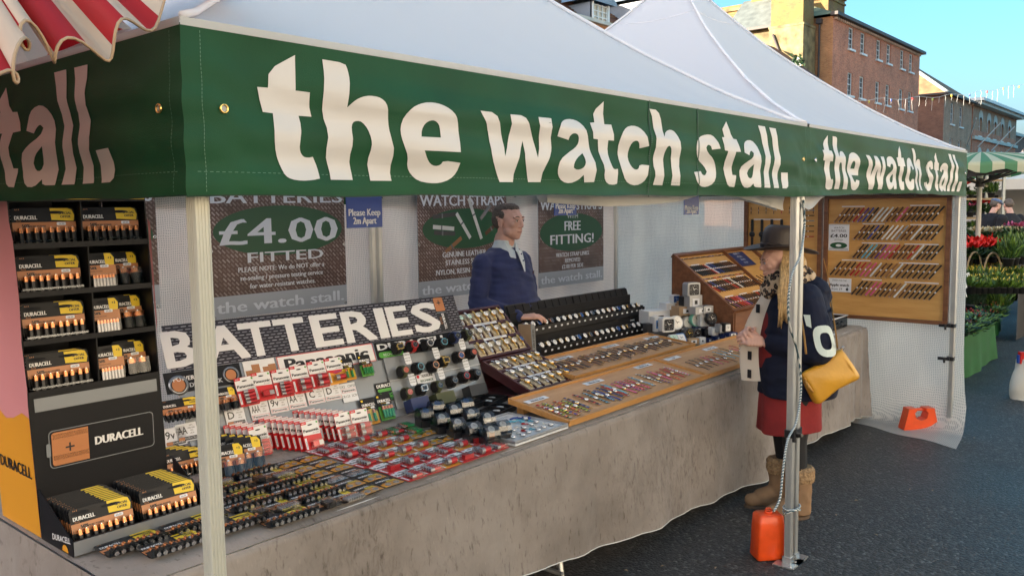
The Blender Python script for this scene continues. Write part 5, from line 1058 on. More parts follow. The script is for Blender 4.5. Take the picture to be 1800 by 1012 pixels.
wl = [(575, 245, 'black_plastic', 'dial_black', 'gold', 1, 'gold square sports watch with black strap, top left on the grey panel'), (705, 230, 'strap_red', 'dial_black', 'strap_red', 0, 'bright red sports watch, top row of the grey panel'),
 (840, 215, 'black_plastic', 'dial_black', 'steel', 0, 'black sports watch with steel rim, top row next to the red one'), (965, 205, 'black_plastic', 'dial_black', 'strap_light_blue', 0, 'black sports watch with light blue ring, top row'), (1085, 150, 'navy_card', 'dial_black', 'navy_card', 0, 'navy blue sports watch, top row'), (1190, 130, 'strap_olive', 'dial_black', 'strap_olive', 0, 'olive sports watch at the top right of the grey panel'),
 (625, 455, 'strap_olive', 'dial_red', 'strap_olive', 0, 'olive sports watch with orange-red face, middle row left'), (755, 425, 'black_plastic', 'dial_black', 'strap_light_blue', 0, 'black sports watch with bright blue ring, middle row'), (890, 410, 'black_plastic', 'dial_black', 'rose_gold', 0, 'black sports watch with copper rim and white-edged strap, middle row'), (985, 365, 'gold', 'dial_black', 'gold', 1, 'all-gold slim square watch, middle row'), (1115, 325, 'black_plastic', 'dial_blue', 'rose_gold', 0, 'black sports watch with copper rim and blue face, middle row'), (1230, 295, 'black_plastic', 'dial_red', 'black_plastic', 0, 'black sports watch with red marks, middle row right end'),
 (660, 650, 'strap_olive', 'dial_red', 'strap_olive', 0, 'olive sports watch with orange-red face, bottom left of the grey panel'), (790, 615, 'black_plastic', 'dial_black', 'steel', 1, 'silver square digital watch with black strap, bottom row'), (930, 590, 'strap_olive', 'dial_black', 'strap_olive', 0, 'olive sports watch with dark face, bottom row'), (1060, 545, 'black_plastic', 'dial_black', 'dark_grey_plastic', 0, 'all-black sports watch, bottom row between the olive and red-ringed ones'), (1165, 505, 'black_plastic', 'dial_black', 'strap_red', 0, 'black sports watch with red ring, bottom row'), (1265, 480, 'black_plastic', 'dial_black', 'dark_grey_plastic', 0, 'all-black sports watch at the bottom right end')]
for k, (cx, cy, bo, di, be, sq, lab) in enumerate(wl):
 px, py = 590+cx/5.06, 560+cy/5.06; o = cuff_watch(bo, di, be, bool(sq), lab); o['group'] = 'sports watches on the grey panel'
 u, v = DF.pix(px, py, .08); o.matrix_world = DF.mat(u, v, .016)
for k, (cx, cy, pr) in enumerate(((637, 345, '£20.00'), (680, 535, '£20.00'), (893, 300, '£24.00'), (935, 480, '£24.00'), (1122, 220, '£24.00'), (1158, 400, '£24.00'))):
 px, py = 590+cx/5.06, 560+cy/5.06; u, v = DF.pix(px, py, .05); b = MB(); b.prism([(-.018, -.024), (-.012, -.032), (.012, -.032), (.018, -.024), (.018, .024), (-.018, .024)], 0, .0008, 'price_card'); b.text(pr, 0, .010, .0095, 'black_print', .0011, bold=.01, maxw=.034); b.text('WATER', 0, -.006, .007, 'black_print', .0011); b.text('RESISTANT', 0, -.018, .006, 'black_print', .0011, maxw=.032)
 o = b.build('price_tag'); tag(o, 'paper %s tag hanging between the sports watches, %s from the left' % ('twenty pound' if '20' in pr else 'twenty-four pound', ORD[k]), 'price tag', 'price tags on the grey panel'); o.matrix_world = DF.mat(u, v, .05)
for k, (px, py, m_, lab) in enumerate(((730, 712, 'navy_card', 'dark blue card foot under the sports watches, left'), (775, 702, 'strap_olive', 'dark olive card foot under the sports watches, middle'), (832, 688, 'black_plastic', 'black card foot under the sports watches, right'))):
 u, v = DF.pix(px, py, .03); b = MB(); b.box(0, 0, 0, .11 if k else .10, .055, .06, m_); o = b.build('watch_stand'); tag(o, lab, 'watch stand', 'feet of the watch panel'); o.matrix_world = DF.mat(u, max(v, .032), .045)
# ============================================================ wrist watch on a flat strap (board stock)
def strap_watch(strap, dial, case='steel', L=.155, w=.0085, patt=None, name='wristwatch'):
 w *= 1.45
 o = thing(name, 'x', 'watch'); b = MB(); n_ = 8
 for sgn in (-1, 1):
  for k in range(n_):
   a, c = .009+k*(L/2-.009)/n_, .009+(k+1)*(L/2-.009)/n_; m_ = strap if not patt else patt[k % len(patt)]
   z = lambda q: .004+.003*math.sin(q/L*6)
   b.add([(sgn*a, -w/2*(1-.25*k/n_), z(a)), (sgn*c, -w/2*(1-.25*(k+1)/n_), z(c)), (sgn*c, w/2*(1-.25*(k+1)/n_), z(c)), (sgn*a, w/2*(1-.25*k/n_), z(a)),
     (sgn*a, -w/2*(1-.25*k/n_), z(a)-.002), (sgn*c, -w/2*(1-.25*(k+1)/n_), z(c)-.002), (sgn*c, w/2*(1-.25*(k+1)/n_), z(c)-.002), (sgn*a, w/2*(1-.25*k/n_), z(a)-.002)],
     [(0, 1, 2, 3) if sgn > 0 else (3, 2, 1, 0), (0, 4, 5, 1), (3, 2, 6, 7), (4, 7, 6, 5)], m_)
 b.box(L*.36, 0, .007, .004, w*1.15, .003, case); b.box(-L/2, 0, .006, .004, w*1.2, .003, case)
 b.build('strap', o)
 b = MB(); b.lathe([(0, .002), (.0118, .002), (.0128, .006), (.0108, .0085)], 16, case); b.build('case', o)
 b = MB(); b.lathe([(0, .0082), (.0109, .0082)], 14, dial, smooth=False); b.box(.0018, .001, .0085, .004, .0006, .0003, 'black_print'); b.box(-.0006, .0022, .0086, .0006, .005, .0003, 'black_print'); b.build('dial', o)
 return Proto(o)
WP = {}
def wproto(key, *a, **k):
 if key not in WP: WP[key] = strap_watch(*a, **k)
 return WP[key]
def board(name, label, x0, x1, y0, y1, z0, z1, labels=()):
 F_ = Frame((x0, y0, z0), (x1, y0, z0), (x0, y1, z1)); t = thing(name, label, 'display tray', F_.mat(), 'tan watch trays on the table'); W = F_.w; H = F_.h
 b = MB(); b.box(W/2, H/2, -.006, W-.02, H-.02, .012, 'tan_board'); b.build('panel', t)
 for (cx, cy, sx, sy) in ((W/2, .006, W, .012), (W/2, H-.006, W, .012)):
  q = MB(); q.rbox(cx, cy, -.003, sx, sy, .026, .004, 'tan_frame'); q.build('rail', t)
 for (cx, cy, sx, sy) in ((.006, H/2, .012, H-.0245), (W-.006, H/2, .012, H-.0245)):
  q = MB(); q.rbox(cx, cy, -.003, sx, sy, .0255, .004, 'tan_frame'); q.build('rail', t)
 for (px, py, txt) in labels:
  u, v = F_.pix(px, py); q = MB(); q.box(0, 0, .002, .155, .034, .001, 'price_card'); q.text("LADIES' WATCHES", 0, .005, .008, 'black_print', .0029, maxw=.14); q.text(txt, .0, -.011, .011, 'black_print', .0029, heavy=.05, maxw=.13); q.build('price_strip', t, T(u, v, .001))
 q = MB(); q.box(W/2, H-.03, -.018-(z1-.76)/2, W*.9, .04, max(.004, z1-.772), 'tan_frame'); q.build('riser', t)
 return F_, t
FA, tA = board('watch_tray', 'tan wooden tray of colourful bracelet watches at the table edge, nearer one', 2.07, 3.352, .648, 1.0, .766, .818, ((943, 703, 'MISSING £2.00'), (1043, 672, 'MISSING £5.00'), (1130, 644, 'MISSING £5.00')))
FB, tB = board('watch_tray', 'tan wooden tray of slim bracelet watches at the table edge beside the customer', 3.358, 4.88, .648, 1.0, .766, .818, ((1182, 630, '£3.00'), (1248, 613, 'MISSING £2.00')))
FC, tC = board('watch_tray', 'tan wooden tray of brown leather watches behind the front trays', 2.64, 3.92, 1.03, 1.38, .825, .862, ((990, 630, 'MISSING £7.00'), (1073, 609, 'MISSING £7.00'), (1145, 594, 'MISSING £5.00')))
def lay(F_, cx, cy, proto, ang, label, grp, s=1.0):
 u, v = F_.pix(cx, cy, .006); u = min(max(u, .06), F_.w-.06); v = min(max(v, .07), F_.h-.07)
 proto.put(F_.mat(u, v, .001, ang) @ Matrix.Scale(s, 4), label, grp)
def org(x, y): return 860+x/3.373, 480+y/3.373
A1 = [('strap_red', ['strap_red', 'strap_red', 'strap_white']), ('strap_olive', ['strap_blue', 'strap_orange', 'strap_black', 'strap_lime']), ('strap_lime', ['strap_lime', 'strap_black', 'strap_lime', 'strap_olive']), ('strap_purple', ['strap_purple', 'strap_orange', 'strap_blue']), ('strap_red', ['strap_red', 'strap_lime', 'strap_red', 'strap_orange']), ('strap_lime', ['strap_lime', 'strap_olive', 'strap_lime', 'strap_black']), ('strap_blue', ['strap_blue', 'strap_black', 'strap_grey']),
  ('strap_red', ['strap_black', 'strap_red', 'strap_brown']), ('strap_light_blue', ['strap_light_blue', 'strap_black']), ('strap_light_blue', ['strap_light_blue', 'strap_blue']), ('strap_black', ['strap_black', 'strap_brown']), ('strap_blue', ['strap_blue']), ('strap_blue', ['strap_blue', 'strap_black']), ('strap_red', ['strap_red']), ('strap_light_blue', ['strap_light_blue']), ('strap_pink', ['strap_pink']), ('strap_pink', ['strap_pink', 'strap_purple']), ('strap_red', ['strap_red', 'strap_pink']), ('strap_pink', ['strap_pink', 'strap_red']), ('strap_light_blue', ['strap_light_blue', 'strap_grey']),
  ('strap_olive', ['strap_olive', 'strap_white']), ('strap_purple', ['strap_purple', 'strap_tan']), ('strap_pink', ['strap_pink']), ('strap_red', ['strap_red', 'strap_orange']), ('strap_orange', ['strap_red']), ('strap_pink', ['strap_pink', 'strap_white'])]
posA = [(318, 825), (395, 825), (395, 800), (460, 812), (460, 788), (510, 785), (520, 768), (575, 748), (630, 738), (665, 725), (640, 718), (700, 722), (715, 705), (745, 698), (740, 685), (800, 682), (820, 668), (850, 665), (880, 655), (900, 640), (945, 622), (1000, 625), (1010, 606), (1060, 605), (1085, 590), (1110, 580)]
cn = {'strap_red': 'red', 'strap_olive': 'olive', 'strap_lime': 'lime green', 'strap_purple': 'purple', 'strap_blue': 'blue', 'strap_light_blue': 'light blue', 'strap_black': 'black', 'strap_pink': 'pink', 'strap_orange': 'orange', 'strap_brown': 'brown', 'strap_tan': 'tan', 'strap_dark_brown': 'dark brown', 'strap_white': 'white', 'strap_grey': 'grey'}
uA = [.085+.047*k for k in range(26)]
for k, ((st, patt), (x, y)) in enumerate(zip(A1, posA)):
 px, py = org(x, y); P_ = wproto(('A', k % 14, tuple(patt)), st, 'dial_white', 'steel' if k % 3 else 'gold', .165, .011, patt)
 u, v = FA.pix(px, py, .006)
 P_.put(FA.mat(min(max(u, .05), 1.23), min(max(v, .11), .215), .002, R(90+rnd.uniform(-3, 3)-3)), '%s patterned bracelet watch, %s from the left on the nearest tray' % (cn[st], ORD[k] if k < 24 else ['twenty-fifth', 'twenty-sixth'][k-24]), 'bracelet watches on the nearest tray')
sets = [('strap_black', ['strap_dark_brown']), ('strap_black', ['strap_black']), ('strap_brown', ['strap_brown']), ('strap_tan', ['strap_brown', 'strap_tan']), ('strap_red', ['strap_red', 'strap_orange'])]
posB = [(1180, 565), (1200, 552), (1225, 545), (1260, 535), (1290, 528), (1330, 525), (1310, 510), (1330, 505), (1340, 492), (1370, 500), (1390, 478), (1400, 492), (1420, 472), (1440, 480), (1450, 455), (1465, 470), (1475, 440), (1490, 455), (1500, 425), (1520, 440)]
colsB = ['strap_dark_brown', 'strap_black', 'strap_brown', 'strap_pink', 'strap_red', 'strap_brown', 'strap_light_blue', 'strap_light_blue', 'strap_olive', 'strap_pink', 'strap_red', 'strap_grey', 'strap_pink', 'strap_red', 'strap_white', 'strap_black', 'strap_grey', 'strap_pink', 'strap_black', 'strap_white']
for k, ((x, y), st) in enumerate(zip(posB, colsB)):
 px, py = org(x, y); u, v = FB.pix(px, py, .006); P_ = wproto(('B', st), st, 'dial_white', 'steel', .160, .0075, None)
 P_.put(FB.mat(.10+k*.064, min(max(v, .11), .22), .002, R(90+rnd.uniform(-3, 3)-3)), '%s slim watch, %s from the left on the tray by the customer' % (cn[st], ORD[k]), 'slim watches on the far front tray')
colsC = ['strap_black', 'strap_dark_brown', 'strap_brown', 'strap_dark_brown', 'strap_tan', 'strap_brown', 'strap_dark_brown', 'strap_tan', 'strap_brown', 'strap_dark_brown', 'strap_black', 'strap_brown', 'strap_brown', 'strap_dark_brown', 'strap_tan', 'strap_dark_brown', 'strap_black', 'strap_dark_brown', 'strap_brown', 'strap_black', 'strap_dark_brown', 'strap_black', 'strap_dark_brown', 'strap_black']
for k, st in enumerate(colsC):
 v = .165+.03*math.sin(k*2.1)*.4-.012*(k % 2); case = ['steel', 'gold', 'gold', 'steel'][k % 4]
 P_ = wproto(('C', st, case), st, 'dial_white', case, .175, .013, None)
 P_.put(FC.mat(.085+k*.0485, v, .002, R(90+rnd.uniform(-3, 3)-3)), '%s leather watch, %s case, %s from the left on the rear tray' % (cn[st], case, ORD[k]), 'leather watches on the rear tray')
# ============================================================ burgundy two-leaf case
x0 = 2.335
pf = at(923, 693, 0, x0); ph = at(853, 636, 0, x0); pt = at(798, 549, 0, x0+.03)
zf = .80; yf = pf.y if .9 < pf.y < 1.3 else 1.07
F1 = Frame((x0-.03, 1.06, .80), (x0+.38, 1.06, .80), (x0-.03, ph.y, ph.z)); F2 = Frame((x0-.03, ph.y+.012, ph.z+.01), (x0+.38, ph.y+.012, ph.z+.01), (x0-.03, pt.y, pt.z))
case = thing('watch_case', 'open burgundy two-leaf case of gold and silver bracelet watches', 'watch case', T(x0, 1.06, .75))
CW = F1.w
MAT_IDX = {}
metal_bracelet = {}
def band_watch(case_m, dial):
 o = thing('bracelet_watch', 'x', 'watch'); b = MB(); n_ = 7
 for k in range(n_):
  y0 = -.040+k*.0115; hgt = .010+.008*math.cos((k-3)*.42); b.rbox(0, y0+.0055, hgt, .0135, .0098, .004, .002, case_m)
 b.build('band', o)
 b = MB(T(0, 0, -.004, s=1.38)); b.lathe([(0, .014), (.0115, .014), (.0125, .021), (.0108, .0235)], 18, case_m); b.cyl((.0125, 0, .019), (.015, 0, .019), .0018, .0018, 6, case_m); b.build('case', o)
 b = MB(T(0, 0, -.004, s=1.38)); b.lathe([(0, .0230), (.0108, .0230)], 18, dial, smooth=False); b.box(.0025, .0012, .0234, .006, .0007, .0003, 'black_print'); b.box(-.001, .003, .0235, .0007, .007, .0003, 'black_print'); b.build('dial', o)
 return Proto(o)
BW = {(c, d): band_watch(c, d) for c in ('steel', 'gold') for d in ('dial_white', 'dial_pale_green', 'dial_blue')}
for fi, (F_, nm, lab) in enumerate(((F1, 'lower_leaf', 'lower'), (F2, 'upper_leaf', 'upper'))):
 inv = case.matrix_world.inverted() if False else Matrix.Translation(-Vector((x0, 1.06, .75)))
 H_ = F_.h; b = MB(); b.box(CW/2, H_/2, -.022, CW, H_, .030, 'burgundy_leatherette')
 for (cx, cy, sx, sy) in ((CW/2, .006, CW, .012), (CW/2, H_-.006, CW, .012), (.006, H_/2, .012, H_-.02), (CW-.006, H_/2, .012, H_-.02)): b.box(cx, cy, 0, sx, sy, .022, 'burgundy_leatherette')
 leaf = b.build(nm, case, inv @ F_.mat())
 rows = 3; rh = (H_-.024)/rows
 for r_ in range(rows):
  q = MB(); 
  if r_: q.box(CW/2, .012+r_*rh, .004, CW-.024, .016, .014, 'burgundy_leatherette'); q.box(CW/2, .012+r_*rh, .0118, CW*.45, .014, .001, 'price_card'); q.text("GENTS' £12.00 & £15.00", CW/2, .012+r_*rh-.003, .008, 'black_print', .0126)
  q.box(CW/2, .012+r_*rh+rh/2, -.004, CW-.024, rh-.018, .006, 'cream_pad'); q.build('row_insert', leaf)
  for c_ in range(7):
   u = .012+c_*(CW-.024)/6
   if 0 < c_ < 6: q = MB(); q.box(u, .012+r_*rh+rh/2, .004, .004, rh-.018, .012, 'burgundy_leatherette'); q.build('divider', leaf)
 for r_ in range(rows):
  for c_ in range(6):
   u = .012+(c_+.5)*(CW-.024)/6; v = .012+r_*rh+rh/2
   q = MB(); q.rbox(0, 0, .004, .044, .060, .014, .006, 'cream_pad', axis=2)
   if (fi, r_, c_) == (0, 0, 0): cush = q.mesh('cushion')
   co = inst('cushion', cush, leaf, T(u, v, 0))
   g_ = 'gold' if c_ >= 3 else ('steel' if (c_ + r_) % 4 else 'gold'); d_ = 'dial_pale_green' if (fi == 1 and r_ == 2 and c_ < 2) else ('dial_blue' if (r_ * 5 + c_ * 3) % 11 == 4 else 'dial_white')
   BW[(g_, d_)].put(F_.mat(u, v, .004), '%s bracelet watch, %s leaf of burgundy case, %s row, %s from left' % ({'steel': 'silver', 'gold': 'gold'}[g_], lab, ['bottom', 'middle', 'top'][r_], ORD[c_]), 'bracelet watches in the burgundy case')
b = MB(); pz = F1.O; b.box(CW/2, .16, .012, CW-.02, .30, .022, 'burgundy_leatherette'); b.build('base', case, T(-.03, .02, 0))
b = MB(); b.add([(.0, 0, 0), (CW, 0, 0), (CW, .1, ph.z-.75), (0, .1, ph.z-.75)], [(0, 1, 2, 3)], 'burgundy_leatherette'); b.build('support', case, T(-.03, ph.y-1.06-.02, 0))
b = MB(); F_ = Frame((2.76, 1.33, .80), (2.80, 1.50, .80), (2.76, 1.36, 1.05)); b.box(0, .10, -.05, .03, .20, .10, 'carton')
o = b.build('watch_box'); tag(o, 'brown cardboard box with black label strip between the burgundy and black cases', 'box'); _a = at(940, 632, 1, 1.47); _b = at(905, 574, 1, 1.50); o.matrix_world = Frame(_a, _a+Vector((1, -.1, .0)), _b).mat()
b = MB(); b.box(0, .10, .001, .030, .20, .003, 'silver_strip'); b.text('TURNER', 0, 0, .014, 'black_print', width=.15, heavy=.05, M=T(.006, .10, .0029, PI/2)); b.build('box_label', o)
# ============================================================ black tiered display
BD = thing('tiered_watch_display', 'long black two-tier display box of dress watches with raised lids', 'watch display', T(3.02, 1.56, .75))
def roll(): 
 b = MB(); b.cyl((-.023, 0, 0), (.023, 0, 0), .028, .028, 12, 'black_velvet'); return b.mesh('pillow')
PILLOW = roll()
TL = 1.34
def cushion_watch(case_m, dial, strap):
 o = thing('dress_watch', 'x', 'watch'); b = MB()
 vs = []; 
 for k in range(11):
  a = R(-30+k*21); 
  for x_ in (-.0115, .0115): vs.append((x_*(1-.2*abs(k-5)/5), -.0305*math.cos(a), .0305*math.sin(a)))
 b.add(vs, [(2*k, 2*k+1, 2*k+3, 2*k+2) for k in range(10)], strap, smooth=True); b.build('strap', o)
 FM = Matrix.Rotation(R(56), 4, 'X') @ T(0, 0, .030, s=1.32)
 b = MB(); b.lathe([(0, 0), (.0135, 0), (.0148, .005), (.0128, .008)], 20, case_m, FM); b.build('case', o)
 b = MB(); b.lathe([(0, .0076), (.0128, .0076)], 20, dial, FM, smooth=False); b.box(.0028, .0014, .0080, .007, .0009, .0003, 'black_print' if dial != 'dial_black' else 'steel', FM); b.box(-.001, .004, .0081, .0009, .008, .0003, 'black_print' if dial != 'dial_black' else 'steel', FM)
 for k in range(12): b.box(.0108*math.cos(k*PI/6), .0108*math.sin(k*PI/6), .0079, .0016, .0007, .0002, 'black_print' if dial != 'dial_black' else 'steel', FM)
 b.build('dial', o); return Proto(o)
CWP = {}
yT = {0: (0.0, .085), 1: (.115, .195)}       # tier: front y, base z offset
for tier in (0, 1):
 y_, z_ = yT[tier]; n_c = 18 if tier == 0 else 21; L_ = TL if tier else 1.16
 b = MB(); b.box(L_/2, y_+.06, z_-.012+.0, L_, .12, .012, 'black_plastic'); b.box(L_/2, y_-.003, z_+.010, L_, .006, .050, 'black_plastic'); b.box(L_/2, y_+.118, z_+.05, L_, .006, .13, 'black_velvet'); b.build('tray', BD)
 for k in range(n_c+1):
  q = MB() if k else MB(); q.box(0, .055, .022, .003, .11, .045, 'black_plastic'); 
  if k == 0: dv = q.mesh('divider')
  inst('divider', dv, BD, T(.012+k*(L_-.024)/n_c, y_, z_))
 q = MB()
 for k in range(2 if tier == 0 else 2):
  xa_ = L_*k/2+.004; xb_ = L_*(k+1)/2-.004
  lid = MB(); lid.box((xa_+xb_)/2, 0, .055, xb_-xa_, .012, .11, 'black_plastic')
  for j in range(9): lid.rbox(lerp(xa_, xb_, (j+.5)/9), -.012, .055, (xb_-xa_)/9-.006, .014, .095, .004, 'black_velvet')
  lo_ = lid.build('lid', BD, T(0, y_+.128, z_+.055) @ Matrix.Rotation(R(-18 if tier else -30), 4, 'X'))
 for k in range(n_c):
  x_ = .012+(k+.5)*(L_-.024)/n_c
  if tier == 0 or True: inst('pillow', PILLOW, BD, T(x_, y_+.052, z_+.028))
  tg = MB(); tg.box(0, 0, 0, .018, .0012, .011, 'price_card')
  if tier == 0 and k == 0: tgm = tg.mesh('price_tag')
  inst('price_tag', tgm, BD, T(x_, y_-.0075, z_+.016))
  cm = ['steel', 'gold', 'gold', 'gold', 'steel', 'rose_gold', 'steel', 'steel', 'steel', 'gold', 'steel'][(k*3+tier*4) % 11]; dl = ['dial_white', 'dial_white', 'dial_black', 'dial_white', 'dial_white', 'dial_blue', 'dial_white'][(k*2+tier) % 7] if k > 1 else 'dial_white'
  sm_ = {'steel': 'strap_black', 'gold': 'gold', 'rose_gold': 'strap_brown'}[cm] if k % 2 else {'steel': 'steel', 'gold': 'strap_brown', 'rose_gold': 'rose_gold'}[cm]
  key = (cm, dl, sm_)
  if key not in CWP: CWP[key] = cushion_watch(*key)
  CWP[key].put(T(3.02+x_, 1.56+y_+.052, .75+z_+.028+.001), '%s-rimmed dress watch, %s from the left on the %s tier of the black display' % ({'steel': 'silver', 'gold': 'gold', 'rose_gold': 'copper'}[cm], ORD[k], ['lower', 'upper'][tier]), 'dress watches on the black tiers')
b = MB(); b.box(.60, .11, .04, 1.10, .20, .07, 'black_plastic'); b.build('plinth', BD)
CB = thing('cube_watch_box', 'small black fluted box holding four watches at the right end of the black display', 'watch box', T(4.24, 1.60, .75))
b = MB(); b.box(.11, .07, .065, .22, .14, .13, 'black_plastic'); b.build('body', CB)
for k in range(14):
 q = MB(); q.box(0, -.073, .06, .008, .006, .11, 'black_velvet')
 if k == 0: rb_ = q.mesh('rib')
 inst('rib', rb_, CB, T(.014+k*.0148, 0, 0))
b = MB(); b.box(.11, .0, 0, .22, .012, .10, 'black_plastic'); b.build('lid', CB, T(0, .16, .13) @ Matrix.Rotation(R(-25), 4, 'X') @ T(0, 0, .05))
for k in range(4):
 CWP[[q for q in CWP if q[0] == 'steel'][k % 2]].put(T(4.24+.03+k*.053, 1.60+.055, .75+.150), '%s watch from the left on the small black box' % ORD[k], 'watches on the small black box')
 inst('pillow', PILLOW, CB, T(.03+k*.053, .055, .150))
# ============================================================ clear domed watch boxes
def dome_box(band):
 o = thing('domed_watch_box', 'x', 'watch box'); b = MB(); b.rbox(0, 0, .014, .062, .082, .028, .008, 'black_plastic'); b.build('base', o)
 b = MB(); prof = [(-.040, .028), (-.041, .045), (-.034, .064), (-.018, .076), (.004, .080), (.024, .072), (.036, .052), (.039, .028)]
 vs = [(-.030, y, z) for y, z in prof]+[(.030, y, z) for y, z in prof]; n_ = len(prof)
 b.add(vs, [(i, i+1, i+1+n_, i+n_) for i in range(n_-1)]+[tuple(range(n_))[::-1], tuple(range(n_, 2*n_))], 'smoked_blister'); b.build('clear_cover', o)
 b = MB(); b.cyl((-.022, .002, .044), (.022, .002, .044), .022, .022, 12, 'dark_grey_plastic'); b.build('cushion', o)
 vs = []
 b = MB()
 for k in range(10):
  a = R(-20+k*24)
  for x_ in (-.012, .012): vs.append((x_, .002-.0245*math.cos(a), .044+.0245*math.sin(a)))
 b.add(vs, [(2*k, 2*k+1, 2*k+3, 2*k+2) for k in range(9)], band, smooth=True); b.build('strap', o)
 FM = T(0, .002, .044) @ Matrix.Rotation(R(38), 4, 'X') @ T(0, 0, .024); b = MB(); b.lathe([(0, 0), (.017, 0), (.018, .005), (.015, .008)], 20, 'steel', FM); b.build('case', o)
 b = MB(); b.lathe([(0, .0076), (.015, .0076)], 20, 'dial_white' if band != 'strap_grey' else 'dial_blue', FM, smooth=False); b.box(.003, .0014, .0080, .008, .001, .0003, 'black_print', FM); b.box(-.001, .004, .0081, .001, .009, .0003, 'black_print', FM); b.build('dial', o)
 return Proto(o)
DP = [dome_box('strap_black'), dome_box('steel'), dome_box('strap_grey'), dome_box('strap_orange')]
for k, (x, y, d_, a_, nm) in enumerate(((335, 815, 2, -20, 'rear left'), (425, 850, 0, -20, 'second of the front row'), (515, 880, 1, -22, 'third of the front row'), (605, 905, 0, -22, 'fourth of the front row'), (700, 925, 3, -20, 'nearest the table edge, amber watch inside'),
  (400, 770, 2, -20, 'rear right, first of the back row'), (495, 795, 1, -20, 'second of the back row'), (590, 822, 0, -20, 'third of the back row'), (680, 845, 1, -20, 'fourth of the back row'), (560, 755, 2, -20, 'behind the others beside the black trays'), (765, 895, 0, -20, 'right end, dark watch inside'))):
 p = at(640+x/3.163, 500+y/3.163-8, 2, TZ); DP[d_].put(T(p.x+.02, p.y+.02, TZ, R(a_)) , 'clear domed watch box, '+nm, 'clear domed watch boxes')
# ============================================================ small black trays with pocket watches
def small_tray(px, py, nw, lab, rz):
 p = at(px, py, 2, TZ); M_ = T(p.x, p.y, TZ, R(rz)); t = thing('pocket_watch_tray', lab, 'jewellery tray', M_, 'small black trays')
 b = MB(); b.box(0, 0, .004, .15, .11, .008, 'black_velvet'); b.build('floor', t)
 for (cx, cy, sx, sy) in ((0, -.054, .15, .006), (0, .054, .15, .006), (-.073, 0, .006, .102), (.073, 0, .006, .102), (0, 0, .005, .102)): q = MB(); q.box(cx, cy, .014, sx, sy, .020, 'black_plastic'); q.build('rim', t)
 return t, M_
pw = {}
for m_ in ('steel', 'gold'):
 o = thing('pocket_watch', 'x', 'pocket watch'); b = MB(); b.lathe([(0, 0), (.018, .001), (.021, .004), (.018, .008)], 20, m_); b.lathe([(.003, 0), (.005, .0015), (.003, .003)], 10, m_, T(0, .026, .003)); b.build('case', o); b = MB(); b.lathe([(0, .0078), (.018, .0078)], 20, 'dial_white', smooth=False); b.box(0, .005, .0083, .001, .010, .0003, 'black_print'); b.box(.003, 0, .0083, .007, .001, .0003, 'black_print'); b.build('dial', o)
 b = MB(); b.tube([(0, .029, .004), (.012, .042, .004), (.024, .036, .004), (.03, .02, .004)], .0016, 5, m_); b.build('chain', o); pw[m_] = Proto(o)
for k, (px, py, rz, lab) in enumerate(((820, 716, 12, 'left small black tray with a few pocket watches'), (862, 707, 14, 'rear small black tray with silver pocket watches'), (870, 722, 12, 'right small black tray with a round green-faced watch'))):
 if k == 2: px, py = 876, 724
 t, M_ = small_tray(px, py, 2, lab, rz)
 for j in range(2): pw['steel' if (k+j) % 3 else 'gold'].put(M_ @ T(-.035+j*.07, -.01+.02*j, .009, R(40*j+k*60)), '%s pocket watch in the %s small black tray, %s' % ('silver' if (k+j) % 3 else 'gold', ['left', 'rear', 'right'][k], ['left side', 'right side'][j]), 'pocket watches in the small trays')
p0 = at(908, 786, 2, TZ+.012); WTF = Frame((1.70, .645, TZ+.012), (2.05, .645, TZ+.012), (1.70, .99, TZ+.012))
t = thing('white_tray', 'low white tray of blue, red and mauve childrens watches at the table edge', 'display tray', WTF.mat()); b = MB(); b.box(.178, .17, -.006, .356, .34, .012, 'white_plastic'); b.build('floor', t)
for (cx, cy, sx, sy) in ((.178, .003, .356, .006), (.178, .337, .356, .006), (.003, .17, .006, .328), (.353, .17, .006, .328)): q = MB(); q.box(cx, cy, .003, sx, sy, .012, 'silver_plastic'); q.build('rim', t)
q = MB(); q.text("CHILDRENS' WATCHES £7.00", .17, .30, .016, 'grey_print', .0006, heavy=.04, maxw=.3); q.build('tray_print', t)
def fob(m_, kid):
 o = thing('childrens_watch' if kid else 'fob_watch', 'x', 'watch'); b = MB()
 if kid: b.tube([(-.045, 0, .006), (-.03, .016, .006), (-.008, .014, .007), (.008, .014, .007), (.03, .016, .006), (.045, 0, .006), (.035, -.014, .006), (.02, -.012, .006)], .0065, 8, m_, flat=.6)
 else: b.tube([(0, .03, .003), (.004, .015, .004), (0, 0, .004)], .003, 6, m_); b.lathe([(.0, 0), (.008, .001), (.010, .004), (.006, .007)], 10, m_, T(0, .032, 0))
 b.build('strap', o); b = MB(); b.lathe([(0, .001), (.012, .001), (.013, .006), (.010, .009)], 16, m_ if kid else 'steel', T(0, -.008 if not kid else .012, .003)); b.lathe([(0, .0088), (.0105, .0088)], 16, 'dial_white', T(0, -.008 if not kid else .012, .003), smooth=False); b.build('case', o); return Proto(o)
fb = {m_: fob(m_, 0) for m_ in ('strap_red', 'strap_light_blue', 'strap_white', 'strap_purple')}; kd = {m_: fob(m_, 1) for m_ in ('strap_light_blue', 'strap_blue', 'strap_purple')}
for m_, px, py, a, nm in (('strap_light_blue', 905, 744, -25, 'light blue'), ('strap_blue', 918, 737, -35, 'dark blue'), ('strap_purple', 885, 752, 60, 'mauve')):
 u, v = WTF.pix(px, py); kd[m_].put(WTF.mat(min(max(u, .06), .3), min(max(v, .05), .29), .001, R(a)), nm+' childrens watch curled on the white tray', 'childrens watches')
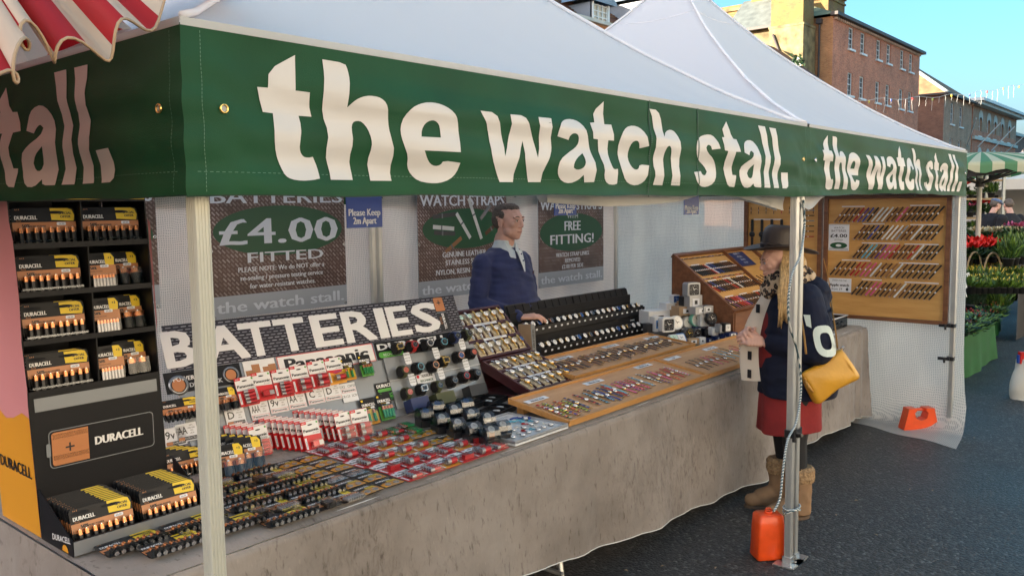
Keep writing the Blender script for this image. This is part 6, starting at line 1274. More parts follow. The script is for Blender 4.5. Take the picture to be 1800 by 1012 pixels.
for k, (u, v, m_) in enumerate(((.05, .06, 'strap_red'), (.10, .05, 'strap_white'), (.15, .06, 'strap_red'), (.20, .05, 'strap_light_blue'), (.25, .06, 'strap_white'), (.30, .06, 'strap_white'), (.13, .13, 'strap_light_blue'), (.19, .12, 'strap_white'), (.25, .13, 'strap_red'), (.30, .14, 'strap_light_blue'), (.31, .21, 'strap_light_blue'))):
 fb[m_].put(WTF.mat(u, v, .001, R(rnd.uniform(-25, 25))), '%s fob watch, %s of the %s row on the white tray' % (cn[m_], ORD[k if k < 6 else (k-6 if k < 10 else 0)], 'front' if k < 6 else ('middle' if k < 10 else 'rear')), 'fob watches on the white tray')
# ============================================================ clocks and boxes by the cabinet
def at_t(px, py, y): return at(px, py, 1, y)
def clock(shape, body, dial, w, h, d, lab, px, py, z=None, y=1.28, rz=-25, lean=0, hands='black_print'):
 """px,py = centre of the face in the photo; stands at depth y"""
 c = at(px, py, 1, y); c = at(px, py, 0, 4.40-d*.4) if c.x > 4.40-d*.4 else c; o = thing('clock', lab, 'clock', T(c.x, c.y, c.z-h/2, R(rz)), 'clocks beside the cabinet'); Lm = Matrix.Rotation(R(-lean), 4, 'X')
 K = Lm @ Matrix(((1, 0, 0, 0), (0, 0, -1, 0), (0, 1, 0, h/2), (0, 0, 0, 1)))
 b = MB()
 if shape == 'round': b.lathe([(0, -d), (w/2*.9, -d), (w/2, -d*.6), (w/2, .0), (w/2*.9, .006), (w/2*.84, .001)], 26, body, K)
 else: b.rbox(0, 0, -d/2, w, h, d, min(w, h)*.16, body, K, n=5); b.rbox(0, 0, .001, w*.86, h*.86, .003, min(w, h)*.12, body, K, n=5)
 b.build('body', o); b = MB(); hc = hands
 if shape == 'round': b.lathe([(0, .0012), (w/2*.84, .0012)], 26, dial, K, smooth=False)
 else: b.rbox(0, 0, .003, w*.76, h*.76, .0015, min(w, h)*.10, dial, K, n=4)
 for t_, dx, dy in (('12', 0, .27), ('3', .27, 0), ('6', 0, -.27), ('9', -.27, 0)): b.text(t_, w*dx, h*dy-w*.03, w*.07, hc, .0044, M=K)
 for k in (1, 2, 4, 5, 7, 8, 10, 11): b.box(w*.29*math.cos(k*PI/6), w*.29*math.sin(k*PI/6), .0043, w*.016, w*.016, .0006, hc, K)
 b.build('dial', o); b = MB(); b.box(w*.07, w*.04, .0050, w*.2, w*.034, .0006, hc, K @ Matrix.Rotation(R(8), 4, 'Z')); b.box(-w*.03, w*.09, .0056, w*.028, w*.28, .0006, hc, K @ Matrix.Rotation(R(28), 4, 'Z')); b.build('hands', o)
 return o, c
def carton(px, py, w, h, d, m, lab, y=1.38, rz=-25, face=None):
 c = at(px, py, 1, y); c = at(px, py, 0, 4.44-max(w, d)*.6) if c.x > 4.44-max(w, d)*.6 else c; o = thing('product_box', lab, 'box', T(c.x, c.y, c.z-h/2, R(rz)), 'boxes beside the cabinet'); b = MB(); b.box(0, d/2, h/2, w, d, h, m); b.build('box', o)
 b = MB(); b.box(0, -.0008, h*.5, w*.55, .001, h*.55, face or 'price_card'); b.box(0, -.0018, h*.5, w*.22, .001, h*.28, 'black_print'); b.build('box_print', o)
def o6(x, y): return 1130+x/7.226, 480+y/7.226
def put_clock(x, y, *a, **k):
 px, py = o6(x, y); return px, py
CK = [('sq', 'silver_plastic', 'dial_black', .105, .098, .06, 'silver square clock with black dial on top of the boxes', 650, 210, 1.50, 'dial_white'),
 ('sq', 'black_plastic', 'dial_black', .065, .075, .05, 'small black clock in front of the grey box', 560, 360, 1.46, 'dial_white'),
 ('sq', 'white_plastic', 'dial_blue', .060, .060, .04, 'small white framed clock box at the top left of the clock group', 425, 330, 1.48, 'dial_white'),
 ('sq', 'white_plastic', 'dial_black', .100, .098, .05, 'white square clock with dark dial at the left of the clock group', 330, 655, 1.30, 'dial_white'),
 ('round', 'white_plastic', 'dial_white', .098, .098, .05, 'round white clock in clear wrap left of the cream one', 445, 630, 1.30, 'black_print'),
 ('round', 'white_plastic', 'dial_white', .085, .085, .05, 'round cream-faced white clock beside the mint one', 580, 625, 1.32, 'black_print'),
 ('round', 'mint_plastic', 'dial_white', .100, .100, .04, 'mint green round alarm clock in the middle of the group', 690, 590, 1.30, 'black_print'),
 ('sq', 'white_plastic', 'dial_white', .078, .090, .035, 'white rounded clock right of the mint one', 790, 595, 1.28, 'black_print'),
 ('round', 'black_plastic', 'dial_black', .088, .088, .035, 'black round clock at the right of the clock group', 880, 580, 1.26, 'dial_white'),
 ('round', 'dark_grey_plastic', 'dial_black', .082, .082, .05, 'dark grey round clock in the lower row, left', 590, 765, 1.22, 'yellow_print'),
 ('round', 'dark_grey_plastic', 'dial_black', .062, .062, .05, 'small dark clock in the lower row beside the grey one', 695, 765, 1.22, 'dial_white'),
 ('sq', 'black_plastic', 'dial_black', .060, .060, .05, 'black cube clock with pale hands, lower row', 835, 765, 1.18, 'yellow_print'),
 ('sq', 'white_plastic', 'dial_white', .056, .056, .05, 'small lilac-white cube clock, lower row', 925, 740, 1.18, 'black_print'),
 ('sq', 'silver_plastic', 'dial_white', .056, .060, .05, 'small silver cube clock, lower row', 1015, 705, 1.17, 'black_print'),
 ('sq', 'black_plastic', 'dial_white', .052, .060, .05, 'small black cube clock with white dial, right end of the lower row', 1080, 692, 1.15, 'black_print'),
 ('sq', 'blue_plastic', 'dial_white', .072, .072, .02, 'blue framed clock lying back behind the rear tray', 515, 815, 1.20, 'black_print'),
 ('sq', 'silver_plastic', 'dial_pale_green', .070, .060, .02, 'pale blue small clock lying beside the blue one', 420, 820, 1.20, 'black_print')]
for (sh, bo, di, w_, h_, d_, lab, x, y, yy, hc) in CK:
 px, py = o6(x, y); clock(sh, bo, di, w_, h_, d_, lab, px, py, y=yy, hands=hc, lean=38 if 'lying' in lab else (10 if 'wrap' in lab else 0))
for (x, y, w_, h_, d_, m_, lab, yy, fc) in ((385, 440, .11, .065, .09, 'white_plastic', 'white carton on top of the brown ones, left', 1.50, None), (490, 405, .06, .06, .05, 'carton', 'small brown carton beside the white one', 1.51, None), (675, 370, .105, .095, .08, 'silver_plastic', 'silver grey carton under the square clock', 1.47, None), (575, 480, .15, .06, .09, 'carton', 'wide brown carton under the black clock', 1.42, None),
  (480, 520, .12, .055, .09, 'carton', 'brown carton left of the mint clock', 1.40, None), (770, 475, .13, .05, .08, 'silver_plastic', 'flat silver carton above the round clocks', 1.38, None), (835, 462, .08, .05, .06, 'silver_plastic', 'second silver carton above the black round clock', 1.40, None), (230, 560, .20, .09, .12, 'white_plastic', 'stack of white wrapped boxes at the back left', 1.48, 'price_card'), (190, 650, .05, .10, .06, 'white_plastic', 'white narrow box by the black cube box', 1.42, 'blue_plastic'),
  (650, 870, .08, .04, .04, 'carton', 'small brown carton behind the rear tray', 1.16, None), (760, 860, .05, .045, .04, 'white_plastic', 'small white carton behind the rear tray', 1.16, None), (880, 850, .09, .028, .05, 'navy_card', 'navy blue clock carton, first of the row', 1.15, None), (985, 825, .08, .028, .05, 'navy_card', 'navy blue clock carton, second of the row', 1.14, None), (1075, 800, .07, .028, .05, 'navy_card', 'navy blue clock carton, third of the row', 1.13, None), (1150, 780, .07, .028, .05, 'navy_card', 'navy blue clock carton, last of the row', 1.11, None), (745, 720, .09, .045, .05, 'navy_card', 'dark blue carton between the small clocks', 1.26, None)):
 px, py = o6(x, y); carton(px, py, w_, h_, d_, m_, lab, yy, face=fc)
b = MB(); b.box(0, 0, .045, .50, .14, .09, 'dark_grey_plastic'); b.box(.0, .12, .085, .50, .12, .17, 'dark_grey_plastic'); b.box(.0, .22, .14, .46, .10, .28, 'dark_grey_plastic')
o = b.build('clock_riser'); tag(o, 'dark stepped riser hidden under the clocks and boxes', 'riser'); o.matrix_world = T(4.14, 1.33, TZ, R(-28), s=.55)
# ============================================================ wooden strap cabinet
xl_ = 4.52; yb, yf_ = 1.50, 1.04; pA = at(1182, 449, 1, yb); pB = at(1298, 548, 0, xl_)
zt_, zf_ = pA.z, pB.z; yf_ = pB.y; xl_ = pA.x if abs(pA.x-xl_) < .2 else xl_
CF = Frame((xl_, yf_, zf_), (xl_+1.25, yf_, zf_), (xl_, yb, zt_)); CL = 1.25
CA = thing('strap_cabinet', 'brown wooden slanted cabinet displaying rows of leather watch straps', 'display cabinet', T(xl_, yf_, TZ))
inv = Matrix.Translation(-Vector((xl_, yf_, TZ)))
for x_ in (0, CL):
 b = MB(); pr_ = [(0, 0), (yb-yf_, 0), (yb-yf_, zt_-TZ), (0, zf_-TZ)]; b.prism(pr_, -.008, .008, 'brown_wood', T(x_, 0, 0) @ Matrix(((0, 0, 1, 0), (1, 0, 0, 0), (0, 1, 0, 0), (0, 0, 0, 1)))); b.build('side_panel', CA)
b = MB(); b.box(CL/2, .0, (zf_-TZ)/2, CL-.02, .012, zf_-TZ-.01, 'brown_wood'); b.build('front_panel', CA); b = MB(); b.box(CL/2, yb-yf_, (zt_-TZ)/2, CL-.02, .012, zt_-TZ-.01, 'brown_wood'); b.build('back_panel', CA)
b = MB(inv @ CF.mat()); H_ = CF.h; b.box(CL/2, H_/2, -.008, CL-.02, H_-.01, .01, 'display_wood_x'); b.build('sloping_panel', CA)
for (cx, cy, sx, sy) in ((CL/2, .012, CL+.03, .024), (CL/2, H_-.012, CL+.03, .024), (.004, H_/2, .026, H_-.05), (CL-.004, H_/2, .026, H_-.05), (.74, H_/2, .016, H_-.05)): b = MB(inv @ CF.mat()); b.rbox(cx, cy, .004, sx, sy, .03, .004, 'brown_wood'); b.build('frame_rail', CA)
b = MB(inv @ CF.mat()); b.box(.91, H_*.80, .003, .26, H_*.26, .004, 'navy_card')
for k in range(4): b.text(['BARROWS', 'FITTING', 'SERVICE', 'STRAPS'][k], .91, H_*.89-k*.035, .016, 'price_card', .0058)
b.build('notice', CA)
def strap(m_):
 b = MB(); L = .105; w = .009
 for (a, c) in ((-L/2, -.003), (.003, L/2)): b.rbox((a+c)/2, 0, .003, c-a, w, .004, .002, m_)
 b.box(-L/2-.002, 0, .003, .004, w*1.3, .004, 'steel'); b.box(.0, 0, .0062, .010, w*.8, .001, 'price_card'); return b.mesh('strap')
STR_ = {m_: strap(m_) for m_ in ('strap_black', 'strap_dark_brown', 'strap_brown', 'strap_tan', 'strap_red', 'strap_pink', 'strap_blue', 'strap_light_blue', 'strap_white', 'strap_purple', 'strap_grey')}
def put_strap(m_, M_, lab, grp):
 o = inst('watch_strap', STR_[m_]); o.matrix_world = M_; tag(o, lab, 'watch strap', grp); return o
seqs = [['strap_black']*5+['strap_dark_brown']*3+['strap_red', 'strap_white']+['strap_blue', 'strap_black']*2+['strap_black']*4+['strap_brown', 'strap_dark_brown']*3,
  ['strap_red', 'strap_black', 'strap_blue', 'strap_black', 'strap_dark_brown', 'strap_brown', 'strap_black', 'strap_brown', 'strap_red', 'strap_dark_brown', 'strap_white', 'strap_black', 'strap_black', 'strap_brown', 'strap_dark_brown', 'strap_brown', 'strap_brown', 'strap_black'],
  ['strap_black', 'strap_purple', 'strap_dark_brown', 'strap_red', 'strap_red', 'strap_pink', 'strap_blue', 'strap_black', 'strap_brown', 'strap_black', 'strap_brown', 'strap_black', 'strap_dark_brown', 'strap_red', 'strap_black', 'strap_brown']]
for r_, sq in enumerate(seqs):
 v = H_*(.70-.28*r_)
 for k, m_ in enumerate(sq):
  u = .05+k*(.66/len(sq))+.03*r_*0
  put_strap(m_, CF.mat(u+.02, v, .0, R(125)) @ Matrix.Scale(1.2, 4), '%s leather strap, %s from the left in the %s row of the cabinet' % (cn[m_], ORD[k] if k < 24 else 'last', ['top', 'middle', 'bottom'][r_]), 'straps on the cabinet')
 for k in range(5): put_strap(['strap_black', 'strap_dark_brown', 'strap_brown', 'strap_black', 'strap_red'][k], CF.mat(.80+k*.07, v-H_*.0, .0, R(125)) @ Matrix.Scale(.9, 4), '%s strap on the right part of the cabinet, %s in the %s row' % (['black', 'dark brown', 'brown', 'black', 'red'][k], ORD[k], ['top', 'middle', 'bottom'][r_]), 'straps on the cabinet') if r_ else None
 q = MB(inv @ CF.mat())
 for k in range(3): q.box(.16+k*.22, v+.062, .001, .12, .008, .0015, 'price_card')
 q.build('label_strip', CA)
for k, (m_, u) in enumerate((('strap_black', .08), ('strap_brown', .16), ('strap_black', .25), ('strap_dark_brown', .33), ('strap_black', .42), ('strap_blue', .50), ('strap_brown', .60), ('strap_dark_brown', .67))):
 put_strap(m_, CF.mat(u, H_*.915, 0, R(178)) @ Matrix.Scale(.75, 4), '%s strap lying flat along the top edge of the cabinet, %s' % (cn[m_], ORD[k]), 'straps along the cabinet top')
 put_strap(['strap_purple', 'strap_black', 'strap_red', 'strap_black'][k % 4], CF.mat(u, H_*.555, 0, R(178)) @ Matrix.Scale(.75, 4), '%s strap lying flat between the cabinet rows, %s' % (['purple', 'black', 'red', 'black'][k % 4], ORD[k]), 'straps between the cabinet rows')
# ============================================================ end wall strap boards
def end_board(lab, y0, y1, z0, z1, x=5.955):
 F_ = Frame((x, y1, z0), (x, y0, z0), (x, y1, z1)); t = thing('strap_board', lab, 'display board', F_.mat(), 'strap boards on the end wall'); W = F_.w; H = F_.h
 b = MB(); b.box(W/2, H/2, -.010, W-.02, H-.02, .012, 'display_wood_x'); b.build('panel', t)
 for (cx, cy, sx, sy) in ((W/2, .014, W, .028), (W/2, H-.014, W, .028), (.016, H/2, .032, H-.0565), (W-.016, H/2, .032, H-.0565)): q = MB(); q.rbox(cx, cy, 0, sx, sy, .036, .004, 'brown_wood'); q.build('frame_rail', t)
 return F_, t
E1, e1 = end_board('large wooden board with five rows of slanted leather straps on the end wall', .062, .985, .79, 1.752)
E2, e2 = end_board('second wooden board with dark straps, half hidden behind the customer', 1.0, 1.66, .90, 1.80)
def strip_row(F_, t, px0, px1, py0, py1):
 u0, v0 = F_.pix(px0, py0); u1, v1 = F_.pix(px1, py1); q = MB(); q.box((u0+u1)/2, (v0+v1)/2, .0, u1-u0, .007, .0015, 'price_card'); q.build('label_strip', t)
rows = [((1478, 378, 1650, 375), 'tan brown brown brown red purple blue black white white white brown brown pink brown black black black black black black'.split(), (1480, 363, 1520, 363), (1600, 361, 1652, 361)),
  ((1512, 408, 1648, 409), 'brown brown black blue black black white white white grey brown brown white black black black black'.split(), (1516, 393, 1555, 394), (1600, 395, 1650, 395)),
  ((1510, 441, 1648, 444), 'black black light_blue light_blue brown purple pink pink red brown brown brown red white black black black black'.split(), (1515, 427, 1580, 428), (1590, 429, 1650, 430)),
  ((1470, 471, 1645, 478), 'black brown brown black red red pink pink white brown brown tan white brown black black black black black black'.split(), (1480, 457, 1530, 458), (1580, 462, 1650, 464)),
  ((1508, 505, 1645, 514), 'black black brown pink pink brown black brown tan white brown black black black black black black'.split(), (1515, 491, 1550, 492), (1590, 496, 1650, 498))]
for r_, (seg, sq, l1, l2) in enumerate(rows):
 a = E1.pix(seg[0], seg[1]); c = E1.pix(seg[2], seg[3])
 for k, nm in enumerate(sq):
  t_ = k/(len(sq)-1); m_ = 'strap_'+nm; 
  if nm == 'black' and k % 3 == 0: m_ = 'strap_dark_brown'
  put_strap(m_, E1.mat(lerp(a[0], c[0], t_), lerp(a[1], c[1], t_), .009+.002*(k % 2), R(52)) @ Matrix.Scale(1.28, 4), '%s leather strap, %s from the left in the %s row of the large board' % (cn[m_], ORD[k], ['top', 'second', 'third', 'fourth', 'bottom'][r_]), 'straps on the large end board')
 strip_row(E1, e1, l1[0], l1[2], l1[1], l1[3]); strip_row(E1, e1, l2[0], l2[2], l2[1], l2[3])
def notice(t, F_, px0, py0, px1, py1, fn, m='price_card'):
 u0, v1 = F_.pix(px0, py0); u1, v0 = F_.pix(px1, py1); q = MB(); w_, h_ = u1-u0, v1-v0; q.box(0, 0, 0, w_, h_, .0015, m); fn(q, w_, h_); q.build('notice', t, T((u0+u1)/2, (v0+v1)/2, .0))
def n1(q, w, h):
 q.rect(-w*.47, h*.46, w*.47, h*.47, .0012, 'black_print'); q.rect(-w*.47, -h*.47, w*.47, -h*.46, .0012, 'black_print'); q.text('WATCH', 0, h*.33, h*.075, 'black_print', .0012); q.text('BATTERIES', 0, h*.21, h*.085, 'black_print', .0012, maxw=w*.86); q.text('£4.00', 0, .0, h*.14, 'black_print', .0012, width=w*.8, heavy=.06); q.text('FITTED', 0, -h*.13, h*.07, 'black_print', .0012)
 q.poly([(w*.42*math.cos(R(a)), -h*.30+h*.12*math.sin(R(a))) for a in range(0, 360, 20)], 'deep_green_print', T(0, 0, .0012)); q.poly([(w*.14*math.cos(R(a)), -h*.30+h*.05*math.sin(R(a))) for a in range(0, 360, 30)], 'price_card', T(0, 0, .0016)); q.rect(-w*.45, -h*.44, w*.45, -h*.40, .0012, 'grey_print')
notice(e1, E1, 1457, 394, 1492, 441, n1)
def n2(q, w, h):
 q.text('STRAPS FOR THE', 0, h*.28, h*.12, 'black_print', .0012, maxw=w*.6); q.text('Apple watch', 0, -h*.08, h*.2, 'black_print', .0012, heavy=.06, maxw=w*.92); q.text('from £9', -w*.1, -h*.36, h*.17, 'black_print', .0012, maxw=w*.6)
 q.poly([(w*.33+w*.055*math.cos(R(a))*(1-.12*math.sin(R(a))), -h*.29+h*.1*math.sin(R(a))) for a in range(0, 360, 24)], 'black_print', T(0, 0, .0012)); q.poly([(w*.345+w*.015*math.cos(R(a)), -h*.16+h*.035*math.sin(R(a))) for a in range(0, 360, 60)], 'black_print', T(0, 0, .0013))
notice(e1, E1, 1455, 488, 1496, 514, n2)
for k in range(9):
 u = .06+k*.066; put_strap('strap_black' if k != 4 else 'strap_red', E2.mat(u, E2.h-.16, .008, R(90)) @ Matrix.Scale(.55, 4), '%s short strap, %s in the top row of the second board' % ('black' if k != 4 else 'red', ORD[k]), 'straps on the second board')
big_strap = MB(); big_strap.rbox(0, .075, .006, .022, .10, .006, .004, 'black_plastic'); big_strap.rbox(0, -.075, .006, .022, .10, .006, .004, 'black_plastic'); big_strap.lathe([(0, .002), (.024, .002), (.025, .010), (.020, .014), (0, .0142)], 18, 'black_plastic'); bs_me = big_strap.mesh('watch')
for k in range(4):
 o = inst('large_strap', bs_me); o.matrix_world = E2.mat(.075+k*.085, E2.h-.36, .010); tag(o, 'large black rubber strap hanging on the second board, %s from the left' % ORD[k], 'watch strap', 'large straps on the second board')
for k in range(7): put_strap(['strap_blue', 'strap_grey', 'strap_dark_brown', 'strap_grey', 'strap_black', 'strap_black', 'strap_red'][k], E2.mat(.55, E2.h-.12-k*.042, .008, 0) @ Matrix.Scale(.9, 4), '%s strap lying level on the second board, %s from the top' % (['blue', 'grey', 'dark brown', 'grey', 'black', 'black', 'red'][k], ORD[k]), 'level straps on the second board')
q = MB(); q.box(.2, E2.h-.235, 0, .24, .008, .0015, 'price_card'); q.build('label_strip', e2)
for z_, lab in ((.79, 'upper black strap tying the strap board to the far pole'), (.545, 'lower black strap around the far pole')):
 b = MB(); b.rbox(5.965, .035, z_, .05, .05, .028, .008, 'black_plastic'); b.box(5.93, .075, z_, .012, .08, .022, 'black_plastic'); b.cyl((5.925, .07, z_-.03), (5.925, .07, z_+.01), .008, .008, 8, 'black_plastic'); tag(b.build('pole_strap'), lab, 'strap', 'straps on the far pole')
# ============================================================ things on the far end of the table
BIN = thing('plastic_tub', 'clear plastic tub holding dark tools on the end of the table', 'tub', T(5.62, .80, TZ, R(0)))
b = MB(); 
for (cx, cy, sx, sy) in ((0, -.075, .30, .003), (0, .075, .30, .003), (-.15, 0, .003, .15), (.15, 0, .003, .15)): b.box(cx, cy, .045, sx, sy, .085, 'smoked_blister')
b.box(0, 0, .003, .30, .15, .004, 'smoked_blister'); b.build('tub_wall', BIN)
b = MB(); b.tube([(-.152, -.077, .088), (.152, -.077, .088), (.152, .077, .088), (-.152, .077, .088), (-.152, -.077, .088)], .005, 6, 'white_plastic'); b.build('rim', BIN)
for k in range(9):
 b = MB(); b.tube([(0, 0, 0), (.04, .02, .01), (.08, -.01, .012), (.10, .01, .0)], .006, 6, 'dark_grey_plastic'); o = b.build('hand_tool'); o.matrix_world = T(5.53+.02*k, .76+.02*(k % 4), TZ+.015+.004*k, R(k*47)); tag(o, 'dark hand tool lying in the clear plastic tub', 'tool', 'tools in the clear tub')
b = MB(); b.box(0, 0, .022, .20, .13, .044, 'white_plastic'); b.box(0, -.0655, .022, .14, .001, .03, 'deep_green_print'); b.text('TAYLOR', 0, .015, .016, 'price_card', M=Matrix(((1, 0, 0, 0), (0, 0, -1, -.0668), (0, 1, 0, 0), (0, 0, 0, 1)))); o = b.build('parts_box'); o.matrix_world = T(5.36, .92, TZ, R(-10)); tag(o, 'white box with a green label beside the clear tub', 'box')
b = MB(); b.box(0, 0, .025, .13, .10, .05, 'blister'); o = b.build('small_tub'); o.matrix_world = T(5.36, .92, TZ+.046); tag(o, 'small clear tub stacked on the white box', 'tub')
for k in range(10):
 m_ = ['price_card', 'carton', 'price_card', 'orange_print', 'price_card', 'white_print'][k % 6]; b = MB(); b.rbox(0, 0, .002, .06, .09, .003, .004, 'price_card'); b.box(0, .012, .0042, .04, .03, .001, m_ if m_ != 'price_card' else 'black_print'); o = b.build('leaflet'); o.matrix_world = T(4.95+.085*(k % 5)+.02, .70+.11*(k//5), TZ, R(rnd.uniform(-8, 8))); tag(o, 'small printed card, %s from the left in the %s row beyond the customer' % (ORD[k % 5], ['front', 'rear'][k//5]), 'card', 'cards on the end of the table')
# ============================================================ banners
def banner(lab, x0, x1, z0, z1, fn, y=2.93, zg=.13, n=1):
 t = thing('banner', lab, 'banner', Matrix(((1, 0, 0, x0), (0, 0, -1, y), (0, 1, 0, z0), (0, 0, 0, 1))), 'printed banners on the back sheet'); W = x1-x0; H = z1-z0
 b = MB(); b.grid(lambda u, v: (u*W, zg+v*(H-zg), .003+.004*math.sin(u*7+v*3)*0), 2, 2, 'plate_print', smooth=False); b.rect(0, 0, W, zg, .003, 'grey_print'); b.box(W/2, H/2, 0, W, H, .003, 'grey_print'); b.build('sheet', t)
 q = MB(); q.text('the watch stall.', W/2, zg*.25, zg*.52, 'price_card', .0052, width=W*.94, heavy=.05); fn(q, W, H); q.build('print', t)
 for (x_, z_) in ((.012, .012), (W-.012, .012), (.012, H*.5), (W-.012, H*.5), (.012, H-.012), (W-.012, H-.012)): g_ = MB(); g_.lathe([(.005, 0), (.007, .0015), (.010, 0)], 12, 'steel', T(x_, z_, .004)); g_.build('eyelet', t)
 return t
def oval(q, cx, cz, rx, rz_): q.poly([(cx+rx*math.cos(R(a)), cz+rz_*math.sin(R(a))) for a in range(0, 360, 8)], 'deep_green_print', T(0, 0, .0042))
W2 = .97
def f2(q, W, H):
 tx = lambda s_, z, h, w=None, **k: q.text(s_, W/2, z, h, 'price_card', .0056, width=w, **k)
 q.text('BATTERIES', W/2, .665, .082, 'price_card', .0056, width=W*.96, heavy=.04); oval(q, W/2, .50, .46, .150); q.text('£4.00', W/2, .425, .155, 'price_card', .0062, width=W*.86, heavy=.05); q.text('FITTED', W/2+.03, .315, .062, 'price_card', .0066, width=W*.56, heavy=.05)
 for s_, z in (('PLEASE NOTE: We do NOT offer a', .262), ('re-sealing / pressure testing service', .212), ('for water resistant watches.', .162)): q.text(s_, W/2, z, .030, 'price_card', .0056, maxw=W*.95, heavy=.03)
banner('brown banner reading BATTERIES £4.00 FITTED behind the near pole', 1.735, 2.705, 1.075, 1.86, f2)
def f1(q, W, H): q.text('WATCH BATTERIES', W/2, .58, .082, 'price_card', .0056, width=W*.96, heavy=.04); oval(q, W/2, .40, .46, .150)
banner('brown banner mostly hidden behind the black battery stand', .47, 1.43, 1.175, 1.95, f1)
def f3(q, W, H):
 q.text('WATCH STRAPS', W/2, .67, .082, 'price_card', .0056, width=W*.94, heavy=.04); oval(q, W*.52, .50, .46, .150)
 for (cx, cz, L, a, m_) in ((.27, .60, .24, 4, 'dark_grey_plastic'), (.26, .51, .22, -5, 'strap_white'), (.27, .47, .22, -4, 'dark_grey_plastic'), (.36, .38, .20, 30, 'strap_tan'), (.47, .52, .24, -52, 'strap_white'), (.60, .57, .34, -66, 'strap_white'), (.72, .62, .16, 42, 'silver_strip'), (.80, .50, .2, 30, 'strap_brown')):
  q.box(0, 0, 0, L, .030, .0008, m_, T(cx*W/.97, cz, .0056, R(a))); q.box(-L*.1, 0, .0008, .012, .036, .0008, 'silver_strip', T(cx*W/.97, cz, .0058, R(a)))
 for s_, z in (('GENUINE LEATHER,', .292), ('STAINLESS STEEL,', .232), ('NYLON, RESIN & RUBBER', .165)): q.text(s_, W/2, z, .040, 'price_card', .0056, maxw=W*.9, heavy=.04)
banner('brown banner reading WATCH STRAPS with pictured straps, behind the seller', 3.355, 4.33, 1.04, 1.83, f3)
def f4(q, W, H):
 q.text('WATCH STRAPS', W/2, .655, .082, 'price_card', .0056, width=W*.94, heavy=.04); oval(q, W/2, .46, .46, .165); q.text('WITH', W/2, .58, .045, 'price_card', .0062); q.text('FREE', W/2, .475, .085, 'price_card', .0062, heavy=.05); q.text('FITTING!', W/2, .36, .085, 'price_card', .0062, width=W*.66, heavy=.05)
 for s_, z in (('WATCH STRAP LINKS', .250), ('REMOVED', .198), ('£2.00 PER SIDE', .146)): q.text(s_, W/2, z, .036, 'price_card', .0056, heavy=.04, maxw=W*.88)
banner('brown banner reading FREE FITTING! right of the seller', 4.735, 5.70, 1.01, 1.80, f4)
def keep(px0, py0, px1, py1, y, lab, topbit):
 a = at(px0, py0, 1, y); c = at(px1, py1, 1, y); w_ = c.x-a.x; h_ = a.z-c.z; t = thing('distance_sign', lab, 'sign', Matrix(((1, 0, 0, a.x), (0, 0, -1, y), (0, 1, 0, c.z), (0, 0, 0, 1))), 'blue keep apart signs'); H = .21
 b = MB(); b.box(w_/2, H/2, 0, w_, H, .003, 'blue_sign'); b.build('board', t); q = MB(); q.text('Please Keep', w_/2, h_*.42, w_*.155, 'white_print', .0018, heavy=.05, width=w_*.88); q.text('2m Apart', w_/2, h_*.13, w_*.155, 'white_print', .0018, heavy=.05, width=w_*.64)
 for x_ in (w_*.2, w_*.32): q.rect(x_, H*.55, x_+w_*.07, H*.78, .0018, 'white_print'); q.poly([(x_+w_*.035+.008*math.cos(R(a_)), H*.86+.008*math.sin(R(a_))) for a_ in range(0, 360, 40)], 'white_print', T(0, 0, .0018))
 q.text('2 metres', w_*.68, H*.66, w_*.07, 'white_print', .0018); q.build('print', t); b = MB(); b.cyl((w_*.2, H, 0), (w_*.2, H+.12, 0), .001, .001, 4, 'strap_white'); b.cyl((w_*.8, H, 0), (w_*.8, H+.12, 0), .001, .001, 4, 'strap_white'); b.build('string', t)
keep(608, 350, 672, 399, 1.0, 'blue Please Keep 2m Apart sign hanging over the batteries', 1); keep(974, 350, 1013, 378, .75, 'blue Please Keep 2m Apart sign hanging before the free fitting banner', 0); keep(1202, 357, 1228, 377, .5, 'small blue Please Keep 2m Apart sign nearest the customer', 0)
# ============================================================ weights and rope
W1 = thing('pole_weight', 'orange block weight hanging by a rope at the middle pole foot', 'weight', T(2.975, .135, .0, YAW-PI/2+R(8), s=.84), 'orange pole weights')
b = MB(); P = [(0, .0, .080, .058), (0, .012, .086, .064), (0, .20, .078, .060), (0, .25, .074, .056), (0, .262, .062, .046)]
vs = []; n_ = 20
for (_, z, a, c) in P:
 for k in range(n_):
  t_ = 2*PI*k/n_; e_ = .24; cx = math.copysign(abs(math.cos(t_))**e_, math.cos(t_))*a; cy = math.copysign(abs(math.sin(t_))**e_, math.sin(t_))*c; vs.append((cx, cy, z+.004))
fs = [(j*n_+k, j*n_+(k+1) % n_, (j+1)*n_+(k+1) % n_, (j+1)*n_+k) for j in range(4) for k in range(n_)]+[tuple(range(n_))[::-1], tuple(range(4*n_, 5*n_))]
b.add(vs, fs, 'orange_plastic', smooth=True); b.build('body', W1); b = MB(); b.lathe([(.016, .264), (.026, .268), (.024, .276), (.010, .276), (.012, .266)], 16, 'orange_plastic'); b.build('neck', W1)
b = MB(); b.tube([(-.018, 0, .27), (-.012, 0, .292), (.012, 0, .292), (.018, 0, .27)], .004, 8, 'orange_plastic'); b.build('lifting_loop', W1)
W2_ = thing('pole_weight', 'orange wedge weight with a finger hole by the far pole', 'weight', T(5.88, .22, 0, R(-46), s=.86), 'orange pole weights')
prof = [(-.155, 0), (.155, 0), (.150, .03), (.118, .165), (.115, .19), (.04, .19), (.04, .175), (.062, .15), (.045, .10), (0, .085), (-.045, .10), (-.062, .15), (-.04, .175), (-.04, .19), (-.115, .19), (-.118, .165), (-.150, .03)]
b = MB(Matrix(((1, 0, 0, 0), (0, 0, 1, 0), (0, 1, 0, .005), (0, 0, 0, 1))))
nP = len(prof); 
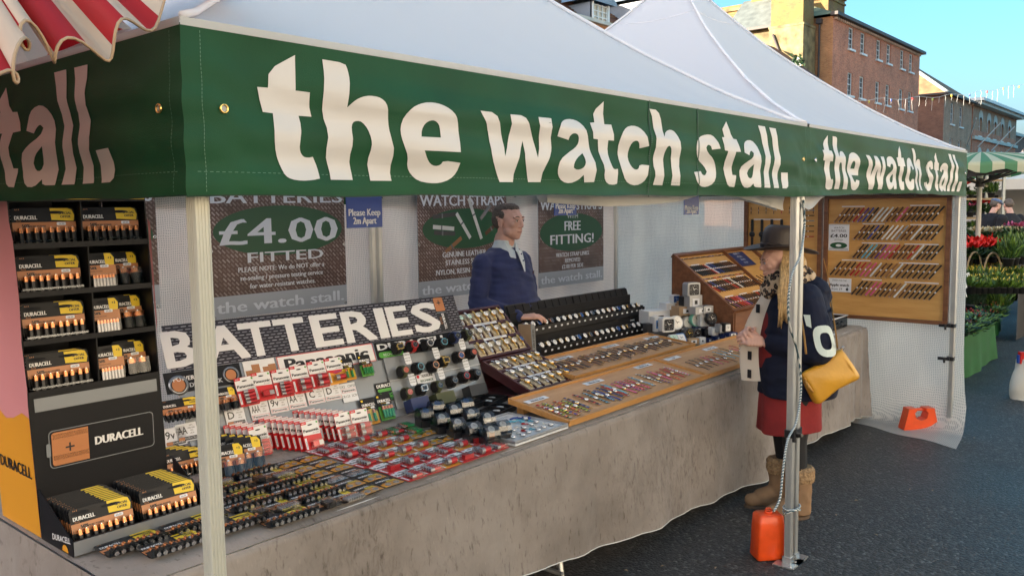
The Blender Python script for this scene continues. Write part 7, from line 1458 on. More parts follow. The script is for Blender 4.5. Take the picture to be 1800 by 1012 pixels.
b.prism(prof, -.05, .05, 'orange_plastic'); b.build('body', W2_); b = MB(); b.cyl((-.06, 0, .178), (.06, 0, .178), .013, .013, 12, 'orange_plastic'); b.build('handle', W2_)
mrope, n, bb, N, L = nodes_of('rope', rough=.8); tc = N('TexCoord'); wv = N('TexWave', Scale=38); wv.bands_direction = 'DIAGONAL'; L(tc.outputs['Object'], wv.inputs['Vector']); r_ = ramp(n, [(.45, (.05, .10, .12)), (.55, (.62, .62, .58))]); L(wv.outputs['Fac'], r_.inputs[0]); L(r_.outputs[0], bb.inputs['Base Color'])
pr = lambda px, py, y=-.03: tuple(at(px, py, 1, y))
pts = [pr(1412, 352, .0), pr(1414, 400, .01), pr(1406, 450, -.03), pr(1390, 490, -.05), pr(1386, 560, -.045), pr(1402, 620, -.02), pr(1408, 680, -.01), pr(1400, 740, -.02), pr(1384, 775, -.045), pr(1376, 830, -.05), pr(1371, 875, -.05), pr(1360, 898, -.04)]
def smooth_path(P, n=6):
 P = [Vector(p) for p in P]; out = []
 for i in range(len(P)-1):
  a, b_, c, d = P[max(i-1, 0)], P[i], P[i+1], P[min(i+2, len(P)-1)]
  for k in range(n):
   t_ = k/n; out.append(.5*((2*b_)+(c-a)*t_+(2*a-5*b_+4*c-d)*t_*t_+(3*b_-a-3*c+d)*t_**3))
 return out+[P[-1]]
ctr = (3.0, .03)
b = MB(); b.tube(smooth_path(pts), .0052, 7, 'rope'); rp = b.build('rope'); tag(rp, 'blue and white flecked rope running down the middle pole to the orange weight', 'rope')
b = MB(); b.tube([(3.0+.058*math.cos(t_/12*2*PI), .03+.034*math.sin(t_/12*2*PI), .255+.01*math.sin(t_)) for t_ in range(13)], .005, 6, 'rope'); b.tube([(3.0+.058*math.cos(t_/12*2*PI), .03+.034*math.sin(t_/12*2*PI), .268) for t_ in range(13)], .005, 6, 'rope'); b.build('knot', rp)
b = MB(); b.rbox(3.0, .03, .63, .108, .048, .035, .008, 'black_plastic'); b.cyl((2.95, -.01, .63), (2.93, -.04, .64), .012, .008, 8, 'black_plastic'); b.cyl((2.94, .0, .60), (2.94, .0, .66), .010, .010, 8, 'black_plastic'); tag(b.build('pole_clamp'), 'black clamp joining the two middle poles at knee height', 'clamp')
# ============================================================ people
def ico(r=1, sub=2):
 b = bmesh.new(); bmesh.ops.create_icosphere(b, subdivisions=sub, radius=r); vs = [v.co.copy() for v in b.verts]; b.verts.index_update(); fs = [tuple(v.index for v in f.verts) for f in b.faces]; b.free(); return vs, fs
_ICO = ico()
class Flesh:
 """overlapping closed volumes, fused into one continuous skin"""
 def __init__(s): s.v = []; s.f = []
 def _a(s, vs, fs): k = len(s.v); s.v += [Vector(q) for q in vs]; s.f += [tuple(i+k for i in f) for f in fs]
 def ell(s, c, r, rot=None):
  r = (r, r, r) if not isinstance(r, (tuple, list)) else r; M_ = (rot or I4)
  s._a([Vector(c)+(M_ @ Vector((v.x*r[0], v.y*r[1], v.z*r[2]))) for v in _ICO[0]], _ICO[1]); return s
 def cap(s, p, q, r0, r1, fx=1.0):
  p = Vector(p); q = Vector(q); s.ell(p, r0); s.ell(q, r1); d = q-p
  if d.length < 1e-6: return s
  K = d.to_track_quat('Z', 'Y').to_matrix(); n_ = 16; vs = []
  for o_, r in ((p, r0), (q, r1)):
   for k in range(n_): a = 2*PI*k/n_; vs.append(o_+K @ Vector((r*math.cos(a), r*math.sin(a), 0)))
  s._a(vs, [(i, (i+1) % n_, (i+1) % n_+n_, i+n_) for i in range(n_)]+[tuple(range(n_))[::-1], tuple(range(n_, 2*n_))]); return s
 def chain(s, pts, rs):
  for a, b_, ra, rb in zip(pts, pts[1:], rs, rs[1:]): s.cap(a, b_, ra, rb)
  return s
 def loft(s, rings, n_=28):
  """rings: (cx, cy, z, rx, ry[, tilt]) bottom to top"""
  vs = []
  for r in rings:
   cx, cy, z, rx, ry = r[:5]; ty = r[5] if len(r) > 5 else 0
   for k in range(n_):
    a = 2*PI*k/n_; e_ = .85; x = math.copysign(abs(math.cos(a))**e_, math.cos(a))*rx; y = math.copysign(abs(math.sin(a))**e_, math.sin(a))*ry; vs.append((cx+x, cy+y, z+ty*y))
  L = len(rings); fs = [(j*n_+k, j*n_+(k+1) % n_, (j+1)*n_+(k+1) % n_, (j+1)*n_+k) for j in range(L-1) for k in range(n_)]+[tuple(range(n_))[::-1], tuple(range((L-1)*n_, L*n_))]
  s._a(vs, fs); return s
 def fuse(s, name, m, vox, parent, smooth=6, fn=None, fac=.5):
  me = bpy.data.meshes.new('tmp'); me.from_pydata([tuple(v) for v in s.v], [], s.f); o = bpy.data.objects.new('tmp', me); C.objects.link(o)
  r = o.modifiers.new('r', 'REMESH'); r.mode = 'VOXEL'; r.voxel_size = vox; r.use_smooth_shade = True
  if smooth: q = o.modifiers.new('s', 'SMOOTH'); q.iterations = smooth; q.factor = fac
  dg = bpy.context.evaluated_depsgraph_get(); ev = o.evaluated_get(dg); me2 = bpy.data.meshes.new_from_object(ev)
  bpy.data.objects.remove(o); me2.materials.clear(); me2.materials.append(MATS[m])
  if fn:
   for v in me2.vertices: v.co = fn(v.co.copy())
  me2.polygons.foreach_set('use_smooth', [True]*len(me2.polygons)); me2.name = name
  ob = bpy.data.objects.new(name, me2); C.objects.link(ob); ob.parent = parent; return ob
def rotz_about(c, a): return Matrix.Translation(c) @ Matrix.Rotation(a, 4, 'Z') @ Matrix.Translation(-Vector(c))
def head_vols(F_, c, s=1.0, turn=0, nod=0, jaw=1.0, female=False):
 """c = centre of skull; faces +Y before turning"""
 M_ = Matrix.Rotation(turn, 4, 'Z') @ Matrix.Rotation(nod, 4, 'X')
 P = lambda x, y, z: Vector(c)+M_ @ Vector((x*s, y*s, z*s))
 E_ = lambda x, y, z, a, b_, d, rr=None: F_.ell(P(x, y, z), (a*s, b_*s, d*s), M_ @ (rr or I4))
 E_(0, -.012, .030, .074, .094, .082); E_(0, .028, .005, .064, .066, .080); E_(0, .035, -.045, .052*jaw, .054, .055); E_(0, .058, -.082, .024*jaw, .024, .020)       # skull, face, jaw, chin
 for sx in (-1, 1):
  E_(sx*.034, .060, -.012, .022, .020, .022); E_(sx*.030, .077, .030, .024, .010, .007); E_(sx*.045, .030, -.055, .018*jaw, .030, .026)   # cheek, brow, jaw corner
  E_(sx*.074, -.004, -.004, .0065, .017, .028, Matrix.Rotation(sx*R(14), 4, 'Z') @ Matrix.Rotation(R(-8), 4, 'X')); E_(sx*.078, -.010, .012, .007, .015, .012); E_(sx*.074, .002, -.026, .006, .010, .010)     # ear
  E_(sx*.030, .074, .012, .016, .011, .008)   # lid
  E_(sx*.010, .091, -.026, .007, .009, .006)
 F_.cap(P(0, .082, .020), P(0, .100, -.018), .0070*s, .0092*s); E_(0, .097, -.023, .011, .011, .008)                 # nose
 E_(0, .080, -.050, .021, .010, .007); E_(0, .079, -.060, .019, .010, .007); E_(0, .076, -.070, .018, .012, .009); E_(0, .068, -.040, .03, .016, .02)        # lips
 return P, M_
def face_bits(parent, P, M_, s=1.0, brow='hair_brown'):
 for sx in (-1, 1):
  b = MB(); b.lathe([(0, -.0105), (.0074, -.0074), (.0105, 0), (.0074, .0074), (0, .0105)], 12, 'eye_white', Matrix.Translation(P(sx*.030, .0765, .0105)) @ M_ @ Matrix.Scale(s*.92, 4)); q = P(sx*.030+.001, .0862, .0102)
  b.cyl(q, q+(M_ @ Vector((0, .0012, 0))), .0048*s, .0044*s, 10, 'eye_dark'); b.build('eye', parent)
  b = MB(); b.tube([P(sx*.012, .0880, .030), P(sx*.026, .0890, .035), P(sx*.042, .079, .033), P(sx*.050, .069, .029)], [.0020*s, .0028*s, .0024*s, .0012*s], 6, brow); b.build('eyebrow', parent)
  b = MB(); b.tube([P(sx*.018, .087, .0165), P(sx*.030, .0895, .0195), P(sx*.042, .0825, .0160)], .0014*s, 5, brow); b.build('eyelash', parent)
 b = MB(); b.tube([P(-.022, .0805, -.0555), P(-.010, .0880, -.0550), P(0, .0892, -.0556), P(.010, .0880, -.0550), P(.022, .0805, -.0555)], [.0014*s, .0026*s, .0024*s, .0026*s, .0014*s], 6, 'lip'); b.build('mouth', parent)
def hand(F_, wrist, d, up_, side=1, curl=40, s=1.0, spread=.15):
 """palm from the wrist along d; up_ = back of the hand; side = thumb side sign"""
 d = Vector(d).normalized(); n_ = Vector(up_); n_ = (n_-d*n_.dot(d)).normalized(); t_ = d.cross(n_)*side
 W = Vector(wrist); Pm = W+d*.045*s
 for k in range(5): o_ = W+d*(.012+.017*k)*s; F_.cap(o_-t_*(.020+.003*k)*s, o_+t_*(.020+.003*k)*s, .0135*s, .0135*s)
 L = [(.036, .026, .020), (.040, .029, .021), (.037, .027, .020), (.029, .021, .017)]
 for k in range(4):
  off = (1.5-k)*.0185*s; base = W+d*(.084-.004*abs(1.2-k))*s+t_*off; a = R(curl*.35); dd = (d+t_*(1.5-k)*spread*.3).normalized(); p = base
  for j, l in enumerate(L[k]):
   v_ = (dd*math.cos(a)-n_*math.sin(a)); q = p+v_*l*s; F_.cap(p, q, (.0088-.0007*j)*s, (.0080-.0008*j)*s); p = q; a += R(curl)
 p = W+d*.024*s+t_*.026*s-n_*.004*s; v1 = (d*.62+t_*.72-n_*.25).normalized(); q = p+v1*.034*s; F_.cap(p, q, .0125*s, .0100*s); v2 = (d*.88+t_*.30-n_*.32).normalized(); r_ = q+v2*.030*s; F_.cap(q, r_, .0098*s, .0088*s); F_.cap(r_, r_+(d*.9-n_*.3).normalized()*.022*s, .0088*s, .0075*s)
def hair_cap(F_, P, s, spec):
 for (x, y, z, a, b_, d) in spec: F_.ell(P(x, y, z), (a*s, b_*s, d*s))
def wrinkle(a1, f1, a2=0, f2=1):
 def fn(c):
  n1_ = noise.noise(c*f1)*a1+noise.noise(Vector((c.x*f2, c.y*f2, c.z*f2*2.6)))*a2
  d = Vector((c.x, c.y, 0)); return c+(d.normalized()*n1_ if d.length > .01 else Vector())
 return fn
man = thing('person', 'man with short hair in navy jumper over white shirt collar, standing behind the table', 'person', T(3.25, 2.02, 0, PI))
hc = (0, .035, 1.603); TURN = R(3)
Fm = Flesh(); P, HM = head_vols(Fm, hc, 1.07, TURN, R(-2), 1.08)
Fm.cap((0, -.005, 1.42), (0, .018, 1.56), .062, .056); Fm.cap((0, -.02, 1.40), (0, -.01, 1.50), .07, .058)
Fm.loft([(0, 0, .82, .15, .11), (0, .01, 1.0, .155, .125), (0, 0, 1.2, .165, .115), (0, -.01, 1.34, .17, .10), (0, -.01, 1.42, .11, .075)])
armR = [(.185, -.02, 1.345), (.245, -.02, 1.10), (.13, .22, 1.03)]; armL = [(-.185, -.02, 1.345), (-.235, .0, 1.09), (-.205, .20, .93)]
for A_, hd, sd in ((armR, ((-.62, .72, .06), (.1, .15, 1)), -1), (armL, ((.35, .85, -.35), (0, .3, 1)), 1)):
 Fm.chain(A_, [.052, .042, .029]); Fm.cap((math.copysign(.10, A_[0][0]), -.01, 1.35), A_[0], .055, .048); d_ = Vector(A_[2])-Vector(A_[1]); hand(Fm, Vector(A_[2])+d_.normalized()*.01, hd[0] if A_ is armR else d_, hd[1], sd, 28)
for sx in (-1, 1): Fm.chain([(sx*.09, 0, .86), (sx*.10, .01, .48), (sx*.10, -.01, .10), (sx*.105, .02, .05)], [.085, .055, .042, .04]); Fm.cap((sx*.105, -.03, .045), (sx*.12, .13, .035), .04, .034)
Fm.fuse('body', 'skin', .0042, man, 5)
face_bits(man, P, HM, 1.07)
Fh = Flesh(); 
for (x, y, z, a, b_, d) in ((0, -.026, .044, .0752, .083, .068), (0, -.048, .015, .0722, .061, .066), (0, .008, .080, .058, .056, .031)): Fh.ell(P(x, y, z), (a*1.07, b_*1.07, d*1.07), HM)
for sx in (-1, 1): Fh.ell(P(sx*.068, -.002, .040), (.009, .024, .026), HM)
Fh.fuse('hair', 'hair_grey', .0036, man, 2, fn=lambda c: c+Vector((noise.noise(c*260), noise.noise(c*250+Vector((5, 0, 0))), noise.noise(c*270)))*.0045)
Fs = Flesh(); Fs.loft([(0, .01, .90, .185, .150), (0, .02, .96, .190, .165), (0, .03, 1.08, .190, .170), (0, .015, 1.22, .188, .150), (0, 0, 1.33, .190, .130), (0, -.01, 1.40, .150, .105), (0, -.012, 1.445, .085, .078)], 36)
for A_ in (armR, armL):
 a = [Vector(q) for q in A_]; e_ = a[2]-(a[2]-a[1]).normalized()*.015; Fs.chain([a[0], (a[0]+a[1])/2+Vector((0, 0, 0)), a[1], (a[1]+e_)/2, e_], [.072, .068, .062, .056, .042]); Fs.cap((math.copysign(.07, a[0].x), -.01, 1.375), a[0], .060, .068)
Fs.fuse('jumper', 'navy_knit', .006, man, 6, fn=wrinkle(.016, 8, .008, 14))
Fc = Flesh(); Fc.loft([(0, -.012, 1.435, .078, .074), (0, -.006, 1.462, .066, .066), (0, .0, 1.492, .061, .062)], 30); Fc.fuse('shirt_collar', 'shirt_white', .004, man, 2)
b = MB()
for sx in (-1, 1): b.add([(sx*.004, .085, 1.425), (sx*.052, .045, 1.478), (sx*.074, .030, 1.445), (sx*.055, .098, 1.385), (sx*.028, .118, 1.378)], [(0, 1, 2, 3, 4) if sx < 0 else (4, 3, 2, 1, 0)], 'shirt_white'); b.add([(sx*.004, .080, 1.423), (sx*.052, .040, 1.476), (sx*.074, .024, 1.443), (sx*.055, .090, 1.383), (sx*.028, .110, 1.376)], [(4, 3, 2, 1, 0) if sx < 0 else (0, 1, 2, 3, 4)], 'shirt_white')
b.build('collar_wing', man)
b = MB(); b.add([(-.026, .118, 1.43), (.026, .118, 1.43), (.017, .150, 1.35), (.004, .164, 1.295), (-.004, .164, 1.295), (-.017, .150, 1.35)], [(0, 1, 2, 3, 4, 5)], 'shirt_white'); b.add([(-.008, .121, 1.43), (.008, .121, 1.43), (.006, .163, 1.30), (-.006, .163, 1.30)], [(0, 1, 2, 3)], 'price_card')
b.build('placket', man)
for z in (1.405, 1.365): b = MB(); b.cyl((0, .134+(1.405-z)*.4, z), (0, .139+(1.405-z)*.4, z), .005, .005, 10, 'navy_card'); b.build('button', man)
b = MB(); b.poly([(.012*math.cos(R(a))*(1 if a % 80 else .6), .012*math.sin(R(a))) for a in range(0, 360, 40)], 'burgundy_leatherette', Matrix(((1, 0, 0, -.09), (0, .35, -1, .158), (0, 1, .35, 1.285), (0, 0, 0, 1)))); b.build('chest_emblem', man)
Ft = Flesh(); Ft.loft([(0, 0, .80, .165, .125), (0, 0, .93, .165, .13)]); 
for sx in (-1, 1): Ft.chain([(sx*.09, 0, .84), (sx*.10, .01, .48), (sx*.10, -.01, .09)], [.098, .075, .062])
Ft.fuse('trousers', 'denim', .009, man, 5, fn=wrinkle(.006, 12))
for sx in (-1, 1): Fq = Flesh(); Fq.cap((sx*.105, -.04, .045), (sx*.12, .15, .038), .05, .042); Fq.fuse('shoe', 'black_plastic', .007, man, 3)
fdir = Vector((-.646, .763, 0)); ang = math.atan2(fdir.y, fdir.x)-PI/2
wom = thing('person', 'woman in dark brim hat, leopard scarf, navy coat and red skirt beside the middle pole', 'person', T(3.625, .30, 0, ang))
Fw = Flesh(); hcw = (0, .085, 1.385); P, HM = head_vols(Fw, hcw, .92, R(4), R(-10), .92, True)
Fw.cap((0, .0, 1.20), (0, .045, 1.34), .055, .048); Fw.loft([(0, -.02, .70, .16, .13), (0, -.01, .9, .15, .13), (0, 0, 1.1, .155, .125), (0, 0, 1.2, .14, .09), (0, 0, 1.26, .08, .06)])
wl_ = [(-.185, -.02, 1.205), (-.245, -.06, .945), (-.085, .155, .955)]; wr_ = [(.185, -.02, 1.205), (.235, -.02, .955), (.07, .175, .985)]
Fw.chain(wl_, [.05, .042, .026]); Fw.chain(wr_, [.05, .042, .026]); 
hand(Fw, (-.085, .178, .965), (.12, .95, .22), (-.85, .1, .5), 1, 42, .95); hand(Fw, (.035, .215, 1.01), (-.75, .6, .05), (-.2, .75, .6), -1, 50, .95)
for sx in (-1, 1): Fw.chain([(sx*.08, -.02, .72), (sx*.085, .0, .43), (sx*.08, -.03, .12), (sx*.08, -.02, .06)], [.085, .058, .04, .038]); Fw.cap((sx*.08, -.03, .045), (sx*.085, .11, .04), .036, .03)
Fw.fuse('body', 'skin', .0042, wom, 3); face_bits(wom, P, HM, .92, 'hair_brown')
Ft = Flesh(); 
for sx in (-1, 1): Ft.chain([(sx*.08, -.02, .74), (sx*.085, .0, .43), (sx*.08, -.025, .16)], [.098, .066, .050])
Ft.fuse('tights', 'tights', .007, wom, 4)
for sx in (-1, 1):
 Fb = Flesh(); y0 = -.02 if sx < 0 else .045; Fb.loft([(sx*.082, y0-.02, .02, .045, .056), (sx*.082, y0-.02, .09, .046, .055), (sx*.082, y0-.02, .20, .054, .058), (sx*.082, y0-.02, .25, .056, .060)], 20); Fb.cap((sx*.085, y0+.0, .050), (sx*.09, y0+.135, .040), .044, .038); Fb.cap((sx*.085, y0+.02, .075), (sx*.09, y0+.08, .06), .050, .044)
 bo = Fb.fuse('boot', 'suede', .006, wom, 4, fn=lambda c: Vector((c.x, c.y, max(.012, c.z)))+Vector((noise.noise(c*25), noise.noise(c*27), 0))*.004)
 Fb = Flesh(); Fb.loft([(sx*.082, y0-.02, .20, .058, .063), (sx*.082, y0-.02, .225, .066, .071), (sx*.082, y0-.02, .27, .066, .070), (sx*.082, y0-.02, .285, .055, .059)], 20); Fb.fuse('fleece_cuff', 'fleece', .005, bo, 1, fn=lambda c: c+Vector((noise.noise(c*120), noise.noise(c*110), noise.noise(c*130)))*.006)
 b = MB(); pts = [(sx*.085+.052*math.cos(R(a))*(1 if math.sin(R(a)) < 0 else .95), y0+.05+(.125 if math.sin(R(a)) > 0 else .12)*math.sin(R(a))) for a in range(0, 360, 15)]; b.prism(pts, 0, .016, 'boot_sole'); b.build('sole', bo)
Fk = Flesh(); Fk.loft([(0, .0, .475, .178, .165, -.12), (0, .0, .53, .175, .162, -.06), (0, 0, .62, .17, .16), (0, 0, .78, .17, .15)], 40)
Fk.fuse('skirt', 'red_wool', .007, wom, 4, fn=lambda c: c+Vector((c.x, c.y, 0))*(.10*math.sin(math.atan2(c.y, c.x)*7)*max(0, (.72-c.z))*1.6))
Fk = Flesh(); Fk.loft([(0, .03, .74, .15, .14), (0, .04, .95, .14, .13), (0, .03, 1.10, .14, .12), (0, .01, 1.20, .12, .09)]); Fk.fuse('red_top', 'red_wool', .009, wom, 4)
Fk = Flesh(); Fk.loft([(0, -.04, .665, .215, .200, .0), (0, -.04, .72, .220, .205), (0, -.03, .86, .205, .190), (0, -.02, 1.02, .205, .180), (0, -.02, 1.14, .210, .165), (0, -.02, 1.22, .185, .135), (0, -.03, 1.275, .11, .10)], 44)
Fk.chain([wl_[0], tuple((Vector(wl_[0])+Vector(wl_[1]))/2), wl_[1], tuple((Vector(wl_[1])+Vector(wl_[2]))/2), (-.10, .13, .957)], [.085, .086, .084, .072, .054]); Fk.chain([wr_[0], tuple((Vector(wr_[0])+Vector(wr_[1]))/2), wr_[1], tuple((Vector(wr_[1])+Vector(wr_[2]))/2), (.085, .15, .98)], [.085, .084, .082, .070, .054])
Fk.ell((0, -.10, 1.24), (.14, .085, .075)); Fk.ell((0, -.135, 1.20), (.12, .06, .07))
Fk.fuse('coat', 'navy_nylon', .0062, wom, 6, fn=wrinkle(.020, 7, .006, 11))
b = MB()    # coat front edge held open: cream facing with dark velcro patches, lying left of the hands
fp = [(-.055, .120, 1.22), (-.045, .165, 1.08), (-.035, .185, .94), (-.04, .185, .84), (-.045, .175, .745)]; gp = [(-.025, .155, 1.23), (-.015, .235, 1.08), (-.01, .270, .95), (-.01, .275, .84), (-.015, .265, .745)]
b.grid(lambda u, v: tuple(Vector(smooth_path(fp, 4)[int(round(v*16))]).lerp(Vector(smooth_path(gp, 4)[int(round(v*16))]), u)+Vector((-.006*math.sin(u*PI), 0, 0))), 4, 16, 'zip_cream'); b.grid(lambda u, v: tuple(Vector(smooth_path(fp, 4)[int(round(v*16))]).lerp(Vector(smooth_path(gp, 4)[int(round(v*16))]), u)+Vector((.008, .004, 0))), 4, 16, 'zip_cream'); b.build('coat_facing', wom)
for z in (1.14, .885, .785):
 b = MB(); yb_ = .275; t_ = (1.13-z)/.45; a_ = Vector(fp[0]).lerp(Vector(fp[-1]), t_)
 M_ = T(-.062-.0*t_, .268 if z < 1 else .235, z, R(-58)); b.box(0, 0, 0, .004, .026, .046, 'dark_fabric', T(-.038 if z < 1 else -.042, .235 if z < 1 else .195, z, R(-62))); b.build('velcro_patch', wom)
b = MB(); b.tube(smooth_path([(-.19, .02, 1.215), (-.15, -.05, 1.235), (-.10, -.11, 1.25)], 5), .0025, 5, 'price_card'); b.tube(smooth_path([(-.235, .02, .90), (-.225, .035, .80), (-.220, .04, .70)], 4), .0015, 4, 'price_card'); b.build('seam_piping', wom)
def on_sleeve(a_, z):   # angle round the arm, height
 t_ = (1.205-z)/(1.205-.945); cx = lerp(-.185, -.245, t_); cy = lerp(-.02, -.06, t_); r = .096; return (cx+r*math.cos(a_), cy+r*math.sin(a_), z)
b = MB()
def ringpts(c_a, c_z, ra, rz_, n=26): return [(c_a+ra*math.copysign(abs(math.cos(2*PI*k/n))**.7, math.cos(2*PI*k/n)), c_z+rz_*math.copysign(abs(math.sin(2*PI*k/n))**.7, math.sin(2*PI*k/n))) for k in range(n)]
o_ = ringpts(R(192), 1.005, R(37), .078); i_ = ringpts(R(192), 1.005, R(18), .042)
vs = [on_sleeve(*q) for q in o_]+[on_sleeve(*q) for q in i_]; n_ = len(o_); b.add(vs, [(k, (k+1) % n_, (k+1) % n_+n_, k+n_) for k in range(n_)], 'reflective_white')
b.add([on_sleeve(a_, z) for a_, z in ((R(160), 1.135), (R(140), 1.135), (R(142), 1.08), (R(156), 1.07))], [(0, 1, 2, 3)], 'reflective_white'); b.build('sleeve_number', wom)
Fz = Flesh()
def coil(R1, R2, z, r, ph, tilt, n_=14, cy=.03):
 pts = []
 for k in range(n_+1): a = 2*PI*k/n_+ph; pts.append((R1*math.cos(a), cy+R2*math.sin(a), z+tilt*math.sin(a+.4)+.012*math.sin(a*3)))
 for p_, q_ in zip(pts, pts[1:]): Fz.cap(p_, q_, r, r)
coil(.090, .095, 1.235, .042, 0, .015); coil(.085, .090, 1.285, .038, .5, -.02); coil(.075, .082, 1.325, .026, 1.1, -.025); Fz.ell((0, .125, 1.235), (.085, .045, .065)); Fz.ell((0, .115, 1.285), (.07, .04, .05)); Fz.ell((0, -.07, 1.30), (.085, .05, .06))
Fz.fuse('scarf', 'leopard_print', .006, wom, 5, fn=lambda c: c+Vector((noise.noise(c*16), noise.noise(c*18), noise.noise(c*14)))*.020)
b = MB()
for k in range(85):
 a = R(200+rnd.random()*100) if k < 30 else R(150+rnd.random()*60); x0_, y0_ = .072*math.cos(a), .03+.082*math.sin(a); L = .24+rnd.random()*.14; f_ = rnd.random()
 xs_ = -.105-.03*rnd.random(); ys_ = .055+.045*rnd.random()-.02
 b.tube(smooth_path([(x0_*.8, y0_, 1.455), (-.082+.005*f_, .045+.04*f_, 1.39), (xs_*1.0-.035, ys_+.035, 1.31), (xs_-.055, ys_+.045+.01*math.sin(k), 1.23), (xs_-.05, ys_+.04+.012*math.cos(k), 1.43-L)], 3), [.0052]*10+[.0045, .0038, .002], 5, 'hair_blonde', caps=True)
Fz = Flesh(); Fz.ell((0, .03, 1.41), (.080, .090, .075)); Fz.ell((-.062, .045, 1.36), (.030, .048, .075)); Fz.ell((.062, .04, 1.36), (.028, .045, .07)); Fz.ell((0, -.025, 1.36), (.07, .05, .08)); hr = Fz.fuse('hair', 'hair_blonde', .005, wom, 3, fn=lambda c: Vector((c.x, min(c.y, .092+.0*c.z) if c.z < 1.46 and abs(c.x) < .058 else c.y, c.z))+Vector((noise.noise(Vector((c.x*90, c.y*90, c.z*12))), 0, 0))*.006)
o = b.build('hair_strands', hr); o['kind'] = 'stuff'
ht = MB(); HMt = T(0, .062, 1.455, 0, R(4)); prof = [(.098, .0), (.097, .03), (.094, .08), (.088, .112), (.072, .128), (.045, .121), (0, .113)]
vs = []; n_ = 40
for k in range(n_):
 a = 2*PI*k/n_
 for r, z in prof: vs.append((r*math.cos(a)*.88, r*math.sin(a)*1.10, z-.012*max(0, 1-abs(r*math.cos(a))/.05)*(1 if z > .09 else 0)))
ht.add(vs, [(k*7+j, ((k+1) % n_)*7+j, ((k+1) % n_)*7+j+1, k*7+j+1) for k in range(n_) for j in range(6)], 'hat_leather', HMt, True)
vs = []
for k in range(n_):
 a = 2*PI*k/n_; c_, s__ = math.cos(a), math.sin(a)
 for r, dz in ((.094, 0), (.125, -.004), (.155, -.002), (.175, .004), (.176, .0), (.155, -.007), (.125, -.009), (.094, -.005)): vs.append((r*c_*.92, r*s__*1.13, dz+.020*(c_*c_)*(r-.09)/.085-.016*s__*s__*(r-.09)/.085))
ht.add(vs, [(k*8+j, ((k+1) % n_)*8+j, ((k+1) % n_)*8+(j+1) % 8, k*8+(j+1) % 8) for k in range(n_) for j in range(8)], 'hat_leather', HMt, True)
ho = ht.build('hat', wom); b = MB(HMt)
for q in range(3): b.tube([(.1*math.cos(2*PI*k/40)*.885, .1*math.sin(2*PI*k/40)*1.105, .010+.007*q+.003*math.sin(k*2.0+q*2)) for k in range(41)], .0042, 5, 'hat_leather')
b.build('plaited_band', ho)
BG = thing('handbag', 'mustard yellow leather shoulder bag with tan strap hanging at the customer’s hip'.replace('’', ''), 'handbag', T(0, 0, 0))
bc = at(1457, 660, 0, 3.86); bc = at(1457, 660, 1, .05)
BM_ = Matrix.Translation(bc) @ Matrix.Rotation(YAW-PI/2+R(8), 4, 'Z') @ Matrix.Rotation(R(-30), 4, 'Y')
BG.matrix_world = BM_
Fg = Flesh(); w_, h_ = .135, .088
vs = []
n_ = 36; rings = [(-.040, .80, .80), (-.030, .96, .95), (0, 1.0, 1.0), (.030, .96, .95), (.040, .80, .80)]
b = MB()
for (y, kx, kz) in rings:
 for k in range(n_):
  a = 2*PI*k/n_; e_ = .24; x = math.copysign(abs(math.cos(a))**e_, math.cos(a))*w_*kx; z = math.copysign(abs(math.sin(a))**e_, math.sin(a))*h_*kz; fl = 1+.25*(z/h_ if z > 0 else 0)*-1
  vs.append((x*(1+.06*(-z/h_)), y*(1-.55*max(0, z/h_))+.006*noise.noise(Vector((x*18, z*18, y*9))), z-.008*math.cos(x/w_*PI)*(1 if z > 0 else -1)))
L_ = len(rings); b.add(vs, [(j*n_+k, j*n_+(k+1) % n_, (j+1)*n_+(k+1) % n_, (j+1)*n_+k)[::-1] for j in range(L_-1) for k in range(n_)]+[tuple(range(n_)), tuple(range((L_-1)*n_, L_*n_))[::-1]], 'mustard_leather', smooth=True); b.build('body', BG)
b = MB(); b.tube([(-w_*.95, -.003, h_*.93), (0, -.004, h_*.90), (w_*.95, -.003, h_*.93)], .004, 6, 'tan_leather'); b.cyl((-w_*.93, -.02, h_*.8), (-w_*.93, -.02, h_*.6), .006, .004, 6, 'tan_leather'); b.build('zip', BG)
for sx in (-1, 1): b = MB(); b.lathe([(.008, -.002), (.011, 0), (.008, .002)], 12, 'steel', T(sx*w_*.98, 0, h_*.98, 0, R(90))); b.build('ring', BG)
b = MB(); b.tube([(-w_*.98, -.03, h_*.7), (-w_*1.0, -.045, h_*.3), (-w_*.95, -.045, -h_*.1)], [.006, .008, .004], 6, 'tan_leather'); b.build('tassel', BG)
inv = BM_.inverted(); sh = [inv @ Vector(at(px, py, 1, y)) for px, py, y in ((1417, 622, -.01), (1412, 580, .02), (1402, 520, .16), (1396, 470, .16), (1408, 446, .12))]; sh2 = [inv @ Vector(at(px, py, 1, y)) for px, py, y in ((1472, 612, .0), (1468, 575, .0), (1463, 545, .08), (1458, 500, .34), (1448, 455, .34))]
b = MB(); b.tube(smooth_path(sh, 4), .0072, 6, 'tan_leather', flat=.35); b.tube(smooth_path(sh2, 4), .0072, 6, 'tan_leather', flat=.35); b.build('strap', BG)
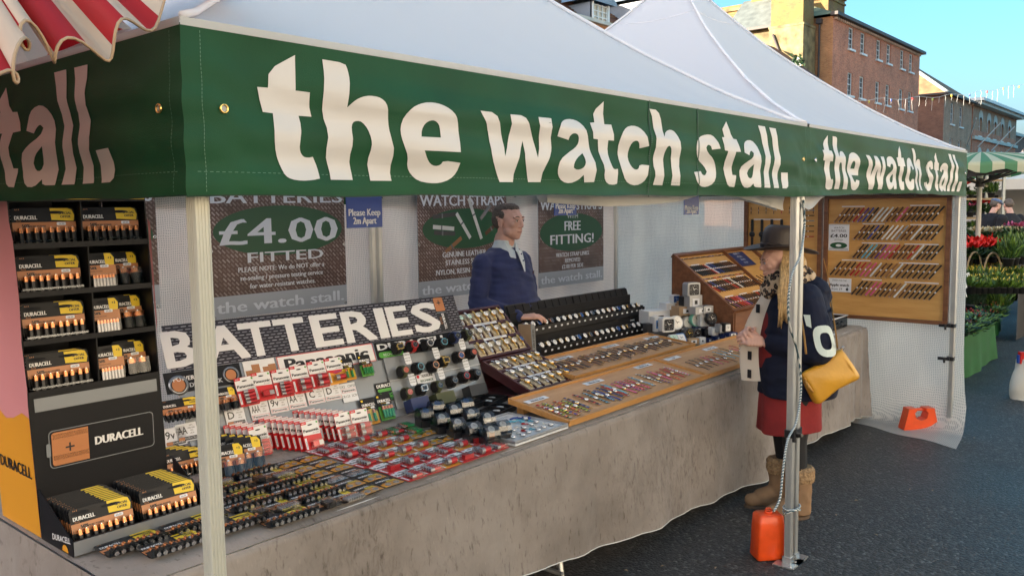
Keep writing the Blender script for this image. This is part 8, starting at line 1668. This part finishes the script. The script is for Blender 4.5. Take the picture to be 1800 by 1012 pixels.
def bystander(x, y, rz, lab, cap=None, hairm='hair_grey', coat='dark_fleece', lean=0.10, head_turn=0):
 p = thing('person', lab, 'person', T(x, y, 0, rz)); F_ = Flesh(); P, HM = head_vols(F_, (0, .04+lean, 1.60), 1.0, head_turn, R(-22)); F_.cap((0, .0+lean*.5, 1.40), (0, .02+lean, 1.53), .06, .055)
 F_.loft([(0, 0, .8, .15, .11), (0, lean*.3, 1.1, .17, .12), (0, lean*.5, 1.35, .17, .10), (0, lean*.5, 1.42, .1, .08)])
 aL = [(-.20, lean*.5, 1.36), (-.25, .05, 1.10), (-.12, .30, 1.05)]; aR = [(.20, lean*.5, 1.36), (.25, .05, 1.10), (.12, .30, 1.05)]
 for A_, s_ in ((aL, 1), (aR, -1)): F_.chain(A_, [.05, .042, .03]); hand(F_, A_[2], (-.2*A_[2][0]/abs(A_[2][0]), .9, 0), (0, 0, 1), s_, 30)
 for sx in (-1, 1): F_.chain([(sx*.09, 0, .84), (sx*.10, .01, .46), (sx*.10, -.01, .08)], [.085, .055, .042]); F_.cap((sx*.10, -.03, .04), (sx*.11, .13, .035), .04, .034)
 F_.fuse('body', 'skin', .008, p, 2); face_bits(p, P, HM, 1.0, 'hair_grey')
 F_ = Flesh(); F_.loft([(0, 0, .80, .19, .15), (0, lean*.3, 1.1, .20, .155), (0, lean*.5, 1.32, .20, .135), (0, lean*.5, 1.41, .12, .09), (0, lean*.7, 1.46, .075, .07)])
 for A_ in (aL, aR): F_.chain(A_, [.085, .07, .052])
 F_.fuse('jacket', coat, .011, p, 5, fn=wrinkle(.012, 8))
 F_ = Flesh(); F_.loft([(0, 0, .72, .16, .12), (0, 0, .84, .165, .125)]); 
 for sx in (-1, 1): F_.chain([(sx*.09, 0, .80), (sx*.10, .01, .46), (sx*.10, -.01, .06)], [.098, .075, .065])
 F_.fuse('trousers', 'denim', .012, p, 4)
 F_ = Flesh(); F_.ell(P(0, -.02, .045), (.080, .095, .075), HM); F_.ell(P(0, -.05, .01), (.076, .068, .07), HM); F_.fuse('hair', hairm, .008, p, 2)
 if cap: F_ = Flesh(); F_.ell(P(0, -.005, .075), (.095, .112, .050), HM); F_.ell(P(0, .085, .062), (.070, .052, .012), HM); F_.fuse('flat_cap', cap, .006, p, 3)
 return p
bp = at(1737, 397, 1, 2.0); bq = at(1779, 397, 1, 1.55)
bystander(bp.x, 2.0, math.atan2(-.763, .646)-PI/2+R(10), 'elderly man in blue flat cap and black jacket looking down at the flower stall', 'cap_blue')
bystander(bq.x, 1.55, math.atan2(.6, .8)-PI/2+R(20), 'grey-haired man in black fleece seen from behind at the flower stall', None, 'hair_grey', 'dark_fleece', .06, R(-20))
# ============================================================ flower stall
Z1, Z2, Z3 = .45, .72, .98
FS = thing('flower_staging', 'stepped staging draped in green baize carrying pots beside the mesh wall', 'staging', T(8.0, .4, 0))
def dr(x0, y0, x1, y1, z0, z1, amp=.016, f=7): 
 b = MB(); L = math.hypot(x1-x0, y1-y0); nx, ny = (y1-y0)/L, -(x1-x0)/L
 def fn(u, v): a = amp*(1-v)*(math.sin(u*L*f)+.5*math.sin(u*L*f*2.3+1)); return (lerp(x0, x1, u)+nx*(a+.03*(1-v)), lerp(y0, y1, u)+ny*(a+.03*(1-v)), lerp(z0+.015*math.sin(u*L*4), z1, v))
 b.grid(fn, int(L*36), 8, 'green_drape'); return b
c1 = at(1690, 668, 2, 0); c2 = at(1745, 650, 2, 0); c3 = at(1785, 608, 2, 0)
yA = .39; xs = at(1745, 650, 1, yA).x
o = dr(-.6, 0, xs-8.0, 0, .0, Z1).build('green_drape', FS); o = dr(xs-8.0, 0, xs-8.0, .0+.28, 0, Z1).build('green_drape', FS); dr(xs-8.0, .28, 3.2, .28, .05, Z1+.02, .014, 9).build('green_drape', FS); dr(3.2, .28, 3.2, 1.8, .05, Z1+.02).build('green_drape', FS)
b = MB(); b.box((xs-8.6)/2, .9, Z1-.02, xs-8.0+.6, 1.8, .04, 'soil'); b.build('lower_shelf', FS); b = MB(); b.box((xs-8.0+3.2)/2, 1.08, Z1, 3.2-(xs-8.0), 1.6, .04, 'soil'); b.build('lower_shelf', FS)
b = MB(); b.box(2.6, 1.45, Z2-.15, 3.6, 1.4, .3, 'pot_black'); b.build('middle_shelf', FS); b = MB(); b.box(4.4, 1.9, Z3-.2, 3.4, 1.2, .4, 'pot_black'); b.build('upper_shelf', FS)
def leaf_clump(n_, rx, rz_, ll, lw, ms, up_=.6, seed=0, base=.0):
 r_ = random.Random(seed); b = MB()
 for k in range(n_):
  a = r_.random()*2*PI; e_ = r_.random(); rr_ = rx*math.sqrt(r_.random()); x, y = rr_*math.cos(a), rr_*math.sin(a); z = base+rz_*r_.random(); d = Vector((math.cos(a)*(1-up_)+r_.gauss(0, .3), math.sin(a)*(1-up_)+r_.gauss(0, .3), up_+r_.gauss(0, .2))).normalized(); s_ = d.cross(Vector((0, 0, 1))).normalized() if abs(d.z) < .98 else Vector((1, 0, 0))
  p = Vector((x, y, z)); m_ = ms[r_.randrange(len(ms))]; l_ = ll*(.6+.7*r_.random()); w_ = lw*(.6+.7*r_.random()); n__ = d.cross(s_)
  b.add([p-s_*w_*.15, p+s_*w_*.15, p+d*l_*.5+s_*w_*.5+n__*w_*.15, p+d*l_-n__*l_*.15, p+d*l_*.5-s_*w_*.5+n__*w_*.15], [(0, 1, 2, 3, 4)], m_)
 return b
def potted(kind, ms, n_, rx, rz_, ll, lw, up_, potm='pot_black', pr_=.07, ph=.10, seed=0, flower=None):
 o = thing(kind, 'x', 'plant'); b = MB(); b.lathe([(0, .0), (pr_*.75, 0), (pr_, ph), (pr_*1.05, ph), (pr_*1.05, ph-.012), (0, ph-.012)], 14, potm); b.build('pot', o); f_ = leaf_clump(n_, rx, rz_, ll, lw, ms, up_, seed, ph-.01).build('foliage', o)
 if flower: q = leaf_clump(flower[1], rx*1.05, .02, flower[2], flower[2]*.7, [flower[0]], .35, seed+5, ph+rz_+ll*.35); q.build('blossom', o)
 return Proto(o)
PP = dict(rosemary=potted('rosemary', ['rosemary', 'leaf_dark', 'rosemary'], 520, .085, .16, .065, .005, .85, seed=1, pr_=.08), grey=potted('lavender', ['leaf_grey', 'leaf_grey', 'rosemary'], 320, .10, .11, .05, .008, .6, seed=2, pr_=.08),
 poin=potted('poinsettia', ['leaf_dark', 'leaf_mid'], 80, .11, .12, .13, .06, .35, seed=3, flower=('flower_red', 34, .11)), prim=potted('primrose', ['leaf_lime', 'leaf_mid', 'leaf_lime'], 60, .06, .03, .07, .03, .45, seed=4, pr_=.05, ph=.07, flower=('flower_yellow', 8, .025)),
 green=potted('leafy_plant', ['leaf_mid', 'leaf_lime', 'leaf_mid'], 150, .11, .15, .12, .025, .7, seed=6), cream=potted('cyclamen', ['leaf_mid'], 30, .10, .08, .08, .04, .5, seed=7, flower=('flower_cream', 60, .055)), holly=potted('holly', ['leaf_dark', 'leaf_dark', 'leaf_mid', 'leaf_lime'], 200, .15, .10, .075, .035, .15, seed=8, flower=('flower_red', 10, .02), ph=.04), pink=potted('cyclamen', ['leaf_mid'], 30, .09, .1, .08, .04, .5, seed=9, flower=('strap_pink', 30, .05)))
nmz = dict(rosemary='dark green rosemary in black pot', grey='grey-leaved lavender in black pot', poin='red poinsettia', prim='lime green primrose', green='tall leafy green plant', cream='cream flowering plant in wrap', holly='holly and ivy foliage', pink='pink flowering plant')
spot = []
def put_plants(kind, pts, z, s=1.0, where=''):
 for k, (px, py) in enumerate(pts):
  p = at(px, py, 2, z); PP[kind].put(T(p.x, p.y, z, rnd.random()*6, s=s*(.9+.25*rnd.random())), '%s, %s from the left %s' % (nmz[kind], ORD[k], where), nmz[kind]+' '+where)
put_plants('holly', [(1692, 590), (1706, 583), (1716, 576), (1730, 570), (1699, 574), (1741, 560)], Z1, .85, 'at the front of the lowest shelf')
put_plants('rosemary', [(1700, 552), (1713, 553), (1726, 551), (1738, 549), (1706, 540), (1720, 540)], Z1, 1.25, 'on the lowest shelf')
put_plants('grey', [(1752, 540), (1762, 536), (1770, 532), (1776, 528)], Z1, 1.25, 'on the lowest shelf')
put_plants('green', [(1748, 553), (1760, 550)], Z1, .8, 'behind the green drape corner')
put_plants('prim', [(1706+q*11+(r_ % 2)*5, 516-r_*9) for r_ in range(4) for q in range(9)][:24], Z2, 1.1, 'in rows on the middle shelf')
put_plants('prim', [(1765+q*10, 494-r_*8) for r_ in range(2) for q in range(4)], Z2+.04, 1.0, 'on the middle shelf at the right')
put_plants('green', [(1772, 468), (1782, 466), (1792, 464), (1777, 458), (1790, 458)], Z3-.05, .95, 'at the right of the upper shelf')
put_plants('poin', [(1702, 466), (1712, 463), (1722, 465), (1733, 461), (1745, 462), (1755, 460), (1764, 461), (1708, 458), (1727, 457)], Z3-.08, .82, 'on the upper shelf')
put_plants('cream', [(1716+q*9, 432-(q % 2)*2) for q in range(9)], Z3-.05, 1.15, 'behind the poinsettias'); put_plants('pink', [(1782, 432), (1791, 430)], Z3, 1.2, 'right of the cream flowers')
BK = thing('basket', 'x', 'basket'); b = MB(); b.lathe([(0, .0), (.09, .0), (.12, .10), (.125, .105), (.115, .10), (0, .09)], 16, 'wicker'); b.build('bowl', BK); b = MB(); b.tube([(.115*math.cos(R(a)), 0, .09+.26*math.sin(R(a))) for a in range(0, 181, 15)], .011, 6, 'wicker'); b.build('handle', BK); leaf_clump(60, .09, .05, .07, .03, ['leaf_lime', 'leaf_mid', 'flower_yellow'], .5, 11, .09).build('planting', BK); BK = Proto(BK)
for k, (px, py) in enumerate(((1700, 476), (1709, 480), (1717, 472), (1726, 478), (1736, 474), (1752, 478), (1763, 474), (1712, 490), (1744, 492))):
 p = at(px, py, 2, Z2+.02); BK.put(T(p.x, p.y, Z2, rnd.uniform(-.5, .5)+PI/2+YAW), 'wicker basket planter with tall hoop handle, %s from the left on the middle shelf' % ORD[k], 'hoop-handled baskets')
for k, (px, py, y_) in enumerate(((1701, 487, .7), (1733, 478, 1.2), (1741, 479, 1.2), (1757, 462, 1.6), (1768, 460, 1.7), (1787, 458, 1.7), (1776, 463, 1.7), (1694, 500, .6))):
 p = at(px, py, 1, y_); b = MB(); b.box(0, 0, 0, .06, .004, .09, 'plant_label'); b.box(0, .003, -.08, .008, .004, .12, 'plant_label'); b.text('£3', 0, 0, .03, 'black_print', M=Matrix(((1, 0, 0, 0), (0, 0, -1, -.0025), (0, 1, 0, 0), (0, 0, 0, 1)))); o = b.build('plant_label'); tag(o, 'white price label on a stick among the plants, %s from the left' % ORD[k], 'label', 'plant price labels'); o.matrix_world = T(p.x, p.y, p.z, YAW-PI/2+R(10), 0, R(-18))
p = at(1705, 505, 2, Z2); b = MB(); b.box(0, 0, .05, .34, .2, .08, 'flower_red'); o = b.build('red_tray'); tag(o, 'red plastic plant tray at the left of the middle shelf', 'tray'); o.matrix_world = T(p.x, p.y, Z2, YAW-PI/2)
b = MB(); p = at(1786, 600, 2, 0); q = at(1850, 560, 2, 0); b.grid(lambda u, v: (lerp(p.x, q.x+2, u), lerp(p.y, q.y, u)+.03*math.sin(u*30), v*.95), 30, 4, 'stall_dark'); tag(b.build('dark_cloth'), 'black cloth hanging at the right end of the flower staging', 'cloth')
RK = thing('shelf_rack', 'tall metal trolley rack with shelves of potted plants behind the flowers', 'rack', T(17.3, 2.9, 0, YAW-PI/2))
for (x, y) in ((0, 0), (1.25, 0), (0, .6), (1.25, .6)): b = MB(); b.box(x, y, 1.15, .05, .05, 2.3, 'shelf_metal'); b.build('post', RK)
for z in (.5, .95, 1.35, 1.72, 2.08):
 b = MB(); b.box(.62, .3, z, 1.3, .62, .04, 'wicker' if z > 1.3 else 'shelf_metal'); b.build('shelf', RK)
for r_, z in enumerate((.5, .95, 1.35, 1.72, 2.08)):
 for k in range(6):
  P_ = PP[['green', 'pink', 'poin', 'prim', 'cream', 'green'][(k+r_*2) % 6]]; M_ = RK.matrix_world if False else T(17.3, 2.9, 0, YAW-PI/2); P_.put(M_ @ T(.1+k*.2, .15, z+.02, k), 'small potted plant on the metal rack, %s from the left on the %s shelf' % (ORD[k], ['lowest', 'second', 'middle', 'fourth', 'top'][r_]), 'pots on the metal rack')
ucx, ucy = 12.4, 1.2
up0 = thing('market_parasol', 'green and cream striped market parasol with scalloped edge over the flower stall', 'parasol', T(ucx, ucy, 0))
b = MB(); b.cyl((0, 0, 0), (0, 0, 2.34), .032, .032, 10, 'cream_print'); b.build('pole', up0); b = MB(); b.cyl((0, 0, 1.88), (0, 0, 2.0), .06, .05, 10, 'drain_iron'); b.build('hub', up0)
hx = 1.35
def pc(u, v):
 s_ = int(u) % 4; t_ = u-int(u); cr = [(-1, -1), (1, -1), (1, 1), (-1, 1), (-1, -1)]; a, c = cr[s_], cr[s_+1]; x, y = lerp(a[0], c[0], t_)*hx, lerp(a[1], c[1], t_)*hx
 return (x*v, y*v, 2.36-.20*v**1.3)
def parasol_cloth(parent, fn, nu, nv, stripes, m, drop=.16, sc_n=10, name='cloth'):
 b = MB(); vs = []; 
 for j in range(nv+1):
  for i in range(nu+1): vs.append(fn(i/nu, j/nv))
 base = [fn(i/nu, 1.0) for i in range(nu+1)]
 for q in range(1, 4):
  for i in range(nu+1):
   s_ = abs(math.sin(i/nu*sc_n*PI)); p = Vector(base[i]); vs.append(tuple(p+Vector((0, 0, -drop*(.45+.55*s_)*q/3))))
 T_ = nv+3; fs = [(j*(nu+1)+i, j*(nu+1)+i+1, (j+1)*(nu+1)+i+1, (j+1)*(nu+1)+i) for j in range(T_) for i in range(nu)]
 b.add(vs, fs, m, smooth=True); o = b.build(name, parent); me = o.data; uv = me.uv_layers.new(name='uv')
 for p_ in me.polygons:
  for li in p_.loop_indices:
   vi = me.loops[li].vertex_index; i = vi % (nu+1); j = vi//(nu+1); uv.data[li].uv = (i/nu*stripes, j/T_)
 for p_ in me.polygons:      # seam column keeps its stripe
  pass
 return o
parasol_cloth(up0, lambda u, v: pc(u*3.9999, v), 96, 8, 40, 'awning_green', .13, 26)
for k in range(8):
 a = [(-1, -1), (0, -1), (1, -1), (1, 0), (1, 1), (0, 1), (-1, 1), (-1, 0)][k]; b = MB(); b.cyl((0, 0, 2.31), (a[0]*hx*.97, a[1]*hx*.97, 2.13), .016, .014, 6, 'drain_iron'); b.cyl((0, 0, 1.92), (a[0]*hx*.5, a[1]*hx*.5, 2.21), .014, .012, 6, 'drain_iron'); b.build('rib', up0)
b = MB(); b.grid(lambda u, v: (lerp(-1.3, 1.3, u), 1.30, 2.12-v*.25), 30, 2, 'stall_dark'); b.grid(lambda u, v: (-1.3, lerp(-1.3, 1.3, u), 2.12-v*.3*u), 30, 2, 'stall_dark'); b.build('dark_fabric', up0)  # dark sheets hung inside the edges for the dark underside
GZ = thing('cream_gazebo', 'cream canvas gazebo with a low roof beyond the shoppers', 'gazebo', T(21.5, .6, 0)); b = MB(); b.add([(0, 0, 2.15), (5, 0, 2.15), (5, 4, 2.15), (0, 4, 2.15), (2.5, 2, 2.9)], [(0, 1, 4), (1, 2, 4), (2, 3, 4), (3, 0, 4)], 'tent_white'); b.box(2.5, 0, 2.05, 5, .02, .24, 'tent_white'); b.box(0, 2, 2.05, .02, 4, .24, 'tent_white'); b.build('roof', GZ)
for (x, y) in ((0, 0), (5, 0), (5, 4), (0, 4)): b = MB(); b.box(x, y, 1.05, .05, .05, 2.1, 'shelf_metal'); b.build('post', GZ)
VN = thing('parked_van', 'white van parked beyond the gazebo, mostly hidden by plants', 'van', T(27, 3.0, 0)); b = MB(); pr_ = [(-2.5, .35), (2.5, .35), (2.5, 1.2), (2.1, 1.35), (1.5, 2.2), (-2.4, 2.3), (-2.5, 2.1)]; b.prism(pr_, -1, 1, 'white_paint', T(0, 0, 0, R(90)) @ Matrix(((1, 0, 0, 0), (0, 0, -1, 0), (0, 1, 0, 0), (0, 0, 0, 1)))); b.build('body', VN)
b = MB(); b.box(1.005, 1.2, 1.55, .02, 1.4, .55, 'window_glass'); b.box(-1.005, 1.2, 1.55, .02, 1.4, .55, 'window_glass'); b.build('side_window', VN)
for (x, y) in ((-1, 1.5), (1, 1.5), (-1, -1.5), (1, -1.5)): b = MB(); b.cyl((x-.1, y, .34), (x+.1, y, .34), .34, .34, 18, 'pot_black'); b.build('wheel', VN)
p = at(1812, 700, 2, 0); TB = thing('tote_bag', 'cream canvas tote bag with red and blue things on top, at the right edge', 'bag', T(p.x, p.y, .0, YAW-PI/2)); b = MB()
b.grid(lambda u, v: ((.17+.02*math.sin(v*5))*math.cos(u*2*PI)*(1-.12*v)*1.0+.008*noise.noise(Vector((u*9, v*6, 0))), .10*math.sin(u*2*PI)*(1-.1*v), .34*v+.012*math.sin(u*14)*v), 40, 12, 'cream_drape'); b.lathe([(0, .004), (.16, .004)], 20, 'cream_drape'); b.build('body', TB)
b = MB(); b.rbox(-.10, -.02, .36, .06, .05, .10, .01, 'flower_red'); b.rbox(-.12, -.02, .35, .05, .03, .07, .008, 'blue_sign'); b.build('contents', TB); b = MB(); b.tube([(-.1, -.08, .33), (-.08, -.07, .52), (.0, -.06, .60), (.08, -.07, .52), (.1, -.08, .33)], .010, 6, 'cream_drape'); b.build('handle', TB)
# ============================================================ red striped parasol close to the camera, top left
RP = thing('market_parasol', 'red and cream striped parasol with scalloped edge dipping into the top left corner', 'parasol')
edge_px = [(-260, 230, 1.02), (-150, 175, 1.06), (-60, 180, 1.10), (-10, 150, 1.12), (15, 138, 1.14), (32, 122, 1.16), (40, 98, 1.18), (38, 76, 1.20), (42, 62, 1.22), (55, 60, 1.24), (72, 76, 1.25), (95, 88, 1.27), (130, 93, 1.30), (165, 86, 1.33), (195, 76, 1.36), (225, 60, 1.40), (250, 38, 1.44), (280, 8, 1.50), (330, -30, 1.6), (420, -70, 1.75)]
def dep(px, py, d): return CAM+(_F+_R*((px-900)/FPX)-_U*((py-506)/FPX))*d
E_ = [dep(*q) for q in edge_px]
ctr_ = dep(-330, -420, 2.1); nE = len(E_)
Es = smooth_path(E_, 4); n_ = len(Es); b = MB(); vs = []; NV = 10
for j in range(NV+1):
 t_ = j/NV
 for i, p in enumerate(Es):
  q = p.lerp(Vector(ctr_), t_); q.z += .10*math.sin(PI*t_)*.5+(.018*math.sin(i*.55)*(1-t_)); vs.append(tuple(q+_F*(.02*math.sin(i*.5)*(1-t_))))
b.add(vs, [(j*n_+i, (j+1)*n_+i, (j+1)*n_+i+1, j*n_+i+1) for j in range(NV) for i in range(n_-1)], 'awning_red', smooth=True)
cl = b.build('cloth', RP); me = cl.data; uv = me.uv_layers.new(name='uv'); arc = [0]
for a, c in zip(Es, Es[1:]): arc.append(arc[-1]+(c-a).length)
for p_ in me.polygons:
 for li in p_.loop_indices: vi = me.loops[li].vertex_index; i = vi % n_; j = vi//n_; uv.data[li].uv = (arc[i]/.105+.30+.10*j/NV, j/NV)
b = MB(); b.tube([vs[i] for i in range(n_)], .0025, 6, 'carton'); b.build('binding', RP)
pc_ = Vector(ctr_); b = MB(); rad = (Es[0]-pc_).length; vs = [tuple(pc_)]; a0 = math.atan2(Es[-1].y-pc_.y, Es[-1].x-pc_.x); a1 = math.atan2(Es[0].y-pc_.y, Es[0].x-pc_.x)
while a1 < a0: a1 += 2*PI
for k in range(25): a = lerp(a0, a1, k/24); rr_ = .45+(math.hypot(Es[-1].x-pc_.x, Es[-1].y-pc_.y)-.45)*(1 if k in (0,) else .35) if k < 12 else (math.hypot(Es[0].x-pc_.x, Es[0].y-pc_.y) if k == 24 else .8); vs.append((pc_.x+rr_*math.cos(a), pc_.y+rr_*math.sin(a), lerp(Es[-1].z, Es[0].z, k/24)))
b.add(vs, [(0, k+1, k+2) for k in range(24)], 'awning_red'); o = b.build('rear_cloth', RP); uv_from(o, lambda co, n: (co.x*6, co.y)); b = MB(); b.cyl((pc_.x, pc_.y, 0), (pc_.x, pc_.y, pc_.z), .02, .02, 10, 'hook_wood'); b.build('pole', RP)
def kill(o):
 for ch in list(o.children): kill(ch)
 bpy.data.objects.remove(o)
for o in [q for q in C.objects if q.get('label') == 'x']: kill(o)
